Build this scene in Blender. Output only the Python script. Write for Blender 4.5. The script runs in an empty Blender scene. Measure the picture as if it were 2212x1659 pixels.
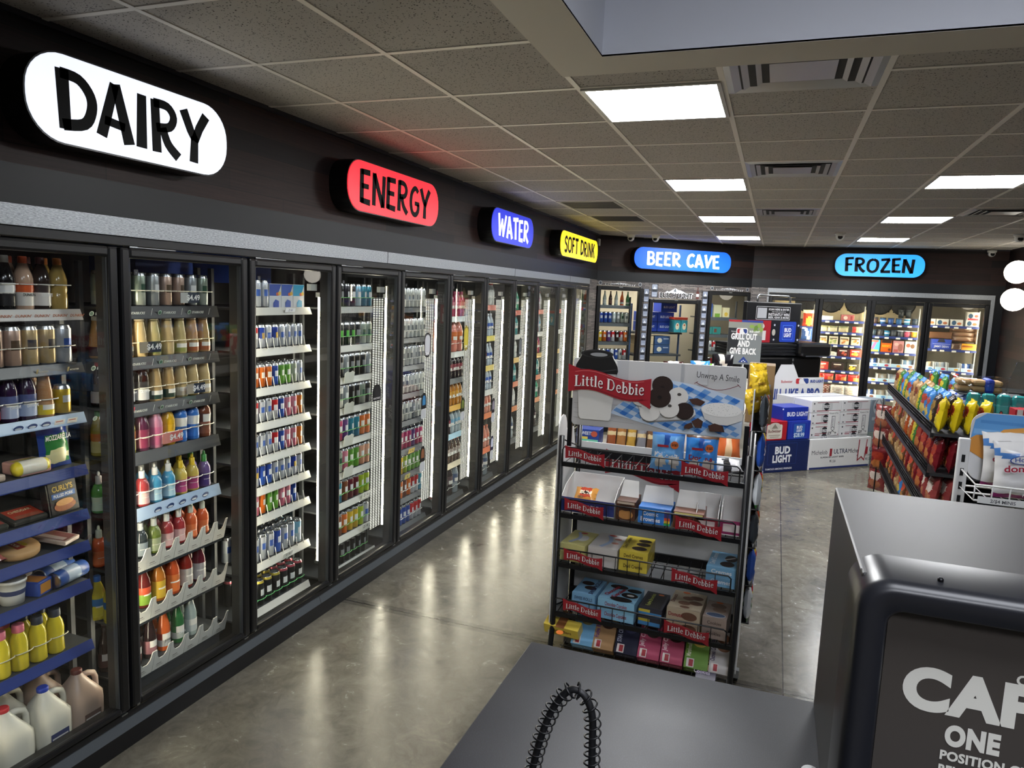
import bpy, bmesh, math, random
from mathutils import Matrix, Vector
random.seed(7)
S = bpy.context.scene
COL = S.collection
PI = math.pi
# ---------------- camera ----------------
cam = bpy.data.cameras.new('camera'); camo = bpy.data.objects.new('camera', cam); COL.objects.link(camo)
cam.sensor_fit = 'HORIZONTAL'; cam.sensor_width = 36.0; cam.lens = 36.0 * 1548.3 / 2212.0
cam.clip_start = .05; cam.clip_end = 100
_yaw, _pit, _rol = -0.348088737, -0.127215898, 0.0409276688
_cy, _sy, _cp, _sp = math.cos(_yaw), math.sin(_yaw), math.cos(_pit), math.sin(_pit)
_f = Vector((_sy * _cp, _cy * _cp, _sp)); _r = Vector((_cy, -_sy, 0)); _u = _r.cross(_f)
_cr, _sr = math.cos(_rol), math.sin(_rol)
_r2 = _cr * _r + _sr * _u; _u2 = -_sr * _r + _cr * _u
camo.matrix_world = Matrix(((_r2.x, _u2.x, -_f.x, 0), (_r2.y, _u2.y, -_f.y, 0), (_r2.z, _u2.z, -_f.z, 2.10), (0, 0, 0, 1)))
S.camera = camo
# ---------------- world, exposure ----------------
W = bpy.data.worlds.new('world'); S.world = W; W.use_nodes = True
W.node_tree.nodes['Background'].inputs[0].default_value = (.8, .9, 1, 1)
W.node_tree.nodes['Background'].inputs[1].default_value = .05
S.view_settings.view_transform = 'Standard'; S.view_settings.look = 'None'
S.view_settings.gamma = 1.0; S.view_settings.use_curve_mapping = False
S.view_settings.exposure = 0.0
PANEL_L, LED_L, SIGN_L, RECESS_L = 52.0, 52.0, 1.0, 11.0
try:
    S.cycles.max_bounces = 8; S.cycles.diffuse_bounces = 3; S.cycles.glossy_bounces = 3
    S.cycles.transparent_max_bounces = 16; S.cycles.transmission_bounces = 4
    S.cycles.caustics_reflective = False; S.cycles.caustics_refractive = False
    S.cycles.sample_clamp_indirect = 4.0
except Exception: pass

# ---------------- materials ----------------
def lin(h):
    h = h.lstrip('#'); o = []
    for i in (0, 2, 4):
        c = int(h[i:i + 2], 16) / 255
        o.append(c / 12.92 if c <= .04045 else ((c + .055) / 1.055) ** 2.4)
    return tuple(o) + (1.0,)
_MC = {}
def C(h, rough=.45, metal=0.0, spec=.5, em=0.0):
    k = (h, rough, metal, spec, em)
    if k in _MC: return _MC[k]
    m = bpy.data.materials.new('paint_' + h.lstrip('#')); m.use_nodes = True
    b = m.node_tree.nodes['Principled BSDF']
    b.inputs['Base Color'].default_value = lin(h); b.inputs['Roughness'].default_value = rough
    b.inputs['Metallic'].default_value = metal; b.inputs['Specular IOR Level'].default_value = spec
    if em:
        b.inputs['Emission Color'].default_value = lin(h); b.inputs['Emission Strength'].default_value = em
    _MC[k] = m
    return m
class NT:
    def __init__(s, name):
        s.m = bpy.data.materials.new(name); s.m.use_nodes = True; s.t = s.m.node_tree
        s.b = s.t.nodes['Principled BSDF']; s.out = s.t.nodes['Material Output']
    def n(s, ty, **kw):
        x = s.t.nodes.new('ShaderNode' + ty)
        for k, v in kw.items():
            if k == 'ins':
                for a, w in v.items(): x.inputs[a].default_value = w
            else: setattr(x, k, v)
        return x
    def l(s, a, b): s.t.links.new(a, b)
    def math(s, op, a, b=None):
        x = s.n('Math', operation=op)
        for i, q in enumerate((a, b)):
            if q is None: continue
            if isinstance(q, (int, float)): x.inputs[i].default_value = q
            else: s.l(q, x.inputs[i])
        return x.outputs[0]
    def ramp(s, fac, stops):
        r = s.n('ValToRGB'); e = r.color_ramp.elements
        while len(e) < len(stops): e.new(.5)
        for i, (p, c) in enumerate(stops): e[i].position = p; e[i].color = c
        s.l(fac, r.inputs[0]); return r.outputs[0]
    def pos(s):
        g = s.n('NewGeometry'); x = s.n('SeparateXYZ'); s.l(g.outputs['Position'], x.inputs[0]); return g.outputs['Position'], x.outputs
    def comb(s, x, y, z=0.0):
        c = s.n('CombineXYZ')
        for i, q in enumerate((x, y, z)):
            if isinstance(q, (int, float)): c.inputs[i].default_value = q
            else: s.l(q, c.inputs[i])
        return c.outputs[0]
    def mix(s, f, a, b):
        x = s.n('MixRGB')
        for i, q in enumerate((f, a, b)):
            if isinstance(q, (int, float)): x.inputs[i].default_value = q
            elif isinstance(q, tuple): x.inputs[i].default_value = q
            else: s.l(q, x.inputs[i])
        return x.outputs[0]
def wood_mat(name, cx, cy):
    """dark laminate planks; cx,cy: horizontal axis along the wall"""
    t = NT(name); P, o = t.pos()
    h = t.math('ADD', t.math('MULTIPLY', o[0], cx), t.math('MULTIPLY', o[1], cy))
    v = t.comb(h, o[2])
    br = t.n('TexBrick', offset=.37, squash=1.0, ins={'Scale': 1.0, 'Mortar Size': .0015, 'Brick Width': 1.1, 'Row Height': .098, 'Bias': 0.0, 'Color1': lin('#131013'), 'Color2': lin('#33221f'), 'Mortar': lin('#0a0709')})
    t.l(v, br.inputs['Vector'])
    nz = t.n('TexNoise', ins={'Scale': 1.0, 'Detail': 6.0, 'Roughness': .65})
    v2 = t.comb(t.math('MULTIPLY', h, 3.0), t.math('MULTIPLY', o[2], 90.0)); t.l(v2, nz.inputs['Vector'])
    g = t.ramp(nz.outputs[0], [(.3, (.55, .55, .55, 1)), (.7, (1.35, 1.25, 1.2, 1))])
    mm = t.n('MixRGB', blend_type='MULTIPLY', ins={0: 1.0}); t.l(br.outputs[0], mm.inputs[1]); t.l(g, mm.inputs[2])
    t.l(mm.outputs[0], t.b.inputs['Base Color']); t.b.inputs['Roughness'].default_value = .5; t.b.inputs['Specular IOR Level'].default_value = .25
    return t.m
def floor_mat():
    t = NT('polished_concrete'); P, o = t.pos()
    n1 = t.n('TexNoise', ins={'Scale': 1.3, 'Detail': 9.0, 'Roughness': .62, 'Distortion': .6}); t.l(P, n1.inputs['Vector'])
    n2 = t.n('TexNoise', ins={'Scale': 9.0, 'Detail': 8.0, 'Roughness': .7, 'Distortion': 1.2}); t.l(P, n2.inputs['Vector'])
    c1 = t.ramp(n1.outputs[0], [(.3, lin('#57534a')), (.52, lin('#6e6a5f')), (.72, lin('#878174'))])
    c2 = t.ramp(n2.outputs[0], [(.33, (.62, .62, .62, 1)), (.62, (1.08, 1.08, 1.06, 1))])
    mm = t.n('MixRGB', blend_type='MULTIPLY', ins={0: .8}); t.l(c1, mm.inputs[1]); t.l(c2, mm.inputs[2])
    jx = t.math('LESS_THAN', t.math('ABSOLUTE', t.math('SUBTRACT', o[0], .2)), .0035)
    wob = t.math('MULTIPLY', t.math('SUBTRACT', n2.outputs[0], .5), .03)
    dy = t.math('ABSOLUTE', t.math('SUBTRACT', t.math('ADD', o[1], wob), 3.965))
    jy = t.math('LESS_THAN', dy, .006)
    jy2 = t.math('MULTIPLY', t.math('LESS_THAN', dy, .045), .45)
    jy3 = t.math('LESS_THAN', t.math('ABSOLUTE', t.math('SUBTRACT', o[1], 7.3)), .003)
    j = t.math('MAXIMUM', t.math('MAXIMUM', jx, jy), t.math('MAXIMUM', jy2, jy3))
    cc = t.mix(j, mm.outputs[0], lin('#2b2823'))
    t.l(cc, t.b.inputs['Base Color'])
    rr = t.ramp(n2.outputs[0], [(.3, (.13,) * 3 + (1,)), (.7, (.3,) * 3 + (1,))]); t.l(rr, t.b.inputs['Roughness'])
    bp = t.n('Bump', ins={'Strength': .06, 'Distance': .02}); t.l(n2.outputs[0], bp.inputs['Height']); t.l(bp.outputs[0], t.b.inputs['Normal'])
    return t.m
def tile_mat():
    t = NT('ceiling_tile'); P, o = t.pos()
    v = t.n('TexVoronoi', ins={'Scale': 95.0}); 
    nz = t.n('TexNoise', ins={'Scale': 40.0, 'Detail': 3.0}); t.l(P, nz.inputs['Vector'])
    vv = t.n('VectorMath', operation='ADD'); t.l(P, vv.inputs[0])
    sc = t.n('VectorMath', operation='SCALE', ins={'Scale': .02}); t.l(nz.outputs['Color'], sc.inputs[0]); t.l(sc.outputs[0], vv.inputs[1]); t.l(vv.outputs[0], v.inputs['Vector'])
    n2 = t.n('TexNoise', ins={'Scale': 60.0, 'Detail': 2.0}); t.l(P, n2.inputs['Vector'])
    f = t.math('MULTIPLY', t.math('LESS_THAN', v.outputs['Distance'], .26), t.math('GREATER_THAN', n2.outputs[0], .46))
    c = t.mix(f, lin('#b6b2ad'), lin('#454240')); t.l(c, t.b.inputs['Base Color']); t.b.inputs['Roughness'].default_value = .95
    t.b.inputs['Specular IOR Level'].default_value = .1
    return t.m
def silver_mat():
    t = NT('brushed_aluminium_band'); P, o = t.pos()
    n = t.n('TexNoise', ins={'Scale': 1.0, 'Detail': 5.0, 'Roughness': .7})
    hh = t.math('ADD', o[0], o[1]); t.l(t.comb(t.math('MULTIPLY', hh, 70.0), t.math('MULTIPLY', o[2], 300.0)), n.inputs['Vector'])
    c = t.ramp(n.outputs[0], [(.3, lin('#6d7276')), (.7, lin('#c8cdd2'))]); t.l(c, t.b.inputs['Base Color'])
    t.b.inputs['Roughness'].default_value = .42; t.b.inputs['Metallic'].default_value = .55
    return t.m
def counter_mat():
    t = NT('speckled_blue_black_laminate'); P, o = t.pos()
    n = t.n('TexNoise', ins={'Scale': 420.0, 'Detail': 2.0}); t.l(P, n.inputs['Vector'])
    n2 = t.n('TexNoise', ins={'Scale': 4.0, 'Detail': 4.0}); t.l(P, n2.inputs['Vector'])
    c = t.ramp(n.outputs[0], [(.4, lin('#12151c')), (.62, lin('#1b202a')), (.78, lin('#3f4752'))])
    t.l(c, t.b.inputs['Base Color'])
    r = t.ramp(n2.outputs[0], [(.3, (.36,) * 3 + (1,)), (.7, (.46,) * 3 + (1,))]); t.l(r, t.b.inputs['Roughness']); t.b.inputs['Specular IOR Level'].default_value = .4
    return t.m
def wallpaper_mat():
    t = NT('grey_stone_print'); P, o = t.pos()
    h = t.math('ADD', t.math('MULTIPLY', o[0], .765), t.math('MULTIPLY', o[1], .644))
    n = t.n('TexNoise', ins={'Scale': 14.0, 'Detail': 5.0, 'Roughness': .7}); t.l(P, n.inputs['Vector'])
    w = t.math('ADD', o[2], t.math('MULTIPLY', n.outputs[0], .03))
    br = t.n('TexBrick', ins={'Scale': 1.0, 'Brick Width': .16, 'Row Height': .022, 'Mortar Size': .003, 'Color1': lin('#8d8580'), 'Color2': lin('#4e4a4a'), 'Mortar': lin('#2e2b2c')})
    t.l(t.comb(h, w), br.inputs['Vector']); t.l(br.outputs[0], t.b.inputs['Base Color']); t.b.inputs['Roughness'].default_value = .5
    return t.m
def glass_mat(name='door_glass', tint=(.93, .96, .95, 1), ior=1.5, dirt=.0):
    t = NT(name); t.t.nodes.remove(t.b)
    tr = t.n('BsdfTransparent', ins={'Color': tint}); gl = t.n('BsdfGlossy', ins={'Roughness': .015, 'Color': (1, 1, 1, 1)})
    lw = t.n('LayerWeight', ins={'Blend': .5}); mx = t.n('MixShader'); fc = t.math('ADD', ((ior - 1) / (ior + 1)) ** 2 * 1.6, t.math('MULTIPLY', t.math('POWER', lw.outputs['Facing'], 5.0), .85))
    t.l(fc, mx.inputs[0]); t.l(tr.outputs[0], mx.inputs[1]); t.l(gl.outputs[0], mx.inputs[2]); t.l(mx.outputs[0], t.out.inputs[0])
    return t.m
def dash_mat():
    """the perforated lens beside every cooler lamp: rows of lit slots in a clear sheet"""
    t = NT('led_reflection_dashes'); t.t.nodes.remove(t.b); P, o = t.pos()
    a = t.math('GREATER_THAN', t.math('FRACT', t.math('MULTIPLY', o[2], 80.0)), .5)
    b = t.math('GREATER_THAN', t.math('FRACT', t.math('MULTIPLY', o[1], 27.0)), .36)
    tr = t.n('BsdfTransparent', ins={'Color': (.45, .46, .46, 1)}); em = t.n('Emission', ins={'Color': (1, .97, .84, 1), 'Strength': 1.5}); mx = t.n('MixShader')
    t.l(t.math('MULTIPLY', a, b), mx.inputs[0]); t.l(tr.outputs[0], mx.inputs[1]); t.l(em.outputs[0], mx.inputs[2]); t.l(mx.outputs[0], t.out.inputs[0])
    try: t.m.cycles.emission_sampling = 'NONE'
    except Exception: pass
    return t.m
def gingham_mat(): pass
BLK = C('#0c0d10', .35); BLKM = C('#141518', .5); DK = C('#1b1d21', .6); WHT = C('#e9e9e6', .4); STEEL = C('#a9adb0', .3, 1.0)
PANEL = C('#fdfeff', .5, 0, .5, PANEL_L); LED = C('#fff3d6', .5, 0, .5, LED_L)
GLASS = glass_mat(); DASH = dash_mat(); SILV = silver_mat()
CLEAR = glass_mat('clear_plastic', (.88, .92, .94, 1), 1.4)

# ---------------- mesh building ----------------
def place(o, u, v, n=None):
    """4x4 from origin and in-plane axes u,v; third axis u x v points out of the sheet"""
    o, u, v = Vector(o), Vector(u).normalized(), Vector(v).normalized(); n = u.cross(v)
    return Matrix(((u.x, v.x, n.x, o.x), (u.y, v.y, n.y, o.y), (u.z, v.z, n.z, o.z), (0, 0, 0, 1)))
class MB:
    def __init__(s): s.v = []; s.f = []; s.fm = []; s.fs = []; s.mats = []
    def slot(s, m):
        if m not in s.mats: s.mats.append(m)
        return s.mats.index(m)
    def add(s, vs, fs, mat, T=None, sm=False):
        b = len(s.v)
        s.v += [tuple(T @ Vector(v)) for v in vs] if T is not None else [tuple(v) for v in vs]
        k = s.slot(mat)
        for f in fs: s.f.append(tuple(b + i for i in f)); s.fm.append(k); s.fs.append(sm)
        return s
    def box(s, a, b, mat, T=None):
        (x0, y0, z0), (x1, y1, z1) = a, b
        vs = [(x0, y0, z0), (x1, y0, z0), (x1, y1, z0), (x0, y1, z0), (x0, y0, z1), (x1, y0, z1), (x1, y1, z1), (x0, y1, z1)]
        return s.add(vs, [(3, 2, 1, 0), (4, 5, 6, 7), (0, 1, 5, 4), (1, 2, 6, 5), (2, 3, 7, 6), (3, 0, 4, 7)], mat, T)
    def bbox(s, a, b, mat, c=.004, T=None):
        """box with all edges chamfered"""
        bm = bmesh.new(); bmesh.ops.create_cube(bm, size=1)
        for v in bm.verts: v.co = Vector([(a[i] + b[i]) / 2 + v.co[i] * (b[i] - a[i]) for i in range(3)])
        bmesh.ops.bevel(bm, geom=bm.edges[:], offset=c, segments=2, profile=.5, affect='EDGES')
        bm.verts.index_update(); vs = [v.co[:] for v in bm.verts]; fs = [[v.index for v in f.verts] for f in bm.faces]; bm.free()
        return s.add(vs, fs, mat, T)
    def lathe(s, prof, mats, n=14, T=None, sm=True, caps=True, accent=None):
        vs = []; k = len(prof)
        for r, z in prof:
            for i in range(n): a = 2 * PI * i / n; vs.append((r * math.cos(a), r * math.sin(a), z))
        for j in range(k - 1):
            m = mats[min(j, len(mats) - 1)] if isinstance(mats, (list, tuple)) else mats
            fs = []; fa = []
            for i in range(n):
                q = (j * n + i, j * n + (i + 1) % n, (j + 1) * n + (i + 1) % n, (j + 1) * n + i)
                if accent and j in accent[1] and (i in (0, n - 1) or (len(accent) > 2 and i in (1, n - 2))): fa.append(q)
                else: fs.append(q)
            b0 = len(s.v)
            s._raw(fs, m, sm, 0); 
            if fa: s._raw(fa, accent[0], sm, 0)
        if caps:
            m0 = mats[0] if isinstance(mats, (list, tuple)) else mats; m1 = mats[-1] if isinstance(mats, (list, tuple)) else mats
            if prof[0][0] > 1e-5: s._raw([tuple(range(n - 1, -1, -1))], m0, False, 0)
            if prof[-1][0] > 1e-5: s._raw([tuple((k - 1) * n + i for i in range(n))], m1, False, 0)
        return s._flush(vs, T)
    def _raw(s, fs, m, sm, off): s._p = getattr(s, '_p', []); s._p.append((fs, m, sm))
    def _flush(s, vs, T):
        b = len(s.v); s.v += [tuple(T @ Vector(v)) for v in vs] if T is not None else vs
        for fs, m, sm in s._p:
            k = s.slot(m)
            for f in fs: s.f.append(tuple(b + i for i in f)); s.fm.append(k); s.fs.append(sm)
        s._p = []; return s
    def tube(s, pts, r, mat, n=6, closed=False, sm=True):
        pts = [Vector(p) for p in pts]; k = len(pts); vs = []; up = None
        for i, p in enumerate(pts):
            if closed: d = pts[(i + 1) % k] - pts[i - 1]
            else: d = pts[min(i + 1, k - 1)] - pts[max(i - 1, 0)]
            d = d.normalized() if d.length > 1e-9 else Vector((0, 0, 1))
            if up is None: up = Vector((0, 0, 1)) if abs(d.z) < .9 else Vector((1, 0, 0))
            a = d.cross(up)
            if a.length < 1e-4: a = d.cross(Vector((1, .3, 0)))
            a.normalize(); b2 = a.cross(d).normalized(); up = b2
            rr = r[i] if isinstance(r, (list, tuple)) else r
            for j in range(n): t = 2 * PI * j / n; vs.append(tuple(p + a * rr * math.cos(t) + b2 * rr * math.sin(t)))
        fs = []
        for i in range(k if closed else k - 1):
            for j in range(n):
                i2 = (i + 1) % k; fs.append((i * n + j, i2 * n + j, i2 * n + (j + 1) % n, i * n + (j + 1) % n))
        if not closed: fs += [tuple(range(n)), tuple((k - 1) * n + j for j in range(n - 1, -1, -1))]
        return s.add(vs, fs, mat, None, sm)
    def prism(s, poly, d, mat, T=None, side=None, z0=0.0):
        """closed outline (ccw) in the local xy plane, from z0 to z0+d"""
        n = len(poly); vs = [(x, y, z0) for x, y in poly] + [(x, y, z0 + d) for x, y in poly]
        s.add(vs, [tuple(range(n, 2 * n))], mat, T)
        s.add(vs, [tuple(range(n - 1, -1, -1))] + [(i, (i + 1) % n, n + (i + 1) % n, n + i) for i in range(n)], side or mat, T)
        return s
    def quad(s, pts, mat, T=None): return s.add(pts, [tuple(range(len(pts)))], mat, T)
    def mesh(s, name):
        me = bpy.data.meshes.new(name); me.from_pydata(s.v, [], s.f)
        for m in s.mats: me.materials.append(m)
        me.polygons.foreach_set('material_index', s.fm); me.polygons.foreach_set('use_smooth', s.fs); me.update()
        return me
    def build(s, name, parent=None, loc=None):
        o = bpy.data.objects.new(name, s.mesh(name)); COL.objects.link(o)
        if parent: o.parent = parent
        if loc: o.location = loc
        return o
def tag(o, label, cat, group=None):
    o['label'] = label; o['category'] = cat
    if group: o['group'] = group
    return o
def thing(name, label, cat, loc=(0, 0, 0), rz=0.0, group=None):
    o = bpy.data.objects.new(name, None); COL.objects.link(o); o.location = loc; o.rotation_euler = (0, 0, rz); o.empty_display_size = .05
    return tag(o, label, cat, group)
def struct(o): o['kind'] = 'structure'; return o
def lab(o, s): o['label'] = s; return o

# ---------------- lettering and flat print ----------------
_FM = {}
def fmesh(txt, bold=0.0):
    k = (txt, bold)
    if k not in _FM:
        cu = bpy.data.curves.new('lettering', 'FONT'); cu.body = txt; cu.offset = bold; cu.resolution_u = 7 if bold > .052 else 3; cu.space_character = 1 + (bold - .02) * 2.4 if bold > .02 else 1
        ob = bpy.data.objects.new('lettering', cu); me = bpy.data.meshes.new_from_object(ob)
        vs = [(v.co.x, v.co.y) for v in me.vertices]; fs = [tuple(p.vertices) for p in me.polygons]
        bpy.data.objects.remove(ob); bpy.data.curves.remove(cu); bpy.data.meshes.remove(me)
        _FM[k] = (vs, fs)
    return _FM[k]
def spl(p, n=5):
    """Catmull-Rom through the points"""
    o = []; q = [p[0]] + list(p) + [p[-1]]
    for i in range(1, len(q) - 2):
        for j in range(n):
            t = j / n; a, b, c, d = q[i - 1], q[i], q[i + 1], q[i + 2]
            o.append(tuple(.5 * (2 * b[k] + (c[k] - a[k]) * t + (2 * a[k] - 5 * b[k] + 4 * c[k] - d[k]) * t * t + (3 * b[k] - a[k] - 3 * c[k] + d[k]) * t ** 3) for k in range(2)))
    o.append(p[-1]); return o
def stroke(p, w0, w1=None):
    w1 = w0 if w1 is None else w1; k = len(p); L = []; R = []
    for i in range(k):
        a = p[max(i - 1, 0)]; b = p[min(i + 1, k - 1)]; dx, dy = b[0] - a[0], b[1] - a[1]; l = math.hypot(dx, dy) or 1
        w = (w0 + (w1 - w0) * i / (k - 1)) / 2; nx, ny = -dy / l * w, dx / l * w
        L.append((p[i][0] + nx, p[i][1] + ny)); R.append((p[i][0] - nx, p[i][1] - ny))
    return [(R[i], R[i + 1], L[i + 1], L[i]) for i in range(k - 1)]
# hand-cut capitals: strokes as (points, start width, end width, smooth)
SG = {
 'D': (.66, [([(.1, 0), (.07, 1)], .17, .19, 0), ([(.04, .93), (.36, .9), (.56, .68), (.58, .42), (.44, .16), (.06, .07)], .15, .16, 1)]),
 'A': (.66, [([(.05, 0), (.27, .99)], .17, .15, 0), ([(.29, 1), (.6, -.02)], .15, .19, 0), ([(.1, .3), (.5, .27)], .13, .13, 0)]),
 'I': (.26, [([(.12, 0), (.1, 1)], .19, .16, 0)]),
 'R': (.64, [([(.1, 0), (.08, 1)], .17, .16, 0), ([(.05, .94), (.36, .93), (.5, .75), (.4, .54), (.1, .48)], .14, .14, 1), ([(.24, .5), (.36, .2), (.6, -.02)], .14, .17, 1)]),
 'Y': (.6, [([(.03, 1), (.2, .62), (.3, .46)], .17, .15, 0), ([(.6, 1), (.42, .7), (.3, .42)], .17, .15, 0), ([(.3, .5), (.27, -.02)], .15, .18, 0)]),
 'E': (.56, [([(.1, 0), (.08, 1)], .17, .16, 0), ([(.05, .93), (.5, .95)], .14, .15, 0), ([(.08, .51), (.44, .52)], .13, .13, 0), ([(.05, .07), (.52, .05)], .14, .16, 0)]),
 'N': (.66, [([(.08, 0), (.07, 1)], .16, .16, 0), ([(.07, .98), (.55, .02)], .16, .17, 0), ([(.56, 0), (.58, 1)], .15, .16, 0)]),
 'G': (.62, [([(.54, .82), (.36, .95), (.15, .78), (.08, .45), (.16, .14), (.36, .05), (.53, .2), (.54, .42)], .14, .15, 1), ([(.32, .44), (.62, .42)], .12, .13, 0)]),
 'W': (.86, [([(.04, 1), (.22, .02)], .16, .15, 0), ([(.2, .02), (.42, .8)], .13, .12, 0), ([(.42, .8), (.58, .02)], .12, .13, 0), ([(.57, .02), (.82, 1)], .15, .16, 0)]),
 'T': (.62, [([(.31, 0), (.3, .98)], .18, .16, 0), ([(0, .92), (.62, .95)], .15, .16, 0)]),
 'S': (.54, [([(.5, .8), (.34, .95), (.12, .83), (.14, .6), (.4, .46), (.48, .24), (.32, .05), (.04, .14)], .15, .16, 1)]),
 'O': (.72, [([(.36, .95), (.14, .82), (.07, .5), (.14, .18), (.36, .05), (.58, .18), (.65, .5), (.58, .82), (.36, .95)], .15, .15, 1)]),
 'F': (.52, [([(.1, 0), (.08, 1)], .17, .16, 0), ([(.05, .93), (.5, .96)], .14, .15, 0), ([(.08, .5), (.42, .51)], .13, .13, 0)]),
 'K': (.62, [([(.1, 0), (.08, 1)], .17, .16, 0), ([(.12, .42), (.54, 1)], .14, .16, 0), ([(.24, .6), (.58, -.02)], .15, .17, 0)]),
 'B': (.6, [([(.1, 0), (.08, 1)], .17, .16, 0), ([(.05, .94), (.34, .94), (.46, .76), (.36, .55), (.1, .52)], .13, .13, 1), ([(.1, .54), (.4, .5), (.52, .28), (.38, .08), (.05, .06)], .14, .14, 1)]),
 'C': (.58, [([(.54, .84), (.36, .95), (.15, .8), (.08, .48), (.15, .16), (.36, .05), (.56, .2)], .15, .16, 1)]),
 'V': (.62, [([(.04, 1), (.3, .02)], .17, .15, 0), ([(.28, .02), (.58, 1)], .14, .16, 0)]),
 'Z': (.62, [([(.06, .92), (.58, .95)], .15, .15, 0), ([(.54, .94), (.08, .08)], .15, .16, 0), ([(.03, .07), (.6, .06)], .15, .17, 0)]),
 ' ': (.34, []),
}
# book serif for the snack banner: only the letters it needs
LG = {
 'L': (.66, [([(.2, 0), (.2, 1)], .17, .17, 0), ([(.04, .975), (.37, .975)], .05, .05, 0), ([(.04, .03), (.62, .03)], .06, .06, 0), ([(.59, .03), (.63, .3)], .08, .04, 0)]),
 'i': (.32, [([(.16, 0), (.16, .64)], .15, .15, 0), ([(.02, .025), (.31, .025)], .05, .05, 0), ([(.03, .6), (.16, .63)], .05, .07, 0), ([(.08, .86), (.24, .86)], .17, .17, 0)]),
 't': (.38, [([(.17, .84), (.17, .2), (.22, .05), (.36, .06)], .15, .07, 1), ([(.02, .6), (.35, .6)], .065, .065, 0)]),
 'l': (.31, [([(.15, 0), (.15, 1)], .15, .15, 0), ([(.01, .025), (.3, .025)], .05, .05, 0), ([(.02, .965), (.16, .985)], .05, .06, 0)]),
 'e': (.5, [([(.1, .36), (.42, .36)], .06, .06, 0), ([(.43, .36), (.4, .56), (.27, .63), (.14, .54), (.09, .32), (.15, .1), (.3, .02), (.46, .12)], .1, .08, 1)]),
 'D': (.86, [([(.2, 0), (.2, 1)], .17, .17, 0), ([(.04, .975), (.4, .975)], .05, .05, 0), ([(.04, .025), (.4, .025)], .05, .05, 0), ([(.3, .965), (.58, .9), (.74, .5), (.58, .1), (.3, .035)], .08, .08, 1), ([(.66, .78), (.73, .5), (.66, .22)], .13, .13, 1)]),
 'b': (.56, [([(.15, 0), (.15, 1)], .15, .15, 0), ([(.01, .965), (.15, .985)], .05, .06, 0), ([(.18, .5), (.34, .62), (.47, .48), (.48, .25), (.36, .04), (.2, .06)], .09, .1, 1)]),
 ' ': (.24, []),
}
_SM = {}
def smesh(txt, font, jit=0.0):
    k = (txt, id(font), jit)
    if k in _SM: return _SM[k]
    rnd = random.Random(txt); x = 0; vs = []; fs = []
    for i, ch in enumerate(txt):
        w, st = font[ch]; a = jit * rnd.uniform(-1, 1); dy = jit * .5 * rnd.uniform(-1, 1)
        for p, w0, w1, smo in st:
            kw = 1.22 if font is SG else 1.0
            for q in stroke(spl(p, 4) if smo else p, w0 * kw, w1 * kw):
                b = len(vs)
                for (px, py) in q:
                    ax = px - w / 2; ay = py - .5
                    vs.append((x + w / 2 + ax * math.cos(a) - ay * math.sin(a), .5 + dy + ax * math.sin(a) + ay * math.cos(a)))
                fs.append((b, b + 1, b + 2, b + 3))
        x += w + (.07 if font is SG else .035)
    _SM[k] = (vs, fs); return _SM[k]
def ell(cx, cy, rx, ry=None, rot=0.0, n=20, a0=0.0, a1=2 * PI):
    ry = rx if ry is None else ry; o = []
    full = abs(a1 - a0 - 2 * PI) < 1e-6
    for i in range(n if full else n + 1):
        t = a0 + (a1 - a0) * i / n; x, y = rx * math.cos(t), ry * math.sin(t)
        o.append((cx + x * math.cos(rot) - y * math.sin(rot), cy + x * math.sin(rot) + y * math.cos(rot)))
    return o
def rr(x0, y0, x1, y1, r, n=5):
    o = []
    for cx, cy, a in ((x1 - r, y0 + r, -PI / 2), (x1 - r, y1 - r, 0), (x0 + r, y1 - r, PI / 2), (x0 + r, y0 + r, PI)):
        for i in range(n + 1): t = a + PI / 2 * i / n; o.append((cx + r * math.cos(t), cy + r * math.sin(t)))
    return o
class Art:
    """print on a sheet: every call lays one more thin coat of ink on the sheet T"""
    def __init__(s, mb, T, eps=.00045): s.mb, s.T, s.e, s.k = mb, T, eps, 0
    def z(s): s.k += 1; return s.k * s.e
    def mat(s, c): return C(c, .45) if isinstance(c, str) else c
    def poly(s, p, c, z=None):
        z = s.z() if z is None else z
        s.mb.add([(x, y, z) for x, y in p], [tuple(range(len(p)))], s.mat(c), s.T); return s
    def rect(s, x0, y0, x1, y1, c): return s.poly([(x0, y0), (x1, y0), (x1, y1), (x0, y1)], c)
    def ell(s, cx, cy, rx, ry, c, rot=0.0, n=20): return s.poly(ell(cx, cy, rx, ry, rot, n), c)
    def line(s, p, w, c, smooth=False):
        z = s.z()
        for q in stroke(spl(p) if smooth else p, w): s.poly(list(q), c, z)
        return s
    def _put(s, vs, fs, x, y, h, w, c, al, capv, rot, arc):
        xs = [v[0] for v in vs]; x0, x1 = min(xs), max(xs); k = h / capv; kx = k if w is None else w / (x1 - x0)
        W_ = (x1 - x0) * kx; ox = {'l': 0, 'c': -W_ / 2, 'r': -W_}[al]; z = s.z(); cs, sn = math.cos(rot), math.sin(rot); o = []
        for a, b in vs:
            X, Y = (a - x0) * kx + ox, b * k
            if arc: Y += arc(X, W_)
            o.append((x + X * cs - Y * sn, y + X * sn + Y * cs, z))
        s.mb.add(o, fs, s.mat(c), s.T); return W_
    def text(s, t, x, y, h, c, w=None, al='c', bold=.02, rot=0.0, arc=None):
        vs, fs = fmesh(t, bold)
        if not vs: return s
        s._put(vs, fs, x, y, h, w, c, al, .69, rot, arc); return s
    def stext(s, t, font, x, y, h, c, w=None, al='c', jit=0.0, rot=0.0, arc=None):
        vs, fs = smesh(t, font, jit); s._put(vs, fs, x, y, h, w, c, al, 1.0, rot, arc); return s
ORD = ['', 'first', 'second', 'third', 'fourth', 'fifth', 'sixth', 'seventh', 'eighth', 'ninth', 'tenth', 'eleventh', 'twelfth']
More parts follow.
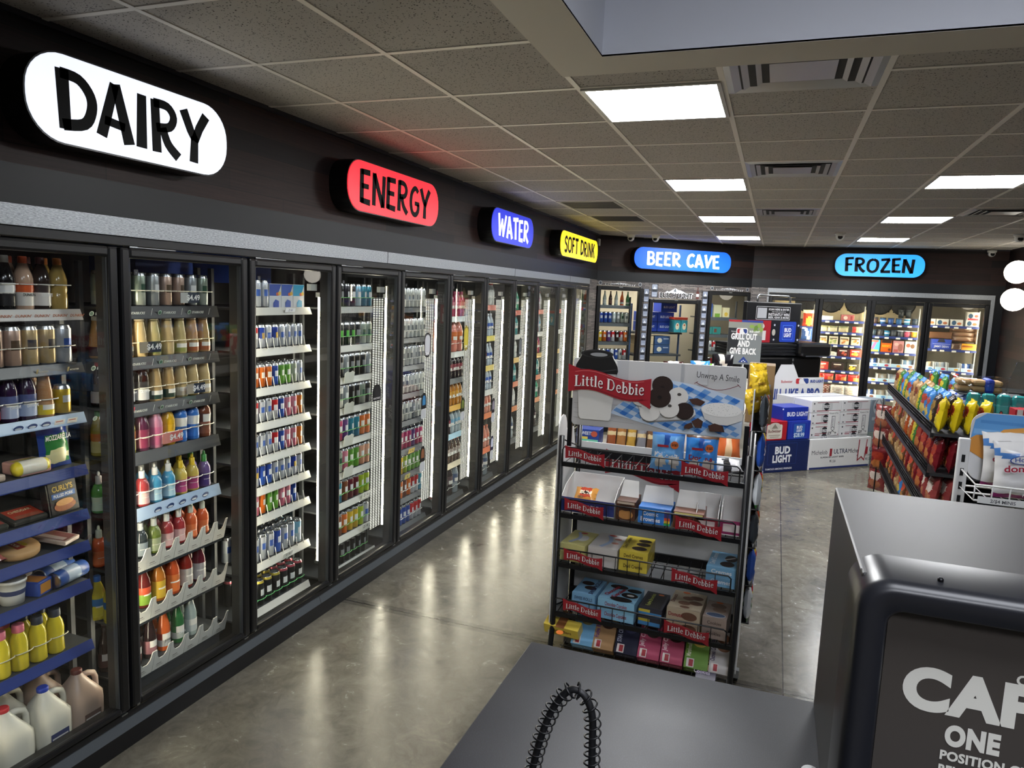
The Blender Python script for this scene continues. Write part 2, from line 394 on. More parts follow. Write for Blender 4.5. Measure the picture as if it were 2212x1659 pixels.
# ================= room shell =================
XW, H = -2.56, 3.0            # cooler front, ceiling height
TX = lambda m: -2.1163 + .6096 * m
TY = lambda n: 1.9498 + .6096 * n
BA, BB = Vector((-2.56, 10.6)), Vector((-.42, 12.4))       # the angled beer wall, left to right
BD = (BB - BA).normalized(); BN = Vector((BD.y, -BD.x)); BL = (BB - BA).length
def beer(t, z, off=0.0):
    p = BA + BD * t + BN * off; return Vector((p.x, p.y, z))
YF, XR = 12.4, 3.1
mb = MB(); mb.box((-3.75, -3, -.1), (XR + .1, 13.5, 0), floor_mat()); struct(mb.build('floor'))
TILE = tile_mat(); mb = MB()
RX0, RX1, RY0, RY1 = -.685, 2.45, -2.2, 2.72        # raised tray opening
for x0, x1, y0, y1 in ((-3.75, RX0 - .03, -3, 13.5), (RX1 + .03, XR + .1, -3, 13.5), (RX0 - .03, RX1 + .03, RY1 + .03, 13.5), (RX0 - .03, RX1 + .03, -3, RY0 - .03)):
    mb.box((x0, y0, H), (x1, y1, H + .05), TILE)
struct(mb.build('ceiling'))
TB = C('#ebe6dd', .5); mb = MB(); w = .012
for m in range(0, 10):
    x = TX(m)
    if x > XR: break
    mb.box((x - w, 2.95 if x > -.88 else -3, H - .004), (x + w, 12.42, H), TB)
for n in range(-8, 18):
    y = TY(n)
    if y > 12.4: break
    mb.box((XW, y - w, H - .0035), (XR if y > 2.95 else -.9, y + w, H), TB)
mb.box((XW, -3, H - .02), (XW + .02, 10.6, H), C('#22222a', .4)); mb.box((-.42, YF - .02, H - .02), (XR, YF, H), C('#22222a', .4))
struct(mb.build('trim_1'))
# tray: flat ring and raised walls
RING = C('#c9c4ba', .7); RW = C('#d9dce4', .7); mb = MB()
for a, b in (((-.897, -2.4, H - .022), (RX0, 2.93, H - .015)), ((RX0, RY1, H - .022), (2.66, 2.93, H - .015)), ((RX1, -2.4, H - .022), (2.66, RY1, H - .015)), ((RX0, -2.4, H - .022), (RX1, RY0, H - .015))): mb.box(a, b, RING)
t = .02; Z1 = H + .42
for a, b in (((RX0 - t, RY0, H - .021), (RX0, RY1 + t, Z1)), ((RX0, RY1, H - .021), (RX1, RY1 + t, Z1)), ((RX1, RY0, H - .021), (RX1 + t, RY1 + t, Z1)), ((RX0 - t, RY0 - t, H - .021), (RX1 + t, RY0, Z1)), ((RX0 - t, RY0 - t, Z1), (RX1 + t, RY1 + t, Z1 + .03))): mb.box(a, b, RW)
struct(mb.build('ceiling_2'))
WOODL = wood_mat('dark_plank_laminate', 0, 1); WOODB = wood_mat('dark_plank_laminate_angled', .765, .644); WOODF = wood_mat('dark_plank_laminate_back', 1, 0)
BAND = C('#0f1217', .45, 0, .35)
def slabX(y0, y1, z0, z1, m, th=.12, x=XW): return ((x - th, y0, z0), (x, y1, z1), m)
mb = MB(); mb.box(*slabX(-3, 10.6, 2.48, H, WOODL)); mb.box(*slabX(-3, 10.6, 2.34, 2.48, BAND)); mb.box((XW - .115, -3, 2.335), (XW - .002, 10.6, 2.34), BAND)
mb.box((-3.75, -3, 0), (-3.65, 13.5, H), C('#2b2e33', .8)); mb.box((-3.75, -3, H - .62), (XW - .12, 10.6, H - .55), C('#3a3d42', .8))
mb.box((XW - .1, -3, 0), (XW, -.16, 2.34), BLKM)
struct(mb.build('wall_left'))
def bbox_beer(mb, t0, t1, z0, z1, m, o0=-.12, o1=0.0):
    T = Matrix(((BD.x, BN.x, 0, BA.x), (BD.y, BN.y, 0, BA.y), (0, 0, 1, 0), (0, 0, 0, 1)))
    mb.box((t0, o0, z0), (t1, o1, z1), m, T)
WP = wallpaper_mat()
mb = MB(); bbox_beer(mb, -.1, BL, 2.475, H, WOODB); bbox_beer(mb, -.1, BL, 2.33, 2.475, BAND)
for t0, t1, z0, z1 in ((0, .0, 0, 2.33), (.785, .905, 0, 2.33), (1.845, 1.972, 0, 2.33), (2.775, BL, 0, 2.33), (-.02, .785, 2.262, 2.33), (.905, 1.845, 2.095, 2.33), (1.972, 2.775, 2.257, 2.33)):
    if t1 > t0: bbox_beer(mb, t0, t1, z0, z1, WP)
mb.box((XW - .03, 10.15, 0), (XW, 10.6, 2.335), WP)
struct(mb.build('wall_angled'))
mb = MB(); mb.box((-.42, YF, 2.48), (XR, YF + .12, H), WOODF); mb.box((-.42, YF, 2.34), (XR, YF + .12, 2.48), BAND); mb.box((2.985, YF, 0), (XR, YF + .12, 2.34), BAND); mb.box((-.42, YF, 0), (-.165, YF + .1, 2.34), WP)
struct(mb.build('wall_back'))
mb = MB(); mb.box((XR, -3, 0), (XR + .1, 13.5, H), WOODL); struct(mb.build('wall_right'))
mb = MB(); mb.box((-3.75, -3.1, 0), (XR + .1, -3, Z1 + .1), C('#4a4540', .7)); struct(mb.build('wall_front'))
mb = MB(); mb.box((-3.75, 13.4, 0), (XR + .1, 13.5, H), C('#7d786c', .7)); struct(mb.build('wall_rear'))
mb = MB(); GK = C('#5a6065', .45, .4)
mb.box((XW - .02, -.16, 2.265), (XW + .004, 10.15, 2.34), SILV)
for y in (4.42, 7.0, 9.1): mb.box((XW, y, 2.264), (XW + .0055, y + .004, 2.341), BLK)
mb.box((XW - .05, -.16, 0), (XW - .012, 10.15, .085), BLK)
mb.quad([(XW - .012, -.16, .085), (XW - .012, 10.15, .085), (XW - .03, 10.15, .135), (XW - .03, -.16, .135)], GK)
for y in (3.69, 6.7): mb.quad([(XW - .0115, y, .085), (XW - .0115, y + .004, .085), (XW - .0295, y + .004, .135), (XW - .0295, y, .135)], BLK)
struct(mb.build('trim_2'))
mb = MB(); y = YF
mb.box((-.165, y - .02, 2.27), (2.985, y, 2.338), SILV); mb.box((2.935, y - .021, 0), (2.985, y, 2.338), SILV); mb.box((-.165, y - .021, 0), (-.145, y, 2.338), SILV); mb.box((-.14, y - .01, 0), (2.93, y + .06, .18), BLK)
struct(mb.build('trim_3'))

# ================= ceiling fittings =================
def panel(m, n, label, grp='square light panels in the tiled ceiling'):
    t = thing('ceiling_light', label, 'ceiling light', (TX(m + .5), TY(n + .5), H), 0, grp)
    a = .298; mb = MB()
    for q in (((-a, -a, -.012), (a, -a + .018, -.001)), ((-a, a - .018, -.012), (a, a, -.001)), ((-a, -a + .018, -.012), (-a + .018, a - .018, -.001)), ((a - .018, -a + .018, -.012), (a, a - .018, -.001))): mb.box(*q, C('#b9b7b2', .4))
    mb.build('light_frame', t)
    mb = MB(); b = a - .018; mb.box((-b, -b, -.009), (b, b, -.003), PANEL); mb.build('diffuser', t)
for k, n in enumerate((2, 6, 10, 14)):
    panel(2, n, ('bright square ceiling light nearest the raised ceiling tray', 'second bright ceiling light of the row leading to the beer sign', 'third bright ceiling light of the row leading to the beer sign', 'small bright ceiling light just in front of the beer sign')[k])
for k, n in enumerate((6, 10, 14)):
    panel(5, n, ('nearest bright ceiling light of the row leading to the frozen sign', 'middle bright ceiling light of the row leading to the frozen sign', 'small bright ceiling light just in front of the frozen sign')[k])
def vent(m, n, label):
    t = thing('air_vent', label, 'air vent', (TX(m + .5), TY(n + .5), H), 0, 'square air diffusers in the ceiling')
    G = C('#a2a2a2', .35, .6); a = .297; mb = MB()
    def ring(a, z0, b, z1):
        for s in range(4):
            c, d = math.cos(s * PI / 2), math.sin(s * PI / 2); R = lambda x, y, z: (x * c - y * d, x * d + y * c, z)
            mb.quad([R(-a, -a, z0), R(-b, -b, z1), R(b, -b, z1), R(a, -a, z0)], G)
    ring(a, -.002, .265, -.012); ring(.265, -.012, .235, -.004); ring(.225, -.012, .2, -.004); mb.build('vent_frame', t)
    mb = MB(); mb.box((-.262, -.262, -.004), (.262, .262, -.001), C('#1c1c1e', .8)); mb.build('duct_opening', t)
    mb = MB(); ring(.17, -.013, .15, -.006); mb.box((-.12, -.12, -.014), (.12, .12, -.009), G); mb.build('deflector', t)
vent(3, 1.36, 'square metal air diffuser partly under the edge of the raised tray'); vent(3, 5, 'square metal air diffuser between the second lights of both rows'); vent(3, 9, 'square metal air diffuser beside the third light of the beer sign row'); vent(6, 9, 'square metal air diffuser right of the frozen sign lights')
def grille(n, label):
    t = thing('return_grille', label, 'air vent', (TX(.5), TY(n + .5), H), 0, 'dark slatted return grilles')
    mb = MB(); a = .295
    for q in (((-a, -a, -.01), (a, -a + .03, -.001)), ((-a, a - .03, -.01), (a, a, -.001)), ((-a, -a + .03, -.01), (-a + .03, a - .03, -.001)), ((a - .03, -a + .03, -.01), (a, a - .03, -.001))): mb.box(*q, C('#b0aaa0', .5))
    mb.build('grille_frame', t); mb = MB(); mb.box((-a + .03, -a + .03, -.003), (a - .03, a - .03, -.001), BLK)
    for i in range(11): y = -a + .05 + i * .049; mb.box((-a + .03, y, -.009), (a - .03, y + .014, -.004), C('#4b4844', .5))
    mb.build('slats', t)
grille(8, 'dark slatted return grille nearer the water sign'); grille(10, 'dark slatted return grille nearer the soft drink sign')
def turret(x, y, z, label, wall=False):
    t = thing('security_camera', label, 'security camera', (x, y, z), 0, 'dome security cameras')
    mb = MB(); mb.lathe([(.062, 0), (.062, -.02), (.055, -.03)], WHT, 16); mb.build('mount', t)
    mb = MB(); mb.lathe([(.05 * math.cos(a), -.045 + .05 * math.sin(a)) for a in [PI / 2 * q / 5 for q in range(5, -6, -1)]], WHT, 16); mb.build('housing', t)
    mb = MB(); T = place((0, -.038, -.06), (1, 0, 0), (0, .5, 1)); mb.lathe([(.026, 0), (.028, .012), (.018, .016), (0, .018)], BLK, 14, T); mb.build('lens', t)
turret(-2.08, 10.55, H, 'white dome camera on the ceiling nearer the soft drink sign'); turret(-1.73, 10.6, H, 'white dome camera on the ceiling nearer the beer cave sign'); turret(.66, 9.94, H, 'dome camera with black lens left of the light before the frozen sign'); turret(2.55, 9.9, H, 'dome camera with black lens right of the frozen sign')
turret(2.86, 12.33, 2.985, 'white dome camera in the corner above the frozen doors')
mb = MB(); mb.lathe([(.1, H - .001), (.1, H - .006), (.09, H - .008)], C('#8d8984', .6), 24, Matrix.Translation((-.6, 9.57, 0))); tag(mb.build('ceiling_speaker'), 'round flat speaker in the tile between the two farthest beer row lights', 'speaker')
mb = MB(); mb.bbox((-2.555, 10.44, 2.83), (-2.52, 10.52, 2.93), C('#b4b4b6', .5), .006); tag(mb.build('motion_sensor'), 'small white wall sensor between the soft drink and beer cave signs', 'sensor')
# tray lamps, out of view: first read off lit tray walls, second added
mb = MB(); mb.box((.2, .1, Z1 - .03), (1.4, 1.3, Z1 - .005), C('#f2f6ff', .5, 0, .5, RECESS_L)); tag(mb.build('unseen_tray_light'), 'square light panel up inside the raised ceiling tray', 'ceiling light')
mb = MB(); mb.box((.3, -1.9, Z1 - .03), (1.5, -1.1, Z1 - .005), C('#f4f7ff', .5, 0, .5, 26.0)); tag(mb.build('unseen_tray_light'), 'added unseen light panel in the raised tray, behind the viewer', 'ceiling light')  # unseen panel added to brighten the coffee machine front

# ================= lit department signs =================
def sign(name, txt, T, w, h, d, face, ink, label, wt, ht, em=SIGN_L, jit=.06):
    """T: centre of the back on the wall; local x along, y up, z out"""
    t = thing(name, label, 'sign', T.translation, 0, 'lit department signs')
    T0 = T.copy(); T0.translation = Vector((0, 0, 0))
    o = rr(-w / 2, -h / 2, w / 2, h / 2, h * .46, 8)
    mb = MB(); mb.prism(o, d - .006, BLK, T0); mb.build('sign_box', t)
    mb = MB(); F = C(face, .4, 0, .5, em); mb.prism(rr(-w / 2 + .006, -h / 2 + .006, w / 2 - .006, h / 2 - .006, h * .44, 8), .004, F, T0, None, d - .006)
    a = Art(mb, T0 @ Matrix.Translation((0, 0, d - .002))); I = C(ink, .6, 0, .2, em if ink != '#0d0f12' else 0)
    a.stext(txt, SG, 0, -ht / 2, ht, I, wt, 'c', jit)
    mb.build('sign_face', t)
def wallL(y, z): return place((XW, y, z), (0, 1, 0), (0, 0, 1))
K_ = '#0d0f12'
sign('dairy_sign', 'DAIRY', wallL(2.26, 2.715), .955, .315, .13, '#eef3ff', K_, 'white lit oval sign reading DAIRY above the cooler doors', .73, .205)
sign('energy_sign', 'ENERGY', wallL(4.33, 2.705), 1.215, .31, .13, '#f5202e', K_, 'red lit oval sign reading ENERGY above the cooler doors', .95, .2, 1.6)
sign('water_sign', 'WATER', wallL(6.56, 2.7), 1.16, .305, .14, '#1d2fd0', '#f4f7ff', 'dark blue lit oval sign reading WATER above the cooler doors', .86, .2)
sign('soft_drink_sign', 'SOFT DRINK', wallL(9.05, 2.7), 1.84, .305, .14, '#f9d90c', K_, 'yellow lit oval sign reading SOFT DRINK above the cooler doors', 1.5, .19, 1.35)
sign('beer_cave_sign', 'BEER CAVE', place(beer(1.4, 2.695), (BD.x, BD.y, 0), (0, 0, 1)), 1.74, .33, .13, '#0a62f5', '#f4f7ff', 'bright blue lit oval sign reading BEER CAVE on the angled wall', 1.3, .2)
sign('frozen_sign', 'FROZEN', place((1.4, YF, 2.73), (1, 0, 0), (0, 0, 1)), 1.24, .35, .12, '#2fa4fb', K_, 'light blue lit oval sign reading FROZEN on the back wall', .96, .21)
# globe lamps at the right wall
for z, l in ((2.63, 'upper round white globe lamp on the dark right wall'), (2.27, 'lower round white globe lamp on the dark right wall')):
    t = thing('globe_lamp', l, 'wall lamp', (XR, 11.2, z), 0, 'globe lamps on the right wall')
    mb = MB(); r = .15; mb.lathe([(r * math.sin(PI * q / 10), -r * math.cos(PI * q / 10)) for q in range(11)], C('#fff8ea', .4, 0, .5, 4.0), 18, Matrix.Translation((-.19, 0, 0)), True, False); mb.build('globe', t)
    mb = MB(); mb.lathe([(.06, 0), (.06, .02), (.03, .04), (.03, .06)], BLK, 14, place((0, 0, 0), (0, 1, 0), (0, 0, 1)) @ Matrix.Rotation(PI, 4, 'Y')); mb.build('lamp_base', t)
# ================= cooler run =================
DV = [-.09, .685, 1.46, 2.24, 3.015, 3.80, 4.615, 5.44, 6.23, 7.0, 7.77, 8.6, 9.37, 10.14]   # door joints along the wall
DOOR = {2: 1, 3: 2, 4: 3, 5: 4, 6: 5, 7: 6, 8: 7, 9: 8, 10: 9, 11: 10, 12: 11}                # joint index -> nth visible door
root = thing('cooler_casing', 'long black metal cooler frame under the dairy and energy signs', 'cooler frame', (XW, 5, 0))
mb = MB(); mb.box((-.1, -5.15, 2.229), (-.008, 5.14, 2.264), BLKM); mb.build('header_rail', root)
mb = MB(); mb.box((-.1, -5.15, .136), (-.03, 5.14, .182), BLK); mb.box((-.028, -5.15, .14), (-.02, 5.14, .165), BLKM); mb.build('sill', root)
for y in DV: mb = MB(); mb.bbox((-.095, y - 5 - .028, .187), (-.024, y - 5 + .028, 2.221), BLKM, .004); mb.build('mullion', root)
# cold room around the shelves
mb = MB(); cw = C('#2a2e33', .8)
mb.box((-3.62, -.2, .02), (-3.6, 10.2, 2.34), C('#1b1f25', .8)); mb.box((-3.6, -.2, 2.3), (XW - .125, 10.2, 2.32), C('#34383d', .7)); mb.box((-3.6, -.2, .02), (XW - .06, 10.2, .06), C('#202226', .7)); mb.box((-3.6, 10.16, .06), (XW - .13, 10.2, 2.3), C('#8a8c86', .6)); mb.box((-3.6, -.2, .06), (XW - .13, -.16, 2.3), cw)
struct(mb.build('wall_cold_room'))
ordw = lambda k: ORD[k]
for j in range(2, 13):
    k = DOOR[j]; y0, y1 = DV[j] + .005, DV[j + 1] - .005; ym = (y0 + y1) / 2; hw = (y1 - y0) / 2
    dn = {1: 'nearest', 11: 'farthest'}.get(k, ORD[k])
    t = thing('cooler_door', f'{dn} black framed glass cooler door along the left wall' if k in (1, 11) else f'{dn} black framed glass cooler door counted from the nearest', 'cooler door', (XW, ym, .19), 0, 'glass cooler doors along the left wall')
    mb = MB(); X0, X1 = -.02, .012; s = .05
    mb.bbox((X0, -hw, 0), (X1, -hw + s, 2.03), BLK, .012); mb.bbox((X0, hw - s, 0), (X1, hw, 2.03), BLK, .012)
    mb.bbox((X0, -hw + s - .006, 1.985), (X1, hw - s + .006, 2.03), BLK, .012); mb.bbox((X0, -hw + s - .006, 0), (X1, hw - s + .006, .03), BLK, .01)
    for q in (-hw + s, hw - s - .004): mb.box((-.016, q, .03), (.004, q + .004, 1.985), C('#3b3e42', .3))
    mb.build('door_frame', t)
    mb = MB(); mb.quad([(-.006, -hw + s - .004, .028), (-.006, hw - s + .004, .028), (-.006, hw - s + .004, 1.987), (-.006, -hw + s - .004, 1.987)], GLASS); mb.build('glass_pane', t)
    mb = MB(); mb.box((-.02, -hw + .06, 2.031), (.004, -hw + .3, 2.034), STEEL); mb.box((-.03, -hw + .05, 2.03), (.008, -hw + .09, 2.036), STEEL); mb.build('closer_arm', t)
    mb = MB(); mb.box((-.02, hw - .05, -.006), (.014, hw - .02, 0), STEEL); mb.box((.013, -hw + .02, .004), (.016, -hw + .035, .012), STEEL); mb.build('hinge_plate', t)
    mb = MB(); Art(mb, place((-.0045, -hw + s + .04, 1.93), (0, 1, 0), (0, 0, 1))).poly(rr(-.011, -.011, .011, .011, .003), '#15161a').poly(rr(-.004, -.006, .004, .002, .001), '#55585c'); mb.build('corner_sticker', t)
for j in range(2, 14):
    y = DV[j]; k = j - 1
    t = thing('cooler_lamp', f'slim vertical lamp tube, {ORD[min(k, 12)]} along the cooler', 'lamp', (-2.672 if j < 5 else -2.676, y + (.11 if j == 3 else .13 if j == 4 else 0), .3), 0, 'vertical lamps inside the cooler')  # second and third lamps unseen: shifted behind mullions, added to light the shelves
    mb = MB(); mb.tube([(0, 0, .02), (0, 0, 1.72)], .0085, LED, 8); mb.build('lamp_tube', t)
    mb = MB(); mb.box((-.016, -.016, 0), (.016, .016, .02), STEEL); mb.build('end_cap', t); mb = MB(); mb.box((-.016, -.016, 1.72), (.016, .016, 1.75), C('#d8d8d4', .5)); mb.build('end_cap', t); mb = MB(); mb.box((-.02, -.1, 1.76), (.01, -.04, 1.8), C('#cfcfca', .5)); mb.build('wiring_box', t)
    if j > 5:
        mb = MB(); mb.box((-.012, -.165, .02), (-.01, -.018, 1.72), DASH); mb.build('led_reflection_sheet', t)  # no real part: glowing sheet put in for lamp reflections in the glass

# ---------------- products ----------------
PAL = {  # code: (words, upper colour, lower colour)
 'si': ('silver', '#b9bec6', '#aab0b8'), 'bs': ('blue and silver', '#1f3a93', '#b4bac4'), 'bl': ('blue', '#27479c', '#2f57b0'), 'rd': ('red', '#c3252c', '#b9bcc2'), 'or': ('orange', '#d9702a', '#d06a24'),
 'gr': ('green', '#5f9a3c', '#6aa63f'), 'sg': ('silver green', '#a5b09a', '#9da98f'), 'pk': ('pink', '#cf7f92', '#c96d84'), 'lb': ('light blue', '#7fb6d2', '#b9cdd6'), 'bk': ('black', '#17191c', '#1a1c20'),
 'kg': ('black and green', '#14171a', '#1c2a1c'), 'kp': ('black and purple', '#1d1a26', '#2b2440'), 'wh': ('white', '#d8dad4', '#cfd2cc'), 'mg': ('magenta', '#b23a6a', '#a8345f'), 'tl': ('teal', '#2a7f96', '#2c6f8c'), 'pu': ('purple', '#6e4a86', '#643f7d'),
 'pe': ('peach', '#d8a184', '#cf9476'), 'br': ('brown', '#7a4a34', '#6b3f2d'), 'mr': ('maroon', '#6d2b35', '#5f2630'), 'li': ('lime', '#a9c23a', '#9db734'), 'ye': ('yellow', '#d7b62e', '#cba92a'), 'tn': ('tan', '#b99f6e', '#c0a878'),
 'rb': ('rose beige', '#b49a8c', '#b09484'), 'gg': ('grey green', '#8d9a8c', '#a8b0a4'), 'gy': ('grey', '#9aa0a4', '#8c9296'), 'ky': ('black with yellow top', '#17191c', '#1a1c20'), 'kr': ('black with pink top', '#17191c', '#1a1c20'),
 'dp': ('dark purple', '#2a1a33', '#2c1c36'), 'co': ('coffee coloured', '#b98d5c', '#a57848'), 'cr': ('cream', '#cdb88e', '#c3ab80'), 'dk': ('dark brown', '#2c1a15', '#33201a'), 'cl': ('clear', '#b7c3c2', '#a9b7b8'), 'wb': ('white and blue', '#d6dce6', '#3558a8'),
}
PROTO = {}
def can(kind, code):
    k = (kind, code)
    if k in PROTO: return PROTO[k]
    r, h = {'slim_can': (.0262, .135), 'tall_can': (.033, .158), 'sleek_can': (.029, .156), 'drink_can': (.033, .122)}[kind]
    w, a, b = PAL[code]; A_, B_ = C(a, .28, .35), C(b, .28, .35); lid = C('#c9ccd0', .25, .9); nk = lid
    if code == 'ky': nk = C('#c9b64a', .3, .5)
    if code == 'kr': nk = C('#c8606f', .3, .5)
    acc = {'bs': '#c8a23a', 'si': '#3c5fae', 'kg': '#4fae3a', 'bk': '#8c8f94', 'wh': '#5d646a', 'rd': '#e7e7ea', 'bl': '#cfd4dc', 'or': '#e8e2d6', 'gr': '#e2e6da', 'tn': '#3a2d1c', 'rb': '#51402f', 'gg': '#234a37'}.get(code, '#dfe2e4')
    mb = MB(); mb.lathe([(r * .78, 0), (r, .008), (r, h * .42), (r, h * .66), (r, h - .016), (r * .83, h - .003), (r * .82, h), (r * .75, h - .004), (.001, h - .005)], [lid, B_, A_, A_, nk, lid, lid, lid], 12, None, True, True, (C(acc, .35, .2), (2,)))
    T = place((0, 0, h - .0048), (1, 0, 0), (0, 1, 0)); mb.box((-.004, -.011, 0), (.004, .006, .0015), STEEL, T)
    PROTO[k] = (kind, [(None, mb.mesh(kind))], f'{w} {kind.replace("_", " ")}', 'can'); return PROTO[k]
BP = {  # bottle shapes: radius, height, body profile, cap (r0,z0), label zone
 'coffee_bottle': (.034, .185, [(.9, 0), (1, .04), (1, .3), (.88, .47), (.9, .52), (.7, .74), (.6, .86), (.62, .9)], (.62, .9, 1.0), (.06, .28)),
 'juice_bottle': (.034, .205, [(.9, 0), (1, .03), (1, .3), (.93, .33), (1, .37), (1, .58), (.86, .68), (.5, .84), (.42, .88)], (.46, .87, 1.0), (.08, .5)),
 'shake_bottle': (.034, .2, [(.85, 0), (.96, .04), (.92, .4), (1, .6), (.92, .74), (.6, .82), (.56, .86)], (.62, .85, 1.0), (.1, .62)),
 'soda_bottle': (.031, .235, [(.95, 0), (1, .02), (1, .48), (.82, .6), (.42, .8), (.38, .94)], (.44, .94, 1.0), (.1, .38)),
 'sport_bottle': (.033, .17, [(.85, 0), (1, .05), (.9, .25), (1, .5), (.95, .62), (.6, .76), (.5, .78)], (.4, .77, 1.0), (.08, .45)),
 'water_bottle': (.034, .225, [(.9, 0), (1, .03), (1, .22), (.92, .26), (1, .32), (1, .6), (.8, .74), (.42, .88), (.4, .91)], (.42, .9, 1.0), (.3, .58)),
 'large_bottle': (.052, .3, [(.9, 0), (1, .03), (1, .25), (.9, .3), (1, .36), (1, .62), (.75, .78), (.35, .9), (.33, .93)], (.36, .92, 1.0), (.34, .6)),
 'milk_bottle': (.034, .19, [(.85, 0), (1, .04), (.95, .3), (1, .58), (.85, .72), (.62, .8), (.6, .84)], (.64, .83, 1.0), (.0, .0)),
}
def bottle(kind, cap, body, label, words, lab2=None, txt=None):
    k = (kind, cap, body, label, lab2, txt)
    if k in PROTO: return PROTO[k]
    r, h, pr, cp, lz = BP[kind]
    mb = MB(); m = C(body, .12); mb.lathe([(a * r, z * h) for a, z in pr], m, 14); parts = [(None, mb.mesh(kind))]
    if label:
        mb = MB(); pz = [(a * r + .0006, z * h) for a, z in pr if lz[0] - .001 <= z <= lz[1] + .001]
        def at(z):
            for (a0, z0), (a1, z1) in zip(pr, pr[1:]):
                if z0 <= z <= z1: return (a0 + (a1 - a0) * (z - z0) / (z1 - z0)) * r + .0006
            return r
        pz = [(at(lz[0]), lz[0] * h)] + pz + [(at((lz[0] + lz[1]) / 2), (lz[0] + lz[1]) / 2 * h), (at(lz[1]), lz[1] * h)]; pz.sort(key=lambda q: q[1])
        L = C(label, .35); L2 = C(lab2 or label, .35)
        n = len(pz) - 1; mb.lathe(pz, [L if i < n / 2 else L2 for i in range(n)], 14, None, True, False, (C('#ece9e0', .4), (n // 2,), 1))
        if txt:
            a = Art(mb, place((at((lz[0] + lz[1]) / 2) + .0005, 0, (lz[0] + lz[1]) / 2 * h), (0, 1, 0), (0, 0, 1))); a.text(txt, 0, -.006, .011, '#1a1a1c' if (lab2 or label) > '#888888' else '#f2f2f2', r * 1.35)
        parts.append(('label', mb.mesh('bottle_label')))
    mb = MB(); q = cp[0] * r; mb.lathe([(q, cp[1] * h), (q * 1.03, cp[1] * h + .002), (q, h - .003), (q * .85, h)], C(cap, .4), 12)
    if kind == 'sport_bottle': mb.lathe([(q * .55, h), (q * .5, h + .012), (q * .3, h + .02)], C(cap, .4), 10)
    parts.append(('cap', mb.mesh('bottle_cap')))
    PROTO[k] = (kind, parts, words + ' ' + kind.replace('_', ' '), 'bottle'); return PROTO[k]
def put(p, loc, rz, label, group, sc=1.0, rx=0.0, cat=None, ry=0.0):
    name, parts, words, ct = p; o = None
    for pn, me in parts:
        c = bpy.data.objects.new(pn or name, me); COL.objects.link(c)
        if pn is None:
            o = c; c.location = (loc[0], loc[1], loc[2] + .0012); c.rotation_euler = (rx, ry, rz); c.scale = (sc,) * 3; tag(c, label, cat or ct, group)
        else: c.parent = o
    return o
# ---------------- shelves ----------------
def shelf_unit(j, zs, rail, rail_h=.038, wire=None, y_a=None, depth=.52, label=None):
    """one stack of shelves behind a door; rail: colour or list of colours per shelf"""
    k = DOOR[j]; y0 = (y_a if y_a is not None else DV[j] + .06); y1 = DV[j + 1] - .06; ym = (y0 + y1) / 2
    t = thing('cooler_shelving', f'shelving stack behind the {ORD[k] if k > 1 else "nearest"} glass cooler door', 'shelving', (-2.70, ym, .06), 0, 'shelving stacks inside the cooler')
    hw = (y1 - y0) / 2
    mb = MB(); P = C('#3a3d40', .5)
    for s in (-1, 1):
        for x in (-.14, -.5): mb.box((x - .012, s * (hw + .012) - .01, 0), (x + .012, s * (hw + .012) + .01, 2.1), P)
    mb.build('upright', t)
    out = []
    for i, z in enumerate(zs):
        c = rail[i] if isinstance(rail, list) else rail; zz = z - .06
        mb = MB(); mb.box((-depth, -hw, zz - .012), (-.004, hw, zz), C('#4a4d50', .5, .3))
        s = mb.build('shelf', t)
        if c:
            mb = MB(); mb.quad([(-.004, -hw, zz + .004), (.012, -hw, zz - rail_h), (.012, hw, zz - rail_h), (-.004, hw, zz + .004)][::-1], C(c, .35)); mb.box((.0, -hw, zz - rail_h - .004), (.0125, hw, zz - rail_h), C(c, .35))
            lab(mb.build('price_rail', s), {'#20242a': 'black price rail', '#1f3478': 'blue price rail'}.get(c, 'pale price rail'))
        out.append(s)
    return t, out, (y0, y1, ym)
def guard(t, ym, ys, r, z, x0, col):
    """scalloped wire along a row of round fronts"""
    pts = []
    for y in ys:
        for q in range(7): a = PI * (q / 6 - .5); pts.append((x0 + r * (.6 + .4 * math.cos(a)) + .004, y - ym + r * math.sin(a), z))
    mb = MB(); mb.tube(pts, .0025, C(col, .35), 5); return mb.build('front_wire', t)
def row(j, si, z, items, pitch, yend, rows=2, wire=None, wz=.45, x0=-2.735, dx=None, shelf=None, fr=1):
    """items left to right; last one's centre is half a pitch before yend"""
    k = DOOR[j]; n = len(items); ys = [yend - pitch * (n - i - .5) for i in range(n)]
    door = f'{ORD[k]} cooler door' if k > 1 else 'nearest cooler door'; grp = f'drinks on the {ORD[si]} shelf of the {door}'
    rmax = 0
    for q in range(rows):
        for i, it in enumerate(items):
            if it is None: continue
            p = it; d = dx or pitch
            l = f'{p[2]}, {ORD[i + 1]} from left, {("front", "second", "third", "fourth")[q]} row, {ORD[si]} shelf, {door}'
            put(p, (x0 - q * d, ys[i] + (random.uniform(-.002, .002)), z), random.uniform(-.25, .25), l, grp)
    if wire and shelf:
        st, sh, (a, b, ym) = shelf; zz = z - .06 + wz
        guard(sh[si - 1], ym, ys, pitch / 2, zz, x0 + 2.70, wire)
    return ys
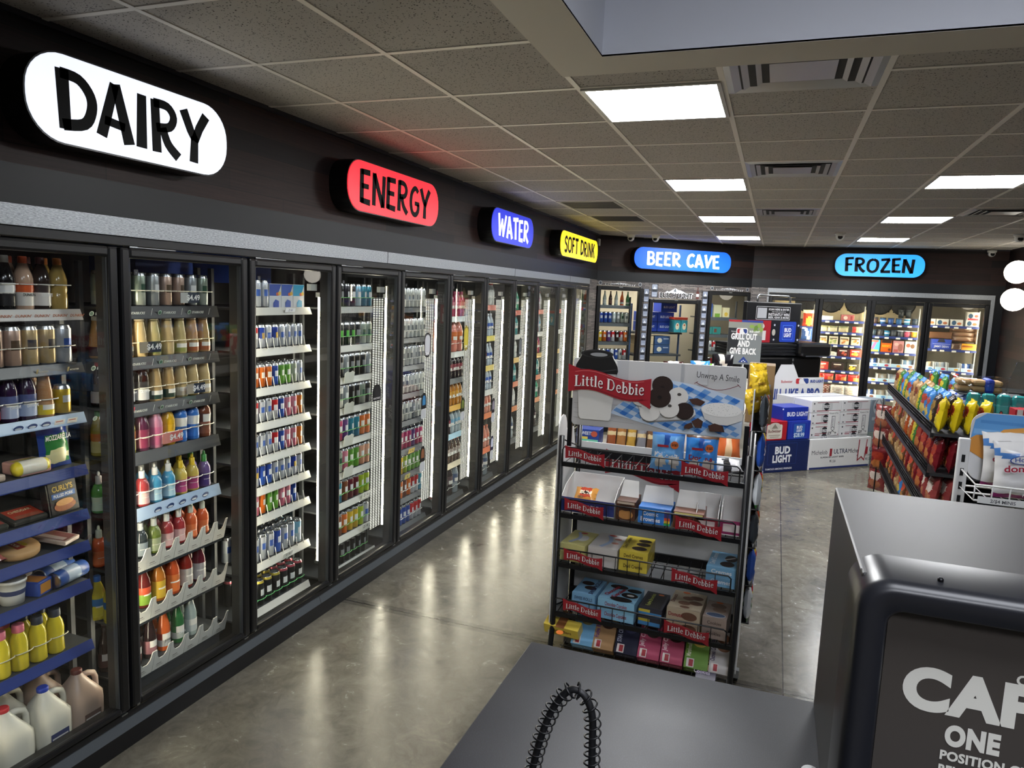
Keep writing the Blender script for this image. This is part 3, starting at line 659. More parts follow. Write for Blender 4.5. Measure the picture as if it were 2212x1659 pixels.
# ================= what stands behind each cooler door =================
def cans(kind, codes): return [None if c == '-' else can(kind, c) for c in codes.split()]
BC = {
 'cd': lambda: bottle('juice_bottle', '#c8ccce', '#121214', '#17171a', 'black', '#e8e8e8', 'CORE POWER'), 'do': lambda: bottle('juice_bottle', '#d4572e', '#c9a78e', '#e9e3da', 'orange capped', '#d8602f', 'DUNKIN'),
 'dw': lambda: bottle('juice_bottle', '#5a2b2b', '#2f231f', '#e6e0da', 'dark', '#3a3030', 'ICED COFFEE'), 'dc': lambda: bottle('juice_bottle', '#cf7a33', '#c2a35c', None, 'clear amber'),
 'gr': lambda: bottle('juice_bottle', '#4a4ab8', '#2a1526', '#b5303c', 'blue capped red', '#e8dfe2', 'CRAN'), 'gc': lambda: bottle('juice_bottle', '#4b49ad', '#2c1a38', '#aebbd6', 'blue capped dark', '#56618f', 'CRAN-GRAPE'),
 'yb': lambda: bottle('coffee_bottle', '#d7c24a', '#b98a5f', '#e4c92c', 'yellow chocolate', '#e0c030'),
 'fa': lambda: bottle('coffee_bottle', '#c9bfa4', '#c99a5e', '#3a2028', 'caramel coffee'), 'fb': lambda: bottle('coffee_bottle', '#c6bb9c', '#c2ab7c', None, 'pale coffee'), 'fc': lambda: bottle('coffee_bottle', '#c0b78f', '#b7a878', '#8a8f4e', 'vanilla coffee'),
 'fd': lambda: bottle('coffee_bottle', '#c9b9a2', '#b48f64', '#a65e3a', 'mocha coffee'), 'fe': lambda: bottle('coffee_bottle', '#20342c', '#b39768', '#1f3d34', 'dark green coffee'), 'ff': lambda: bottle('coffee_bottle', '#d2c6aa', '#c4ad7c', '#d9cdb4', 'cream coffee'),
 'mm': lambda: bottle('juice_bottle', '#cf3a44', '#1b1213', '#c6c6c6', 'black red capped', '#26262a', '28g'), 'tg': lambda: bottle('juice_bottle', '#3e8f45', '#b3a43a', '#e7d98f', 'green juice', '#cf7a2c'), 'tp': lambda: bottle('juice_bottle', '#e07a26', '#4a1a38', '#7c2747', 'purple juice'), 'tk': lambda: bottle('juice_bottle', '#d486b0', '#d08ba6', '#c9688f', 'pink juice'),
 'ty': lambda: bottle('juice_bottle', '#e2c21f', '#d7a824', '#dcae2a', 'yellow juice'), 'bb': lambda: bottle('shake_bottle', '#4d86cf', '#3b74c4', '#3a78cc', 'blue shake', '#dfe4ea', 'OWYN'), 'bn': lambda: bottle('shake_bottle', '#8a523a', '#7d452f', '#8d5540', 'brown shake', '#4f2620'),
 'kg': lambda: bottle('sport_bottle', '#e6e6e2', '#5fa04c', '#cfe3c6', 'green'), 'kr': lambda: bottle('sport_bottle', '#e6e6e2', '#a33a3e', '#e0b8b6', 'red'), 'kb': lambda: bottle('sport_bottle', '#e6e6e2', '#3f8fb8', '#a9cde0', 'blue'), 'ky': lambda: bottle('sport_bottle', '#e0bf2c', '#c9b25a', '#b4497e', 'yellow topped'), 'kv': lambda: bottle('sport_bottle', '#3b8f4a', '#6e5a8f', '#4b3a78', 'purple green topped'), 'kk': lambda: bottle('sport_bottle', '#c9cdd0', '#2b3438', '#8e9aa0', 'dark'), 'ko': lambda: bottle('sport_bottle', '#cfd8c9', '#d9663c', '#e07c4c', 'orange drink'), 'kl': lambda: bottle('sport_bottle', '#d9dcd6', '#6d7d3a', '#a6b08c', 'olive'),
 'vy': lambda: bottle('juice_bottle', '#2f72c9', '#e0cf3a', '#e6d744', 'blue capped yellow', '#3a7fc4'), 'vr': lambda: bottle('juice_bottle', '#c42f4a', '#5a1a24', '#8db048', 'red capped dark'), 'vo': lambda: bottle('juice_bottle', '#e8872a', '#63201f', '#86a83e', 'orange capped dark', '#d4573a'), 'va': lambda: bottle('juice_bottle', '#e8d42c', '#b8702a', '#d9b23c', 'amber yellow capped'), 'vc': lambda: bottle('juice_bottle', '#e8d42c', '#c8552c', '#d9763c', 'coral yellow capped'), 'vm': lambda: bottle('juice_bottle', '#e8d42c', '#8a2a22', '#c9c4bc', 'red yellow capped'), 'vp': lambda: bottle('juice_bottle', '#e8d42c', '#5e1f2c', '#b9b4b4', 'plum yellow capped'),
 'so': lambda: bottle('soda_bottle', '#c96a2c', '#d2612a', '#b7b7b4', 'orange glass', '#8d2a22', 'JONES'), 'sb': lambda: bottle('soda_bottle', '#3c2620', '#2e1713', '#5a3a34', 'brown glass'), 'sv': lambda: bottle('soda_bottle', '#2b2224', '#241518', '#9b6a70', 'dark glass'), 'sg': lambda: bottle('soda_bottle', '#2d5a34', '#2a6b3a', '#b5bdb4', 'green glass', '#3c7a48', 'JONES'), 'sc': lambda: bottle('soda_bottle', '#b9c2bf', '#a9b6b2', '#c3c9c7', 'clear glass'),
 'ny': lambda: bottle('milk_bottle', '#d97384', '#d8c534', None, 'yellow pink capped'), 'nb': lambda: bottle('milk_bottle', '#3a3f4a', '#d8c534', None, 'yellow dark capped'),
 'wc': lambda: bottle('water_bottle', '#c9cfd2', '#a8b6ba', '#7fb2cc', 'clear water'), 'wb': lambda: bottle('water_bottle', '#d9dee2', '#b5c0c8', '#3a5fae', 'blue labelled water'), 'wt': lambda: bottle('water_bottle', '#c23c40', '#3f8a8c', '#9cc4be', 'teal red capped'), 'wr': lambda: bottle('water_bottle', '#c8402c', '#cfcfc8', '#e0e0da', 'white orange capped'), 'wp': lambda: bottle('water_bottle', '#d87a5a', '#cf8a74', '#c9725c', 'peach'), 'wd': lambda: bottle('water_bottle', '#2b2b30', '#2c2426', '#8a3e48', 'dark'), 'wo': lambda: bottle('water_bottle', '#d2542a', '#57443a', '#a89a90', 'dark orange capped'), 'wk': lambda: bottle('water_bottle', '#b8466a', '#a83a58', '#c46a7e', 'pink red'), 'wn': lambda: bottle('water_bottle', '#e0b43a', '#b8792c', '#d09a3c', 'amber yellow capped'), 'wg': lambda: bottle('water_bottle', '#2f8a5a', '#3c9a72', '#a8cdb8', 'green'),
 'lp': lambda: bottle('large_bottle', '#d9784c', '#d98a78', '#d2743c', 'large pink orange'), 'lc': lambda: bottle('large_bottle', '#c8cdd2', '#8d979c', '#4a5a78', 'large clear'), 'ld': lambda: bottle('large_bottle', '#3a3a40', '#3a3234', '#5c4a4e', 'large dark'),
}
def bots(codes): return [None if c == '-' else BC[c]() for c in codes.split()]
def price_card(parent, T, w, h, txt, back='#1b1b1e', ink='#f0f0f0', left=None):
    mb = MB(); a = Art(mb, T); mb.prism(rr(-w / 2, -h / 2, w / 2, h / 2, .002, 2), .0012, C(back, .4), T); a.k = 4
    if left: a.rect(-w / 2, -h / 2, -w / 2 + w * .38, h / 2, left)
    a.text(txt, w * .17 if left else 0, -h * .22, h * .5, ink, None, 'c', .03); return mb.build('price_card', parent)
RA = '#c9c9c4'
# ---- door 1: dairy and lunch foods ----
z1 = [1.955, 1.735, 1.525, 1.30, 1.105, .965, .79, .515]
st = shelf_unit(2, z1, ['#dcd8d4', '#20242a', '#a9c0dc', '#1f3478', '#1f3478', '#1f3478', '#1f3478', '#1f3478'], .036)
E1 = 2.15; sh = st[1]; ym = st[2][2]
ys = row(2, 1, z1[0], bots('cd cd do dw dc'), .072, E1, 2, '#d8d8d4', .1, -2.74, .08, st)
row(2, 2, z1[1], cans('tall_can', 'rb rb tn tn si'), .071, E1 + .01, 3, '#e2ddd0', .075, -2.74, .07, st)
row(2, 3, z1[2], bots('gr gc gc yb'), .074, E1 - .075, 2, '#e0e0dc', .075, -2.74, .08, st)
p = can('drink_can', 'ye'); put(p, (-2.74, E1 - .04, z1[2]), 0, 'small yellow can, fifth from left, third shelf, nearest cooler door', 'drinks on the third shelf of the nearest cooler door')
def railT(si, y, zs, dz=-.02): return place((.0105, y - ym, zs[si] - .06 + dz), (0, 1, 0), (.35, 0, 1))
mb = MB(); 
for q in range(6): Art(mb, railT(0, 1.78 + q * .075, z1)).text("DUNKIN'", 0, -.006, .011, '#b9653f', .062)
mb.build('rail_lettering', sh[0])
mb = MB(); a = Art(mb, railT(2, 1.95, z1)); 
for q in range(5):
    x = q * .055 - .06
    if q < 3: a.ell(x, 0, .02, .012, '#1c3f7a').ell(x, -.003, .015, .005, '#dfe8f2')
    else: a.rect(x - .02, -.012, x + .024, .012, '#eceae4').rect(x - .016, .002, x + .016, .006, '#b55a4a')
mb.build('rail_print', sh[2])
price_card(sh[1], railT(1, 1.80, z1, -.024), .05, .03, '$3.99', '#e9e7e2', '#1a1a1c')
mb = MB(); a = Art(mb, railT(1, 2.0, z1)); 
for q in (-.03, .1): a.rect(q, -.01, q + .008, .012, '#b9a46a').text('MONSTER', q + .012, -.004, .007, '#d9d4c4', .04, 'l')
mb.build('rail_print', sh[1])
# flat packs
def fold(n, k): return [q / (n - 1) * 2 - 1 for q in range(n)]
def pouch(name, w, h, d, base, paint=None, seed=1, nu=9, nv=11, crimp=.10, lean=0.0):
    """a filled bag: width along y, height z, front towards +x; paint(u,v)->colour or None, u,v in -1..1"""
    rnd = random.Random(seed); mb = MB(); U, V = fold(nu, 0), fold(nv, 0); grid = {}
    for sgn in (1, -1):
        for j, v in enumerate(V):
            for i, u in enumerate(U):
                e = max(0, 1 - abs(u) ** 3) ** .6 * max(0, 1 - (abs(v) / (1 - crimp)) ** 4 if abs(v) < 1 - crimp else 0) ** .5
                wj = 1 - .06 * (1 - v * v) + .02 * (abs(v) > .9)
                x = sgn * d / 2 * e * (1 + .18 * rnd.uniform(-1, 1)) + (.0012 * sgn if e < .05 else 0) + (abs(v) > 1 - crimp) * .004 * math.sin(i * 2.3 + seed)
                if abs(u) > .999: x = 0
                grid[(sgn, i, j)] = (x, u * w / 2 * wj + .004 * rnd.uniform(-1, 1) * (abs(u) < 1), (v + 1) * h / 2 + .003 * rnd.uniform(-1, 1))
    for sgn in (1, -1):
        for j in range(nv - 1):
            for i in range(nu - 1):
                q = [grid[(sgn, i, j)], grid[(sgn, i + 1, j)], grid[(sgn, i + 1, j + 1)], grid[(sgn, i, j + 1)]]
                c = (paint((U[i] + U[i + 1]) / 2, (V[j] + V[j + 1]) / 2) if paint else None) or base
                mb.add(q if sgn > 0 else q[::-1], [(0, 1, 2, 3)], C(c, .22) if isinstance(c, str) else c)
    o = mb.mesh(name); bm = bmesh.new(); bm.from_mesh(o); bmesh.ops.remove_doubles(bm, verts=bm.verts, dist=.0004); bm.to_mesh(o); bm.free()
    for p in o.polygons: p.use_smooth = True
    return o
def obj(name, me, loc, rot=(0, 0, 0), sc=1.0, label=None, cat=None, group=None, parent=None):
    o = bpy.data.objects.new(name, me); COL.objects.link(o); o.location = loc if parent else (loc[0], loc[1], loc[2] + .0012); o.rotation_euler = rot; o.scale = (sc,) * 3
    if parent: o.parent = parent
    if label: tag(o, label, cat, group)
    return o
def carton(name, w, d, h, base, front=None, top=None, side=None, bev=.0015):
    """box: d along x (front +x), w along y, h up; front(art), top(art) print on it"""
    mb = MB(); mb.bbox((-d, -w / 2, 0), (0, w / 2, h), C(base, .35), bev)
    if front: front(Art(mb, place((.0, 0, h / 2), (0, 1, 0), (0, 0, 1))))
    if top: top(Art(mb, place((-d / 2, 0, h), (0, 1, 0), (-1, 0, 0))))
    if side: side(Art(mb, place((-d / 2, w / 2, h / 2), (-1, 0, 0), (0, 0, 1))))
    return mb.mesh(name)
def tub(name, r, h, body, lid, band=None):
    mb = MB(); mb.lathe([(r * .82, 0), (r * .88, h * .4), (r * .93, h * .6), (r * .98, h * .88), (r * 1.04, h * .88), (r * 1.04, h), (r * .98, h), (r * .97, h - .004)], [C(body, .35), C(band or body, .35), C(body, .35), C(lid, .35)], 18)
    return mb.mesh(name)
G1 = 'chilled foods behind the nearest cooler door'
o = obj('cheese_bag', pouch('cheese_bag', .15, .2, .05, '#27408c', lambda u, v: ('#2f7a3c' if v < .4 and abs(u) < .85 and v > -.75 else None) if not (u * u / .4 + (v + .45) ** 2 / .12 < 1) else '#d9d6a8', 3), (-2.76, 2.09, z1[3]), (0, -.12, .1), 1, 'blue and green bag of shredded cheese, fourth shelf of nearest cooler', 'cheese', G1)
mb = MB(); Art(mb, place((.031, 0, .118), (0, 1, 0), (.12, 0, 1))).text('MOZZARELLA', 0, 0, .02, '#f0efe6', .12); mb.build('lettering', o)
def pack(name, base, w, d, h, ap, loc, label, cat='meat pack', rot=(0, 0, 0), nm=None):
    return obj(nm or name, carton(name, w, d, h, base, None, ap, None, .008), loc, rot, 1, label, cat, G1)
pack('ham_pack', '#c99a92', .13, .11, .05, lambda a: a.rect(-.05, -.02, .05, .03, '#c9b45a').text('HAM', 0, -.005, .016, '#33448f'), (-2.725, 1.98, z1[3]), 'pink boxed ham pack beside the shredded cheese bag')
mb = MB(); mb.lathe([(.004, 0), (.026, .006), (.03, .02), (.03, .12), (.026, .135), (.006, .145)], [C('#e3d23c', .3), C('#e3d23c', .3), C('#efe9d8', .3), C('#e3d23c', .3)], 14)
o = obj('sausage_roll', mb.mesh('sausage_roll'), (-2.745, 1.90, z1[3] + .03), (PI / 2, 0, PI), 1, 'white and yellow wrapped sausage roll left of the boxed ham', 'meat pack', G1)
pack('sliced_meat_pack', '#cbb6a4', .14, .12, .028, lambda a: a.rect(-.05, -.03, .05, .02, '#e7e2d6'), (-2.725, 1.79, z1[3]), 'pale sliced meat pack at the left end of the fourth shelf')
pack('cheddar_pack', '#3b3a36', .14, .12, .025, lambda a: a.rect(-.06, -.045, .06, .04, '#b8432f').text('CHEDDAR', 0, .008, .016, '#efe0b0', .09).rect(-.05, -.045, .05, -.02, '#a05a44'), (-2.725, 1.95, z1[4]), 'red labelled cheddar sausage pack on the fifth shelf', rot=(0, .22, 0))
pack('green_meat_pack', '#3b3d38', .12, .12, .025, lambda a: a.rect(-.05, -.04, .05, .05, '#6fae3a').rect(-.05, -.045, .05, -.015, '#9a4a42'), (-2.725, 1.80, z1[4]), 'bright green labelled meat pack left of the cheddar sausages', rot=(0, .22, 0))
def pk(a):
    a.rect(-.07, -.06, .07, .065, '#17181b').text("CURLY'S", 0, .03, .022, '#d9b64a', .105).rect(-.06, .0, .06, .022, '#2f5fa8').text('PULLED PORK', 0, .005, .012, '#f0f0ea', .1).ell(0, -.035, .055, .022, '#a8643f').ell(.0, -.02, .045, .014, '#d29a5c')
o = obj('pulled_pork_box', carton('pulled_pork_box', .15, .04, .14, '#1b1c20', pk, None, None, .006), (-2.725, 2.1, z1[4]), (0, -.15, .15), 1, 'black upright box of pulled pork on the fifth shelf', 'box', G1)
mb = MB(); mb.lathe([(.001, 0), (.08, 0), (.085, .008), (.085, .026), (.08, .034), (.001, .036)], C('#c99f6c', .5), 24); a = Art(mb, Matrix.Translation((0, 0, .036))); a.rect(-.06, -.03, .03, .03, '#d6b53c').rect(-.03, -.025, .045, .01, '#a83a2c').text('FLOUR', .0, -.015, .014, '#f2e8c8', .06)
o = obj('tortilla_pack', mb.mesh('tortilla_pack'), (-2.8, 1.93, z1[5] + .012), (0, .16, 0), 1, 'round tan tortilla pack with red and yellow label on the sixth shelf', 'tortillas', G1)
obj('bacon_pack', carton('bacon_pack', .1, .2, .018, '#b9a79c', None, lambda a: a.rect(-.04, -.09, .04, .09, '#8d5a54').rect(-.035, -.08, -.005, .08, '#c9b7ae').rect(.01, .02, .04, .08, '#d8d2cc'), None, .004), (-2.71, 2.11, z1[5] + .012), (0, .14, .35), 1, 'long flat bacon pack lying right of the round tortilla pack', 'meat pack', G1)
obj('sausage_ring_pack', pouch('sausage_ring_pack', .11, .12, .05, '#a35a52', None, 5), (-2.72, 1.79, z1[5] + .03), (0, -1.3, 0), 1, 'red vacuum packed sausages at the left end of the sixth shelf', 'meat pack', G1)
for (y, x, lz, l) in ((1.89, -2.77, z1[6], 'white dip tub at the front of the seventh shelf'), (1.99, -2.87, z1[6], 'white dip tub behind the blue biscuit box, seventh shelf'), (1.79, -2.87, z1[6], 'white dip tub half hidden at the back left of the seventh shelf')):
    obj('dip_tub', tub('dip_tub', .05, .1, '#dcdcd6', '#e6e6e2', '#3a4468'), (x, y, lz), (0, 0, 0), 1, l, 'tub', G1)
obj('biscuit_box', carton('biscuit_box', .08, .12, .06, '#2c4a9c', lambda a: a.rect(-.03, -.02, .03, .02, '#c98a3a'), lambda a: a.rect(-.03, -.05, .03, .05, '#b87a34'), None, .004), (-2.73, 2.0, z1[6]), (0, 0, .3), 1, 'blue and orange biscuit box right of the front dip tub', 'box', G1)
for q, (x, zz, l) in enumerate(((-2.74, 0, 'front silver and blue dough tube lying on the seventh shelf'), (-2.82, 0, 'rear silver and blue dough tube lying on the seventh shelf'))):
    mb = MB(); mb.lathe([(.032, 0), (.035, .004), (.035, .05), (.035, .12), (.035, .166), (.032, .17)], [STEEL, C('#33569c', .35), C('#9fb4cf', .35), C('#33569c', .35), STEEL], 16); obj('dough_tube', mb.mesh('dough_tube'), (x, 2.04, z1[6] + .035), (-PI / 2, 0, .2), 1, l, 'tube', G1)
row(2, 8, z1[7], bots('ny ny ny nb nb'), .076, E1 - .07, 2, '#cfc9a8', .08, -2.745, .085, st)
def milk_jug(cap, milk, seed, lbl=None):
    k = ('jug', cap, milk, lbl)
    if k in PROTO: return PROTO[k]
    M_ = C(milk, .35); mb = MB(); vs = []; n = 20
    prof = [(0, .066, 0), (.006, .073, 0), (.04, .076, 0), (.1, .076, 0), (.135, .074, .0), (.165, .064, .006), (.19, .05, .012), (.215, .034, .014), (.232, .022, .014), (.24, .0205, .014)]
    for z, r, off in prof:
        p = 4.5 if z < .16 else 3.0 if z < .2 else 2
        for i in range(n):
            t = 2 * PI * i / n; c, s = math.cos(t), math.sin(t); k2 = (abs(c) ** p + abs(s) ** p) ** (-1 / p); x, y = r * c * k2, r * s * k2
            if .09 < z < .21 and y > 0: f = max(0, 1 - abs(x) / .045); y *= 1 - .38 * f * (1 - abs(z - .15) / .07 if abs(z - .15) < .07 else 0)
            vs.append((x, y - off, z))
    fs = [(j * n + i, j * n + (i + 1) % n, (j + 1) * n + (i + 1) % n, (j + 1) * n + i) for j in range(len(prof) - 1) for i in range(n)] + [tuple(range(n - 1, -1, -1)), tuple((len(prof) - 1) * n + i for i in range(n))]
    mb.add(vs, fs, M_, None, True)
    if lbl: Art(mb, place((.0762, 0, .05), (0, 1, 0), (0, 0, 1))).rect(-.04, -.015, .04, .02, lbl).rect(-.035, -.006, .035, .0, '#d8d4cc')
    mb2 = MB(); mb2.tube([(0, .012, .214), (0, .04, .212), (0, .066, .2), (0, .076, .175), (0, .078, .14), (0, .076, .105), (0, .066, .09)], [.014, .013, .0125, .0125, .0125, .0125, .012], M_, 10)
    m3 = MB(); m3.lathe([(.021, .236), (.0225, .24), (.0225, .252), (.019, .256)], C(cap, .4), 16, Matrix.Translation((0, -.014, 0)))
    PROTO[k] = ('milk_jug', [(None, mb.mesh('milk_jug')), ('handle', mb2.mesh('jug_handle')), ('cap', m3.mesh('jug_cap'))], 'milk jug', 'milk jug'); return PROTO[k]
mb = MB(); mb.box((-3.3, 1.53, .1), (-2.69, 2.165, .13), C('#3a3d40', .6)); tag(mb.build('cooler_deck'), 'low dark deck carrying the milk jugs behind the nearest cooler door', 'deck')
for x, y, c, mk, lb_, l in ((-2.74, 1.66, '#c23a44', '#d6d2c4', None, 'white milk jug at the left edge, half out of view'), (-2.75, 1.83, '#c8363c', '#d9d5c6', None, 'white milk jug with red cap in the front row'), (-2.91, 1.75, '#a8344a', '#d2cebf', None, 'white milk jug with red cap in the second row'),
    (-2.75, 1.995, '#2c46b4', '#d9d5c6', '#2f3a66', 'white milk jug with blue cap in the front row'), (-2.91, 1.92, '#33459c', '#d2cebf', None, 'white milk jug with blue cap in the second row'), (-3.07, 1.85, '#33459c', '#c6c2b4', None, 'white milk jug in the third row behind the blue capped ones'),
    (-2.9, 2.085, '#5a2b28', '#a08a7c', None, 'brown capped chocolate milk jug in the second row'), (-3.07, 2.02, '#4a2422', '#8d7a6c', None, 'brown capped chocolate milk jug in the third row'), (-2.75, 2.15, '#5e2d2a', '#b09a8c', '#6a5148', 'brown capped chocolate milk jug at the right front corner')):
    put(milk_jug(c, mk, 1, lb_), (x, y, .13), 0, l + ' of the nearest cooler', 'milk jugs at the bottom of the nearest cooler')
# ---- door 2: coffee, juice and soda ----
z2 = [1.965, 1.735, 1.52, 1.295, 1.03, .775, .525, .255]
st = shelf_unit(3, z2, ['#20242a', '#20242a', '#20242a', '#3a3d42', '#a9c0dc', '#20242a', '#20242a', '#20242a'], .05); sh = st[1]; ym = st[2][2]; E2 = 2.925
row(3, 1, z2[0], cans('sleek_can', 'gg gg gg gy rb rb gy gg'), .077, E2, 2, '#e6e2d0', .075, -2.735, .065, st)
row(3, 2, z2[1], bots('fa fa fb fc fb fc fd fd'), .078, E2 + .005, 2, '#e6dcbc', .07, -2.735, .075, st)
row(3, 3, z2[2], bots('mm mm mm fe fe ff ff ff'), .078, E2 + .005, 2, '#e6e0cc', .075, -2.735, .075, st)
row(3, 4, z2[3], bots('tg tg tp tk ty bb bb bn'), .078, E2, 2, '#e8e2d4', .07, -2.735, .08, st)
row(3, 5, z2[4], bots('kg kr kr kb kb ky ky kv'), .078, E2 - .005, 2, '#e8e8e4', .075, -2.735, .085, st)
row(3, 6, z2[5], bots('ko kk kk kl kr kr ko ko'), .078, E2 - .005, 2, None, 0, -2.75, .08, st)
row(3, 7, z2[6], bots('vy vr vo va vc vm vp'), .088, E2 - .03, 2, None, 0, -2.75, .085, st)
row(3, 8, z2[7], bots('sb sb sv so sg sc'), .088, E2 - .09, 2, None, 0, -2.75, .085, st)
def rail2(si, y, dz=-.026): return place((.0105, y - ym, z2[si] - .06 + dz), (0, 1, 0), (.3, 0, 1))
for si in (0, 1, 2):
    mb = MB()
    for q in range(4): a = Art(mb, rail2(si, 2.27 + q * .178)); a.ell(-.05, .001, .011, .011, '#a9bdb0').ell(-.05, .001, .008, .008, '#2d5444').text('STARBUCKS', .005, -.005, .011, '#cfd4cf', .075).rect(.078, -.02, .08, .022, '#d9dcd8')
    mb.build('rail_lettering', sh[si])
mb = MB(); a = Art(mb, rail2(2, 2.33)); a.rect(-.05, -.022, .09, .024, '#a3263c').text('STRENGTH', .03, -.006, .014, '#f0e6e6', .085); mb.build('rail_lettering', sh[2])
mb = MB(); a = Art(mb, rail2(4, 2.6))
for q in range(5): a.ell(q * .075 - .06, 0, .022, .015, '#1c3f7a').ell(q * .075 - .06, -.004, .016, .006, '#dfe8f2')
mb.build('rail_print', sh[4])
for si, y, z, b, lf in ((0, 2.74, .045, '#1d2a3c', '#b9b9b4'), (1, 2.5, .05, '#1d2a3c', '#a59a84'), (2, 2.77, .045, '#1d2a3c', '#a59a84'), (3, 2.62, .05, '#c96a62', '#d98a80')):
    price_card(sh[si], place((.03, y - ym, z2[si] - .06 + z), (0, 1, 0), (0, 0, 1)), .12, .05, '$4.49', b, '#f2f2ee', lf)
price_card(sh[3], place((.03, 2.28 - ym, z2[3] - .06 + .0), (0, 1, 0), (0, 0, 1)), .07, .045, '$3.09', '#3f7a44', '#eef2e6')
mb = MB(); a = Art(mb, place((.034, 2.33 - ym, z2[4] - .07), (0, 1, 0), (0, 0, 1))); mb.prism(rr(-.05, -.035, .05, .035, .006), .001, C('#c9404e', .4), place((.033, 2.33 - ym, z2[4] - .07), (0, 1, 0), (0, 0, 1))); a.k = 4
a.ell(-.02, 0, .016, .02, '#d9e6ea').text('10.1oz', .0, -.025, .012, '#f0f0f0', .06); mb.build('price_card', sh[4])
# white notched trays along the three lower shelves
for si in (5, 6, 7):
    n = 8 if si == 5 else 7; pw = .69 / n; o = []; y0 = -.345
    for q in range(n):
        a = y0 + q * pw; o += [(a + .004, .085), (a + .018, .085), (a + .026, .045), (a + pw * .5, .03), (a + pw - .012, .045), (a + pw - .006, .085)]
    mb = MB(); T = place((.014, 0, z2[si] - .06 - .012), (0, 1, 0), (.25, 0, 1)); top = [(x, y) for x, y in o]
    for q in range(n):
        a = y0 + q * pw; mb.prism([(a + .0015, -.03), (a + pw - .0015, -.03), (a + pw - .0015, .085), (a + pw - .014, .085), (a + pw - .022, .045), (a + pw * .5 + .012, .028), (a + pw * .5 - .012, .028), (a + .022, .045), (a + .012, .085), (a + .0015, .085)][::1], .004, C('#d8d7d0', .4), T)
    A_ = Art(mb, T @ Matrix.Translation((0, 0, .004)))
    for q in range(n): A_.rect(y0 + q * pw + .02, -.002, y0 + q * pw + .05, .003, '#8d8a86').rect(y0 + q * pw + .02, -.012, y0 + q * pw + .06, -.008, '#a5a29c')
    lab(mb.build('notched_tray', sh[si]), 'white notched tray front')
mb = MB(); mb.box((-3.2, 2.32, .1), (-2.69, 2.93, .2), C('#2e3136', .6)); tag(mb.build('cooler_deck'), 'dark deck under the glass soda bottles behind the second cooler door', 'deck')
# ---- door 3: slim energy cans ----
z3 = [1.955, 1.725, 1.50, 1.30, 1.105, .925, .755, .475, .2]
st = shelf_unit(4, z3, RA, .036); sh = st[1]; ym = st[2][2]; E3 = 3.695
L3 = [None, 'rd bs si bs si si si si', 'or or or bl gr gr sg si', 'rd si si rd bl pk pk or', 'si si si rd bl pk pk or', 'bs bl bl si si si bs si', 'pk or gr gr pk pk bl -']
for si in range(1, 7): row(4, si + 1, z3[si], cans('slim_can', L3[si]), .0572, E3, 3, None, 0, -2.735, .058, st)
row(4, 1, z3[0], cans('sleek_can', 'si si'), .062, E3 - .315, 2, None, 0, -2.735, .064, st)
row(4, 8, z3[7], cans('sleek_can', 'si si si si bl si si lb'), .066, E3, 3, None, 0, -2.74, .068, st)
row(4, 9, z3[8], cans('tall_can', 'kr ky ky ky kr kr kr'), .073, E3 + .01, 3, '#57b06a', .05, -2.74, .074, st)
for q, (b, l) in enumerate((('#2347a0', 'left blue and silver four pack of slim cans on the top shelf, third cooler door'), ('#2a50a8', 'middle blue and silver four pack of slim cans on the top shelf, third cooler door'), ('#2f9bc4', 'light blue four pack of slim cans on the top shelf, third cooler door'))):
    def fr(a, b=b): a.poly([(-.052, .0), (.02, .0), (.052, .066), (-.052, .066)], b).ell(.02, .01, .014, .01, '#c8603a').ell(.036, .014, .012, .012, '#d9b24a').poly([(-.02, -.066), (.03, -.066), (.03, -.03), (.0, -.02), (-.02, -.04)], b)
    obj('four_pack', carton('four_pack', .106, .11, .137, '#c9ced6', fr), (-2.715, E3 - .265 + q * .108, z3[0]), (0, 0, 0), 1, l, 'can pack', 'four packs on the top shelf of the third cooler')
# bent wire stops in front of every lane
for si in range(1, 8):
    mb = MB(); zz = z3[si] - .06; n = 8; p = .0572 if si < 7 else .066
    for q in range(n):
        y = E3 - p * (n - q - .5) - ym; mb.tube([(-.002, y + .012, zz + .002), (.012, y + .008, zz + .004), (.016, y - .004, zz + .03), (.014, y - .01, zz + .065)], .0024, C('#e2e2de', .3), 5)
    mb.build('lane_stops', sh[si])
price_card(sh[7], place((.02, 3.5 - ym, z3[7] - .06 - .015), (0, 1, 0), (.3, 0, 1)), .09, .03, '2 / 6', '#e4e4de', '#2a2a2c')
price_card(sh[0], place((.02, 3.52 - ym, z3[0] - .06 - .012), (0, 1, 0), (.3, 0, 1)), .09, .025, '2 / 6', '#d4d8e0', '#2a2a6c')
BCt = carton('blue_shipping_box', .36, .3, .2, '#2b4fb0', lambda a: a.rect(-.15, .0, .15, .012, '#5a78c8'))
obj('blue_shipping_box', BCt, (-2.88, 2.8, 2.09), (0, 0, 0), 1, 'blue carton lying on top behind the second cooler door', 'carton', 'blue cartons above the cooler shelves')
obj('blue_shipping_box', BCt, (-2.88, 3.42, 2.085), (0, 0, 0), 1, 'blue carton lying on top behind the third cooler door', 'carton', 'blue cartons above the cooler shelves')
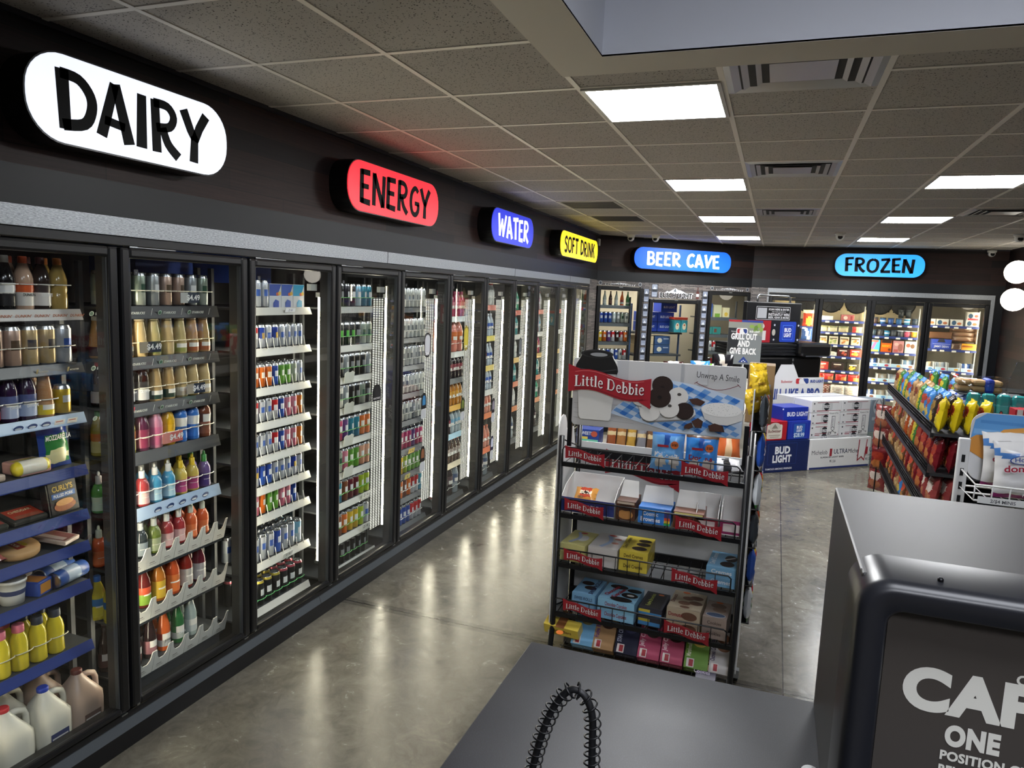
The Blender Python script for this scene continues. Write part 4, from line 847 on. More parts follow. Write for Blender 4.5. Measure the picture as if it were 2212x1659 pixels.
# ---- door 4: tall energy cans ----
z4 = [1.955, 1.695, 1.48, 1.27, 1.045, .825, .61, .375, .165]
st = shelf_unit(5, z4, '#b9bbb6', .034); sh = st[1]; ym = st[2][2]; E4 = 4.49
L4 = ['kp bk kp kp lb tl tl', 'kg kg kg bk gg gg', 'bk gy bk bk bk gy', 'wh gy bk bk gg bk', 'mg pu tl tl or or', 'gg pk gr gr pe pe', 'tl br mr mr li li', 'br or ye ye li si', 'bk bk bk bk bk']
for si in range(9): row(5, si + 1, z4[si], cans('tall_can', L4[si]), .07, E4 - (0 if si != 8 else .03), 2, '#6fc46a', .065, -2.737, .071, st)
for si in (6, 7): price_card(sh[si], place((.024, 4.38 - ym, z4[si] - .06 - .0), (0, 1, 0), (.2, 0, 1)), .1, .045, '2 / 6', '#dcdfd6', '#2a2a2c')
for si in (2, 3, 4, 5): mb = MB(); T = place((.02, 4.15 - ym, z4[si] - .06 + .006), (0, 1, 0), (.15, 0, 1)); mb.prism([(-.055, -.04), (.055, -.04), (.06, .03), (.03, .042), (.012, .034), (-.012, .034), (-.03, .042), (-.06, .03)], .002, C('#cdd0c6', .35), T); mb.build('lane_cover', sh[si])
# ---- doors 5 to 11: seen ever more edge-on ----
z5 = [1.945, 1.705, 1.485, 1.265, 1.045, .815, .615, .415, .19]
st = shelf_unit(6, z5, '#55595c', .03); E5 = 5.33
for si, c in enumerate(['wh wh wh wh wh wh', 'wh wh wh wh wh wh', 'wh wh wh wh wh wh', 'wh wh wh wh wh wh', 'wh wh wh gy wh wh', 'mg mg mg pu mg mg', 'ye li gr gr gr gr', 'or br or rd rd tl', 'bl bl bl rd rd rd']): row(6, si + 1, z5[si], cans('sleek_can' if si < 6 else 'tall_can', c), .066, E5, 2, '#e4e4dc', .06, -2.735, .068, st)
price_card(st[1][5], place((.024, 5.06 - st[2][2], z5[5] - .075), (0, 1, 0), (.2, 0, 1)), .1, .04, '2 / 6', '#e0bf3a', '#2a2a2c'); price_card(st[1][6], place((.024, 5.0 - st[2][2], z5[6] - .075), (0, 1, 0), (.2, 0, 1)), .08, .04, '6', '#e0cf5a', '#2a2a2c')
z6 = [1.86, 1.54, 1.3, 1.05, .79, .515, .2]
st = shelf_unit(7, z6, ['#d0d6d4', '#d8dcd8', '#55595c', '#d6a63c', '#a9cfe0', '#e2d6b8', '#55595c'], .04); E6 = 6.12
for si, c in enumerate(['wk wk wk wk wk', 'lp lp lp', 'wd wd wd wd wd', 'wn wn wn wn wn', 'wd wd wc wc wc', 'wo wo wo wo wo', 'lc ld ld lc']): row(7, si + 1, z6[si], bots(c), .12 if c[0] == 'l' else .076, E6, 2, '#d8d8d0', .08, -2.74 - (.02 if c[0] == 'l' else 0), .085 if c[0] != 'l' else .13, st)
z7 = [1.96, 1.65, 1.35, 1.1, .86, .5, .2]
st = shelf_unit(8, z7, ['#cf6a5a', '#d8c84a', '#d8c060', '#cfcfca', '#d87a4a', '#d87048', '#55595c'], .045); E7 = 6.86
for si, c in enumerate(['wr wr wr wr', 'wb wb wb wb', 'wd wd wb wb', 'wb wb wb wb', 'wp wp wp wp', 'wp wp wp wp', 'lc ld lc']): row(8, si + 1, z7[si], bots(c), .12 if c[0] == 'l' else .076, E7, 1, '#e0e0d8', .08, -2.74 - (.02 if c[0] == 'l' else 0), .13, st)
for j, cs in ((9, ['wc wg', 'wr wt', 'wt wr', 'wt wt', 'wr wr', 'lc lc']), (10, ['wk wr', 'wk wc', 'wn wk', 'wg wt', 'wr wg', 'lc ld']), (11, ['wr wk', 'wc wn', 'wt wc', 'wr wr', 'wn wt', 'ld lc'])):
    zz = [1.9, 1.63, 1.37, 1.1, .82, .45]
    st = shelf_unit(j, zz, ['#cf5a4a', '#cfcfca', '#d8b060', '#d07a5a', '#d88a5a', '#55595c'], .045)
    for si, c in enumerate(cs): row(j, si + 1, zz[si], bots(c), .12 if c[0] == 'l' else .08, DV[j + 1] - .14, 1, None, 0, -2.75 - (.02 if c[0] == 'l' else 0), .13, st)
# price stickers stuck on the door glass
def sticker(j, y, z, w, h, c1, c2, label, txt=None, round_=False):
    o = rr(-w / 2, -h / 2, w / 2, h / 2, w * .49, 8) if round_ else [(-w / 2, -h / 2), (w / 2, -h / 2), (w / 2, .0)] + ell(0, 0, w / 2, h / 2, 0, 12, 0, PI)[1:-1] + [(-w / 2, 0)]
    mb = MB(); T = place((XW - .0055, y, z), (0, 1, 0), (0, 0, 1)); mb.prism(o, .0005, C(c1, .4), T); a = Art(mb, T); a.k = 3
    if round_: a.poly([(p[0] * .8 - .003, p[1] * .82) for p in o], c2)
    else: a.poly([(p[0] * .6, p[1] * .6 + .004) for p in o], c2)
    if txt: a.text(txt, 0, -h * .38, h * .1, '#e8e8e8', w * .8)
    tag(mb.build('door_sticker'), label, 'sticker', 'stickers on the cooler door glass')
    if not round_ and not txt: mb = MB(); mb.prism(rr(-w / 2, -h / 2 - h * .62, w / 2, -h / 2, w * .3), .0005, C('#b9bdc0', .4), T); Art(mb, T).text('2/$6', 0, -h * .95, h * .22, '#55585c'); o2 = mb.build('price_tab', bpy.data.objects[-1] if False else None); tag(o2, label.replace('sticker', 'grey price tab under the sticker'), 'sticker', 'stickers on the cooler door glass')
sticker(5, 4.32, 1.37, .115, .12, '#101114', '#1c1d20', 'black arched sticker on the glass of the fourth cooler door', 'RUN IT BACK')
sticker(6, 5.08, 1.66, .11, .2, '#141518', '#c9cbd0', 'round black ringed sticker on the fifth cooler door', 'X', True)
for z, c, l in ((1.22, '#3a7fb0', 'upper arched sticker with blue picture on the fifth cooler door'), (.79, '#8a5a3c', 'lower arched sticker with orange picture on the fifth cooler door')): sticker(6, 5.04, z, .09, .13, '#131416', c, l)
sticker(7, 5.83, 1.68, .1, .22, '#8a7d2a', '#c8b83a', 'tall yellow bottle shaped sticker on the sixth cooler door', 'X', True)
sticker(7, 5.8, 1.09, .085, .13, '#1d2414', '#6d7a35', 'arched sticker with green picture on the sixth cooler door')
for z, c, l in ((.98, '#8d8796', 'upper arched sticker with grey picture on the seventh cooler door'), (.6, '#cfd4e6', 'lower arched sticker with navy border on the seventh cooler door')): sticker(8, 6.55, z, .085, .15, '#1b1b3a' if z < .8 else '#26222a', c, l)
sticker(9, 7.28, 1.52, .09, .2, '#33383c', '#6a7074', 'dark round sticker on the eighth cooler door', 'X', True)
# ================= beer cave =================
TBW = lambda t, z, o=0.0: place(beer(t, z, o), (BD.x, BD.y, 0), (0, 0, 1))
RB = math.atan2(BD.y, BD.x)            # angle of the angled wall
mb = MB(); q0, q1 = beer(-.02, 0, -.75), beer(2.72, 0, -.95)
bc = C('#b9b2a2', .8)
for t0, t1, o0, o1, z0, z1 in ((.0, 2.9, -1.25, -1.2, 0, 2.5), (-.02, 2.75, -1.2, -.13, 2.34, 2.36), (-.02, 2.75, -1.2, -.13, -.0, .015)):
    bbox_beer(mb, t0, t1, z0, z1, bc, o0, o1)
struct(mb.build('wall_beer_cave'))
mb = MB(); bbox_beer(mb, .25, 2.5, 2.31, 2.335, C('#fff6e2', .5, 0, .5, 24.0), -.75, -.6); tag(mb.build('beer_cave_lamp'), 'long ceiling lamp inside the beer cave behind the glass doors', 'ceiling light')
def beer_door(t0, t1, zt, label):
    r = thing('cooler_door', label, 'cooler door', beer((t0 + t1) / 2, 0), RB, 'glass doors of the beer cave'); hw = (t1 - t0) / 2; s = .062
    mb = MB()
    for a, b in (((-hw, -.03, .02), (-hw + s, .05, zt)), ((hw - s, -.03, .02), (hw, .05, zt)), ((-hw + s, -.03, zt - s), (hw - s, .05, zt)), ((-hw + s, -.03, .02), (hw - s, .05, .1))): mb.bbox(a, b, BLK, .01)
    mb.build('door_frame', r)
    mb = MB(); mb.quad([(-hw + s, 0, .1), (hw - s, 0, .1), (hw - s, 0, zt - s), (-hw + s, 0, zt - s)], GLASS); mb.build('glass_pane', r)
    mb = MB(); mb.box((-.03, -.034, zt - .02), (.03, -.026, zt - .008), STEEL); mb.build('closer_arm', r)
beer_door(.004, .782, 2.255, 'left glass beer cave door with rows of cans behind it'); beer_door(.91, 1.84, 2.09, 'wide middle beer cave door with blue beer cases behind it'); beer_door(1.976, 2.772, 2.25, 'right glass beer cave door partly hidden by the grill poster')
def bprop(name, me, t, z, o, label, cat, group, rz=0.0): return obj(name, me, beer(t, z, o), (0, 0, RB - PI / 2 + rz), 1, label, cat, group)
# shelves in the beer cave
for t0, t1, zs, l in ((.09, .69, (1.965, 1.69, 1.40, 1.12), 'dark shelving with cans behind the left beer cave door'), (2.06, 2.68, (1.83, 1.55, 1.27, 1.0), 'dark shelving with packs behind the right beer cave door')):
    r = thing('cave_shelving', l, 'shelving', beer((t0 + t1) / 2, 0, -.16), RB, 'shelving in the beer cave'); hw = (t1 - t0) / 2
    for z in zs: mb = MB(); mb.box((-hw, 0, z - .02), (hw, .42, z), C('#5a5f62', .4, .5)); mb.box((-hw, -.006, z - .05), (hw, 0, z), C('#6a7074', .4, .4)); mb.build('shelf', r)
    for s in (-1, 1): mb = MB(); mb.box((s * hw - .01, .03, .02), (s * hw + .01, .05, 2.1), C('#3a3f44', .5)); mb.build('upright', r)
def bcan(code): return can('tall_can', code)
BL3 = [['cl'] * 0, 'wb bl bl bl cl gy gg wh'.split(), 'ye ye or pu rd dk rd or'.split(), 'cr br wh bl wb bl wh rd'.split()]
for q, (z, zi) in enumerate(((1.69, 1), (1.40, 2), (1.12, 3))):
    for i, c in enumerate(BL3[zi]):
        p = bcan(c); l = f'{p[2]} {ORD[i + 1]} from left, {ORD[q + 2]} shelf, left beer cave door'
        put(p, beer(.13 + i * .0735, z, -.22), RB - PI / 2, l, 'cans behind the left beer cave door', 1.08)
for i, (k, w) in enumerate((('sc', 'clear glass'), ('sc', 'clear glass'), ('sb', 'brown glass'), ('sc', 'clear glass'), ('so', 'orange glass'), ('sg', 'green glass'))):
    put(BC[k](), beer(.15 + i * .1, 1.965, -.21), RB, f'{w} bottle {ORD[i + 1]} from left on the top shelf of the left beer cave door', 'bottles behind the left beer cave door', .92)
def case(name, w, h, d, base, ap, t, z, o, label, grp='beer cases in the cave', rz=0.0):
    return bprop(name, carton(name, w, d, h, base, ap, None, None, .004), t, z, o, label, 'drink case', grp, rz)
def bud(a, w=.13): a.text('BUD LIGHT', 0, -.015, .035, '#e8ecf6', w * 1.6)
for t, z, l in ((1.2, 1.56, 'lower left'), (1.2, 1.72, 'upper left'), (1.51, 1.56, 'lower middle'), (1.51, 1.72, 'upper middle'), (1.56, 1.88, 'topmost')):
    case('beer_case', .3, .155, .25, '#2342a8', lambda a: bud(a), t, z, -.45, f'{l} blue beer case seen through the middle beer cave door')
for t, z, l, c in ((1.16, 1.2, 'lower left', '#cdb996'), (1.16, 1.345, 'upper left', '#cdb996'), (1.47, 1.2, 'lower right', '#3a5580'), (1.47, 1.345, 'upper right', '#3a5580')):
    case('beer_case', .29, .14, .25, c, (lambda a: a.rect(-.06, .01, .06, .03, '#33302c').rect(-.07, -.03, .07, -.01, '#4a4640')) if c == '#cdb996' else (lambda a: a.ell(-.05, 0, .045, .04, '#d8d2c0').rect(.02, .02, .12, .035, '#b9c4d4')), t, z, -.45, f'{l} {"tan" if c[1] == "c" else "slate blue"} case on the shelf under the blue beer cases')
r = thing('cave_shelving', 'dark shelving carrying cases behind the middle beer cave door', 'shelving', beer(1.38, 0, -.44), RB, 'shelving in the beer cave')
for z in (1.55, 1.19, .93): mb = MB(); mb.box((-.45, -.0, z - .03), (.45, .35, z), C('#4a4f54', .5)); mb.build('shelf', r)
for s in (-1, 1): mb = MB(); mb.box((s * .46 - .01, .1, .02), (s * .46 + .01, .13, 2.0), C('#33507a', .5)); mb.build('upright', r)
for i in range(3): case('carton', .2, .11, .2, '#cbb894', lambda a: a.rect(-.06, -.02, .06, .02, '#5a4a70'), 1.1 + i * .24, .93, -.45, f'tan carton {ORD[i + 1]} from left on the low shelf behind the middle beer door')
mb = MB(); bbox_beer(mb, 1.0, 1.045, 1.5, 2.02, C('#c23a5a', .4), -.5, -.44); tag(mb.build('red_display_post'), 'slim red printed post at the left inside the middle beer cave door', 'display')
for i in range(2):
    case('lemonade_pack', .12, .2, .15, '#3a9aa8', lambda a: a.ell(0, 0, .035, .055, '#e8dcc0').ell(0, .02, .015, .015, '#d0603a'), 1.9 + i * .13 - .26, 1.56, -.3, f'teal drink pack {"left" if i == 0 else "right"} of the pair behind the middle beer cave door')
case('red_pack', .26, .04, .15, '#d2452f', None, 1.7, 1.765, -.3, 'flat red pack lying on the two teal drink packs')
for i, (b, w, h) in enumerate((('#3a62b8', .14, .22), ('#d9d6b0', .15, .2), ('#e8dcb0', .13, .16))): case('bottle_pack', w, h, .12, b, (lambda a: a.rect(-.05, -.1, .05, -.04, '#7aa83a')) if i == 1 else (lambda a: a.ell(0, -.03, .035, .035, '#e8c24a')), 2.15 + i * .17, 1.83, -.2, f'{("blue", "pale green", "cream")[i]} bottle pack on the top shelf of the right beer cave door', 'bottle packs in the beer cave')
for i, c in enumerate(('#3a8a84', '#3a8a84')): case('bottle_pack', .16, .12, .12, c, lambda a: a.rect(-.05, -.03, .0, .03, '#7a4a3c'), 2.16 + i * .17, 1.55, -.2, f'{"left" if i == 0 else "right"} teal pack on the second shelf of the right beer cave door', 'bottle packs in the beer cave')
for i, c in enumerate('bl wh rd dk wb gy'.split()): put(bcan(c), beer(2.14 + i * .075, 1.27, -.21), RB - PI / 2, f'{PAL[c][0]} tall can {ORD[i + 1]} from left, third shelf, right beer cave door', 'cans behind the right beer cave door', 1.1)
for i, c in enumerate('pu dk rd wh'.split()): put(bcan(c), beer(2.14 + i * .075, 1.0, -.21), RB - PI / 2, f'{PAL[c][0]} can {ORD[i + 1]} from left, low shelf, right beer cave door', 'cans behind the right beer cave door', 1.1)
# printed panels round the beer cave doors
def cansart(a, x, y, w, h, c='#8d97ac'):
    a.rect(x - w / 2, y - h / 2, x + w / 2, y + h / 2, '#33343a').poly(rr(x - w * .42, y - h * .46, x + w * .42, y + h * .46, w * .1, 3), c).rect(x - w * .4, y - h * .1, x + w * .4, y + h * .12, '#20252f').poly([(x - w * .3, y + h * .1), (x, y + h * .34), (x + w * .3, y + h * .1)], '#d4d8e0').rect(x - w * .3, y - h * .4, x + w * .3, y - h * .36, '#c4c9d4')
def strip(t0, t1, z0, z1, label, n):
    w = t1 - t0; mb = MB(); T = TBW((t0 + t1) / 2, (z0 + z1) / 2, .001); mb.box((-w / 2, -(z1 - z0) / 2, 0), (w / 2, (z1 - z0) / 2, .002), WP, T); a = Art(mb, T); a.k = 6
    hh = (z1 - z0) / n
    for q in range(n): cansart(a, 0, -(z1 - z0) / 2 + hh * (q + .5), w * .86, hh * .92, '#8791a6')
    tag(mb.build('beer_poster'), label, 'poster', 'printed beer panels round the cave doors')
strip(.79, .9, .9, 2.25, 'tall strip printed with beer cans between left and middle cave doors', 6); strip(1.85, 1.968, .9, 2.25, 'tall strip printed with beer cans between middle and right cave doors', 6)
def header(t0, t1, z0, z1, label, big):
    w, h = t1 - t0, z1 - z0; mb = MB(); T = TBW((t0 + t1) / 2, (z0 + z1) / 2, .0015); mb.box((-w / 2, -h / 2, 0), (w / 2, h / 2, .002), WP, T); a = Art(mb, T); a.k = 6
    s = h if not big else h * .9
    pk = [(-.3, .0), (-.22, .3), (-.18, .2), (-.02, .62), (.06, .4), (.1, .42), (.3, .0)]
    b = -h * .5
    a.poly([(x * w * .8, b + h * .34 + y * h * .62) for x, y in pk], '#d9dde2').poly([(-.02 * w * .8, b + h * (.34 + .62 * .62)), (.0, b + h * .45), (-.05, b + h * .5)], '#6a7078')
    a.text('BUSCH LIGHT', .004, b + h * .07, h * .32, '#e4e6e8', w * .66, 'c', .05).text('BUSCH LIGHT', 0, b + h * .08, h * .3, '#17191c', w * .63, 'c', .03)
    if big: cansart(a, -w * .42, 0, w * .12, h * .9, '#9aa4b8'); a.poly(rr(w * .39, -h * .45, w * .45, h * .05, .008), '#5a2a24').rect(w * .41, 0, w * .43, h * .35, '#4a221e').rect(w * .392, -h * .3, w * .448, -h * .1, '#cfd2d6')
    else: a.ell(-w * .43, 0, .03, .03, '#a9adb4').ell(-w * .43, 0, .022, .022, '#3a3f48').ell(w * .43, 0, .03, .03, '#a9adb4').ell(w * .43, 0, .022, .022, '#3a3f48')
    tag(mb.build('beer_poster'), label, 'poster', 'printed beer panels round the cave doors')
header(.0, .785, 2.262, 2.33, 'low printed mountain banner above the left beer cave door', False); header(.915, 1.845, 2.1, 2.33, 'large printed mountain banner above the middle beer cave door', True); header(1.98, 2.77, 2.258, 2.33, 'low printed mountain banner above the right beer cave door', False)

# ================= frozen cases =================
FD = [-.14, .615, 1.36, 2.13, 2.93]
mb = MB(); yb = 13.15
mb.box((-.16, yb, .02), (2.96, yb + .03, 2.335), C('#8f8a80', .7)); mb.box((-.16, YF + .12, 2.325), (2.96, yb, 2.335), C('#b0aca4', .6)); mb.box((-.2, YF + .1, .02), (-.165, yb, 2.3), C('#8f8a80', .7)); mb.box((2.96, YF + .12, .02), (2.985, yb, 2.3), C('#8f8a80', .7))
struct(mb.build('wall_freezer'))
root = thing('freezer_casing', 'black metal frame holding the four freezer doors under the frozen sign', 'freezer frame', (1.4, YF, 0))
mb = MB(); mb.box((-1.54, -.012, 2.2), (1.53, .05, 2.268), BLK); mb.build('header_rail', root)
for x in FD: mb = MB(); mb.box((x - 1.4 - .03, .012, .18), (x - 1.4 + .03, .06, 2.2), BLKM); mb.build('mullion', root)
for q in range(4):
    x0, x1 = FD[q] + .004, FD[q + 1] - .004; hw = (x1 - x0) / 2; s = .055
    nm = ('first freezer door from the left, mostly hidden by the black display', 'second freezer door with black fans behind its top', 'third freezer door with boxed ice cream behind it', 'rightmost freezer door beside the silver jamb')[q]
    r = thing('freezer_door', nm, 'freezer door', ((x0 + x1) / 2, YF - .005, .19), 0, 'glass freezer doors'); mb = MB()
    for a, b in (((-hw, -.03, 0), (-hw + s, .015, 2.005)), ((hw - s, -.03, 0), (hw, .015, 2.005)), ((-hw + s, -.03, 1.955), (hw - s, .015, 2.005)), ((-hw + s, -.03, 0), (hw - s, .015, .06))): mb.bbox(a, b, BLK, .008)
    mb.build('door_frame', r); mb = MB(); mb.quad([(-hw + s, 0, .06), (hw - s, 0, .06), (hw - s, 0, 1.955), (-hw + s, 0, 1.955)], GLASS); mb.build('glass_pane', r)
for q, x in enumerate(FD):
    t = thing('freezer_lamp', f'vertical freezer lamp, {ORD[q + 1]} from the left behind the freezer door joints', 'lamp', (x, YF + .075, .3), 0, 'freezer lamps'); mb = MB(); mb.box((-.03, 0, 0), (-.012, .02, 1.82), C('#fff0cf', .5, 0, .5, 42.0)); mb.box((.012, 0, 0), (.03, .02, 1.82), C('#fff0cf', .5, 0, .5, 42.0)); mb.build('lamp_tube', t)
    mb = MB(); mb.box((-.012, -.005, 0), (.012, .025, 1.82), STEEL); mb.build('lamp_holder', t)
ev = thing('freezer_evaporator', 'cream cooling unit with round black fans along the top of the freezer', 'cooling unit', (1.05, 12.95, 1.86))
mb = MB(); mb.bbox((-1.1, 0, 0), (.95, .19, .45), C('#e4d2aa', .5), .01); mb.build('housing', ev)
for i, x in enumerate((.45, .83, 1.21, 1.55, 1.88)):
    f = thing('fan', '', '') if False else None
    mb = MB(); T = place((x - 1.05, -.001, .3), (1, 0, 0), (0, 0, 1)); mb.lathe([(.182, 0), (.182, .012), (.16, .02), (.02, .022)], [C('#24262a', .5), C('#24262a', .5), C('#33363c', .6)], 24, T)
    for k in range(10): a0 = k * PI / 5; mb.box((-.003, .03, .022), (.003, .16, .024), C('#15171a', .5), T @ Matrix.Rotation(a0, 4, 'Z'))
    for k in range(4): mb.lathe([(.012, 0), (.012, .015)], C('#24262a', .5), 8, T @ Matrix.Translation((.182 * math.cos(k * PI / 2 + .8), .182 * math.sin(k * PI / 2 + .8), 0)))
    mb.build('fan', ev)
NAVY = '#2b3a78'
def fshelf(q, zs):
    x0, x1 = FD[q] + .05, FD[q + 1] - .05; r = thing('freezer_shelving', f'blue edged shelving behind the {("first", "second", "third", "fourth")[q]} freezer door from the left', 'shelving', ((x0 + x1) / 2, YF + .2, 0), 0, 'shelving in the freezer'); hw = (x1 - x0) / 2
    for z in zs:
        mb = MB(); mb.box((-hw, .004, z - .012), (hw, .5, z), C('#a9aaa8', .5)); s = mb.build('shelf', r)
        mb = MB(); mb.box((-hw, 0, z - .03), (hw, .004, z + .006), C(NAVY, .4)); rail = lab(mb.build('price_rail', s), 'blue price rail'); 
        mb = MB(); rn = random.Random(int(z * 100) + q)
        for i in range(4): x = -hw + .06 + i * (2 * hw - .1) / 4 + rn.uniform(0, .05); mb.box((x, -.002, z - .036), (x + .06, 0, z - .01), C('#e4e2da', .5))
        lab(mb.build('price_tags', s), 'white price tags')
    for s in (-1, 1): mb = MB(); mb.box((s * hw - .008, .06, .02), (s * hw + .008, .09, 2.1), C('#8a8c8c', .5)); mb.build('upright', r)
def fitem(name, me, q, fx, z, label, cat, dy=0.0, rot=(0, 0, 0)):
    x0, x1 = FD[q] + .05, FD[q + 1] - .05
    return obj(name, me, (x0 + (x1 - x0) * fx, YF + .215 + dy, z), (rot[0], rot[1], rot[2] - PI / 2), 1, label, cat, f'frozen goods behind the {("first", "second", "third", "fourth")[q]} freezer door')
def cart(w, h, base, ap, d=.12): return carton('frozen_box', w, d, h, base, ap, None, None, .003)
def picture(c1, c2, c3, seed=0):
    rnd = random.Random(seed)
    def f(a):
        for i in range(6): a.ell(rnd.uniform(-.045, .045), rnd.uniform(-.03, .02), .02, .016, rnd.choice((c1, c2)), rnd.random())
        a.rect(-.06, .025, .05, .042, c3)
    return f
fshelf(0, (1.74, 1.52, 1.3, 1.1)); fshelf(1, (1.86, 1.675, 1.475, 1.29, 1.06, .895, .67)); fshelf(2, (1.84, 1.65, 1.4, 1.165, .925, .66)); fshelf(3, (1.86, 1.5, 1.165, .9, .66))
DQ = ['first', 'second', 'third', 'fourth']
fitem('pizza_bag', pouch('pizza_bag', .2, .26, .06, '#c8452c', lambda u, v: '#e8b24a' if u * u + (v + .4) ** 2 < .35 else '#e8e0b0' if v > .7 else None, 31), 0, .9, 1.75, 'red and yellow bag of frozen snacks behind the first freezer door', 'frozen food'); fitem('blue_bag', pouch('blue_bag', .18, .2, .06, '#3a5a94', lambda u, v: '#d9e2ea' if abs(u + v * .4) < .25 else None, 32), 0, .88, 1.53, 'blue and white frozen bag below the red snack bag', 'frozen food')
fitem('white_tray', carton('white_tray', .17, .1, .07, '#d8d6d0'), 1, .16, 1.86, 'white tray on the top shelf behind the second freezer door', 'frozen food'); fitem('frozen_box', cart(.19, .1, '#b86a64', lambda a: a.ell(-.03, 0, .03, .03, '#d8c4b4').rect(.04, -.03, .07, .03, '#9a3a3a')), 1, .62, 1.86, 'dull red box on the top shelf behind the second freezer door', 'frozen food')
for i, (x, b) in enumerate(((.1, '#b9b090'), (.3, '#c8be9c'), (.55, '#c4b48c'), (.86, '#d0a88a'))): fitem('frozen_pouch', pouch('frozen_pouch', .15, .1, .05, b, lambda u, v, i=i: ('#c8403a' if u < -.2 else None) if i == 3 else ('#8d8a60' if v > .3 else None), 40 + i), 1, x, 1.675, f'pale frozen pouch {ORD[i + 1]} from left on the second shelf, second freezer door', 'frozen food')
for i, (x, c1, c2) in enumerate(((.1, '#c8603c', '#d88a54'), (.35, '#8d9a54', '#b4b078'), (.6, '#c88048', '#e0b070'), (.85, '#cf7440', '#e0a060'))): fitem('bowl_meal', cart(.13, .13, '#d9ccb0', picture(c1, c2, '#5a4a3a', i)), 1, x, 1.475, f'picture printed meal box {ORD[i + 1]} from left on the third shelf, second freezer door', 'frozen food')
for i, (x, c1, c2, b) in enumerate(((.08, '#c05a3a', '#d88a5a', '#5a2a24'), (.32, '#d8d4c8', '#c8c4b4', '#e0dcd0'), (.6, '#b8503a', '#cf7a50', '#4a2020'), (.88, '#d8a83a', '#e8c45a', '#a83a2c'))): fitem('frozen_box', cart(.17, .12 if i != 1 else .06, b, picture(c1, c2, '#e8e0d0', i + 9)), 1, x, 1.29, f'{("brown", "white", "dark red", "red and yellow")[i]} frozen box on the fourth shelf behind the second freezer door', 'frozen food')
for i, (x, c1, c2, b) in enumerate(((.15, '#c8584a', '#d88a70', '#a83a34'), (.5, '#3a2a24', '#5a4034', '#33241f'), (.85, '#e0b84a', '#d89a3a', '#3f3a2a'))): fitem('frozen_box', cart(.18, .13, b, picture(c1, c2, '#e8dcc8', i + 19)), 1, x, 1.06, f'{("red", "dark brown", "yellow and black")[i]} frozen box on the fifth shelf behind the second freezer door', 'frozen food')
for i, x in enumerate((.05, .3, .6, .88)): fitem('red_bag', pouch('red_bag', .17, .11, .05, '#c2332c', lambda u, v: '#d8864a' if u > .1 and v < .2 else None, 60 + i), 1, x, .895, f'red frozen bag {ORD[i + 1]} from left on the sixth shelf, second freezer door', 'frozen food')
for i, (x, b) in enumerate(((.2, '#7a4034'), (.55, '#c9c4b8'), (.85, '#c9c4b8'))): fitem('frozen_bag', pouch('frozen_bag', .24, .16, .09, b, lambda u, v: '#b9a89a' if (int(u * 6) + int(v * 6)) % 3 == 0 else None, 70 + i), 1, x, .67, f'{("brown", "left clear", "right clear")[i]} bag on the low shelf behind the second freezer door', 'frozen food')
for z, lst in ((1.84, ['#4a3a3a', '#3a6aa8', '#3a5a9a', '#4a7ab0', '#5aa0c8', '#33404f']), (1.65, ['#3a4a5a', '#4a4a50', '#3f8ab8', '#4a4f56', '#54585e', '#d0607a', '#dca03a'])):
    for i, b in enumerate(lst): fitem('ice_cream_tub', tub('ice_cream_tub', .045, .1, b, '#2f3c4c' if b[1] in '34' else '#c9d4dc', '#d4dce2' if b in ('#3a6aa8', '#3f8ab8', '#5aa0c8') else None), 2, .08 + i * .84 / (len(lst) - 1), z, f'ice cream tub {ORD[i + 1]} from left on the {"top" if z > 1.7 else "second"} shelf behind the third freezer door', 'ice cream', .045)
for i in range(2): fitem('cup_stack', tub('cup_stack', .045, .13, '#4a4f55', '#5a6068'), 2, .65 + i * .15, 1.945, f'{"left" if i == 0 else "right"} dark cup stacked on the tubs behind the third freezer door', 'ice cream', .2)
for i, (b, f_) in enumerate((('#58b8e0', lambda a: a.poly([(-.06, -.06), (.0, .08), (.04, .08), (-.02, -.08)], '#e86a9a').rect(-.06, -.1, .06, -.06, '#e8e060').rect(-.05, .06, .05, .09, '#e8705a')), ('#e0641f', lambda a: a.rect(-.07, .05, .07, .1, '#2a1c17').text("REESE'S", 0, -.01, .03, '#f0c83a', .12).ell(.045, -.05, .02, .02, '#6a3a22')), ('#c48a8a', lambda a: a.ell(-.03, .04, .03, .025, '#e0b4ac').ell(.03, -.01, .035, .06, '#9a6258').rect(-.06, -.08, .0, -.04, '#b85a54')), ('#d9d4cc', lambda a: a.ell(-.03, .03, .03, .03, '#c8604a').ell(.03, .02, .03, .035, '#6a4a34').ell(.02, -.05, .04, .02, '#e8e4dc')))):
    fitem('ice_cream_box', cart(.15, .19, b, f_), 2, .12 + i * .25, 1.4, f'{("light blue and pink", "orange", "pink and brown", "white and brown")[i]} ice cream box on the third shelf behind the third freezer door', 'ice cream')
def bin_(q, fx, z, c, label):
    mb = MB(); w_, h_ = .165, .13; M_ = C('#dfe3e6', .4)
    mb.box((-.2, -w_ / 2, 0), (0, -w_ / 2 + .006, h_), M_); mb.box((-.2, w_ / 2 - .006, 0), (0, w_ / 2, h_), M_); mb.box((-.006, -w_ / 2 + .006, 0), (0, w_ / 2 - .006, .06), M_); mb.box((-.2, -w_ / 2, 0), (0, w_ / 2, .005), M_)
    a = Art(mb, place((0, 0, .03), (0, 1, 0), (0, 0, 1))); a.rect(-.075, -.025, .075, .028, '#b4d4e8').ell(.03, 0, .03, .018, c)
    return fitem('novelty_bin', mb.mesh('novelty_bin'), q, fx, z, label, 'bin')
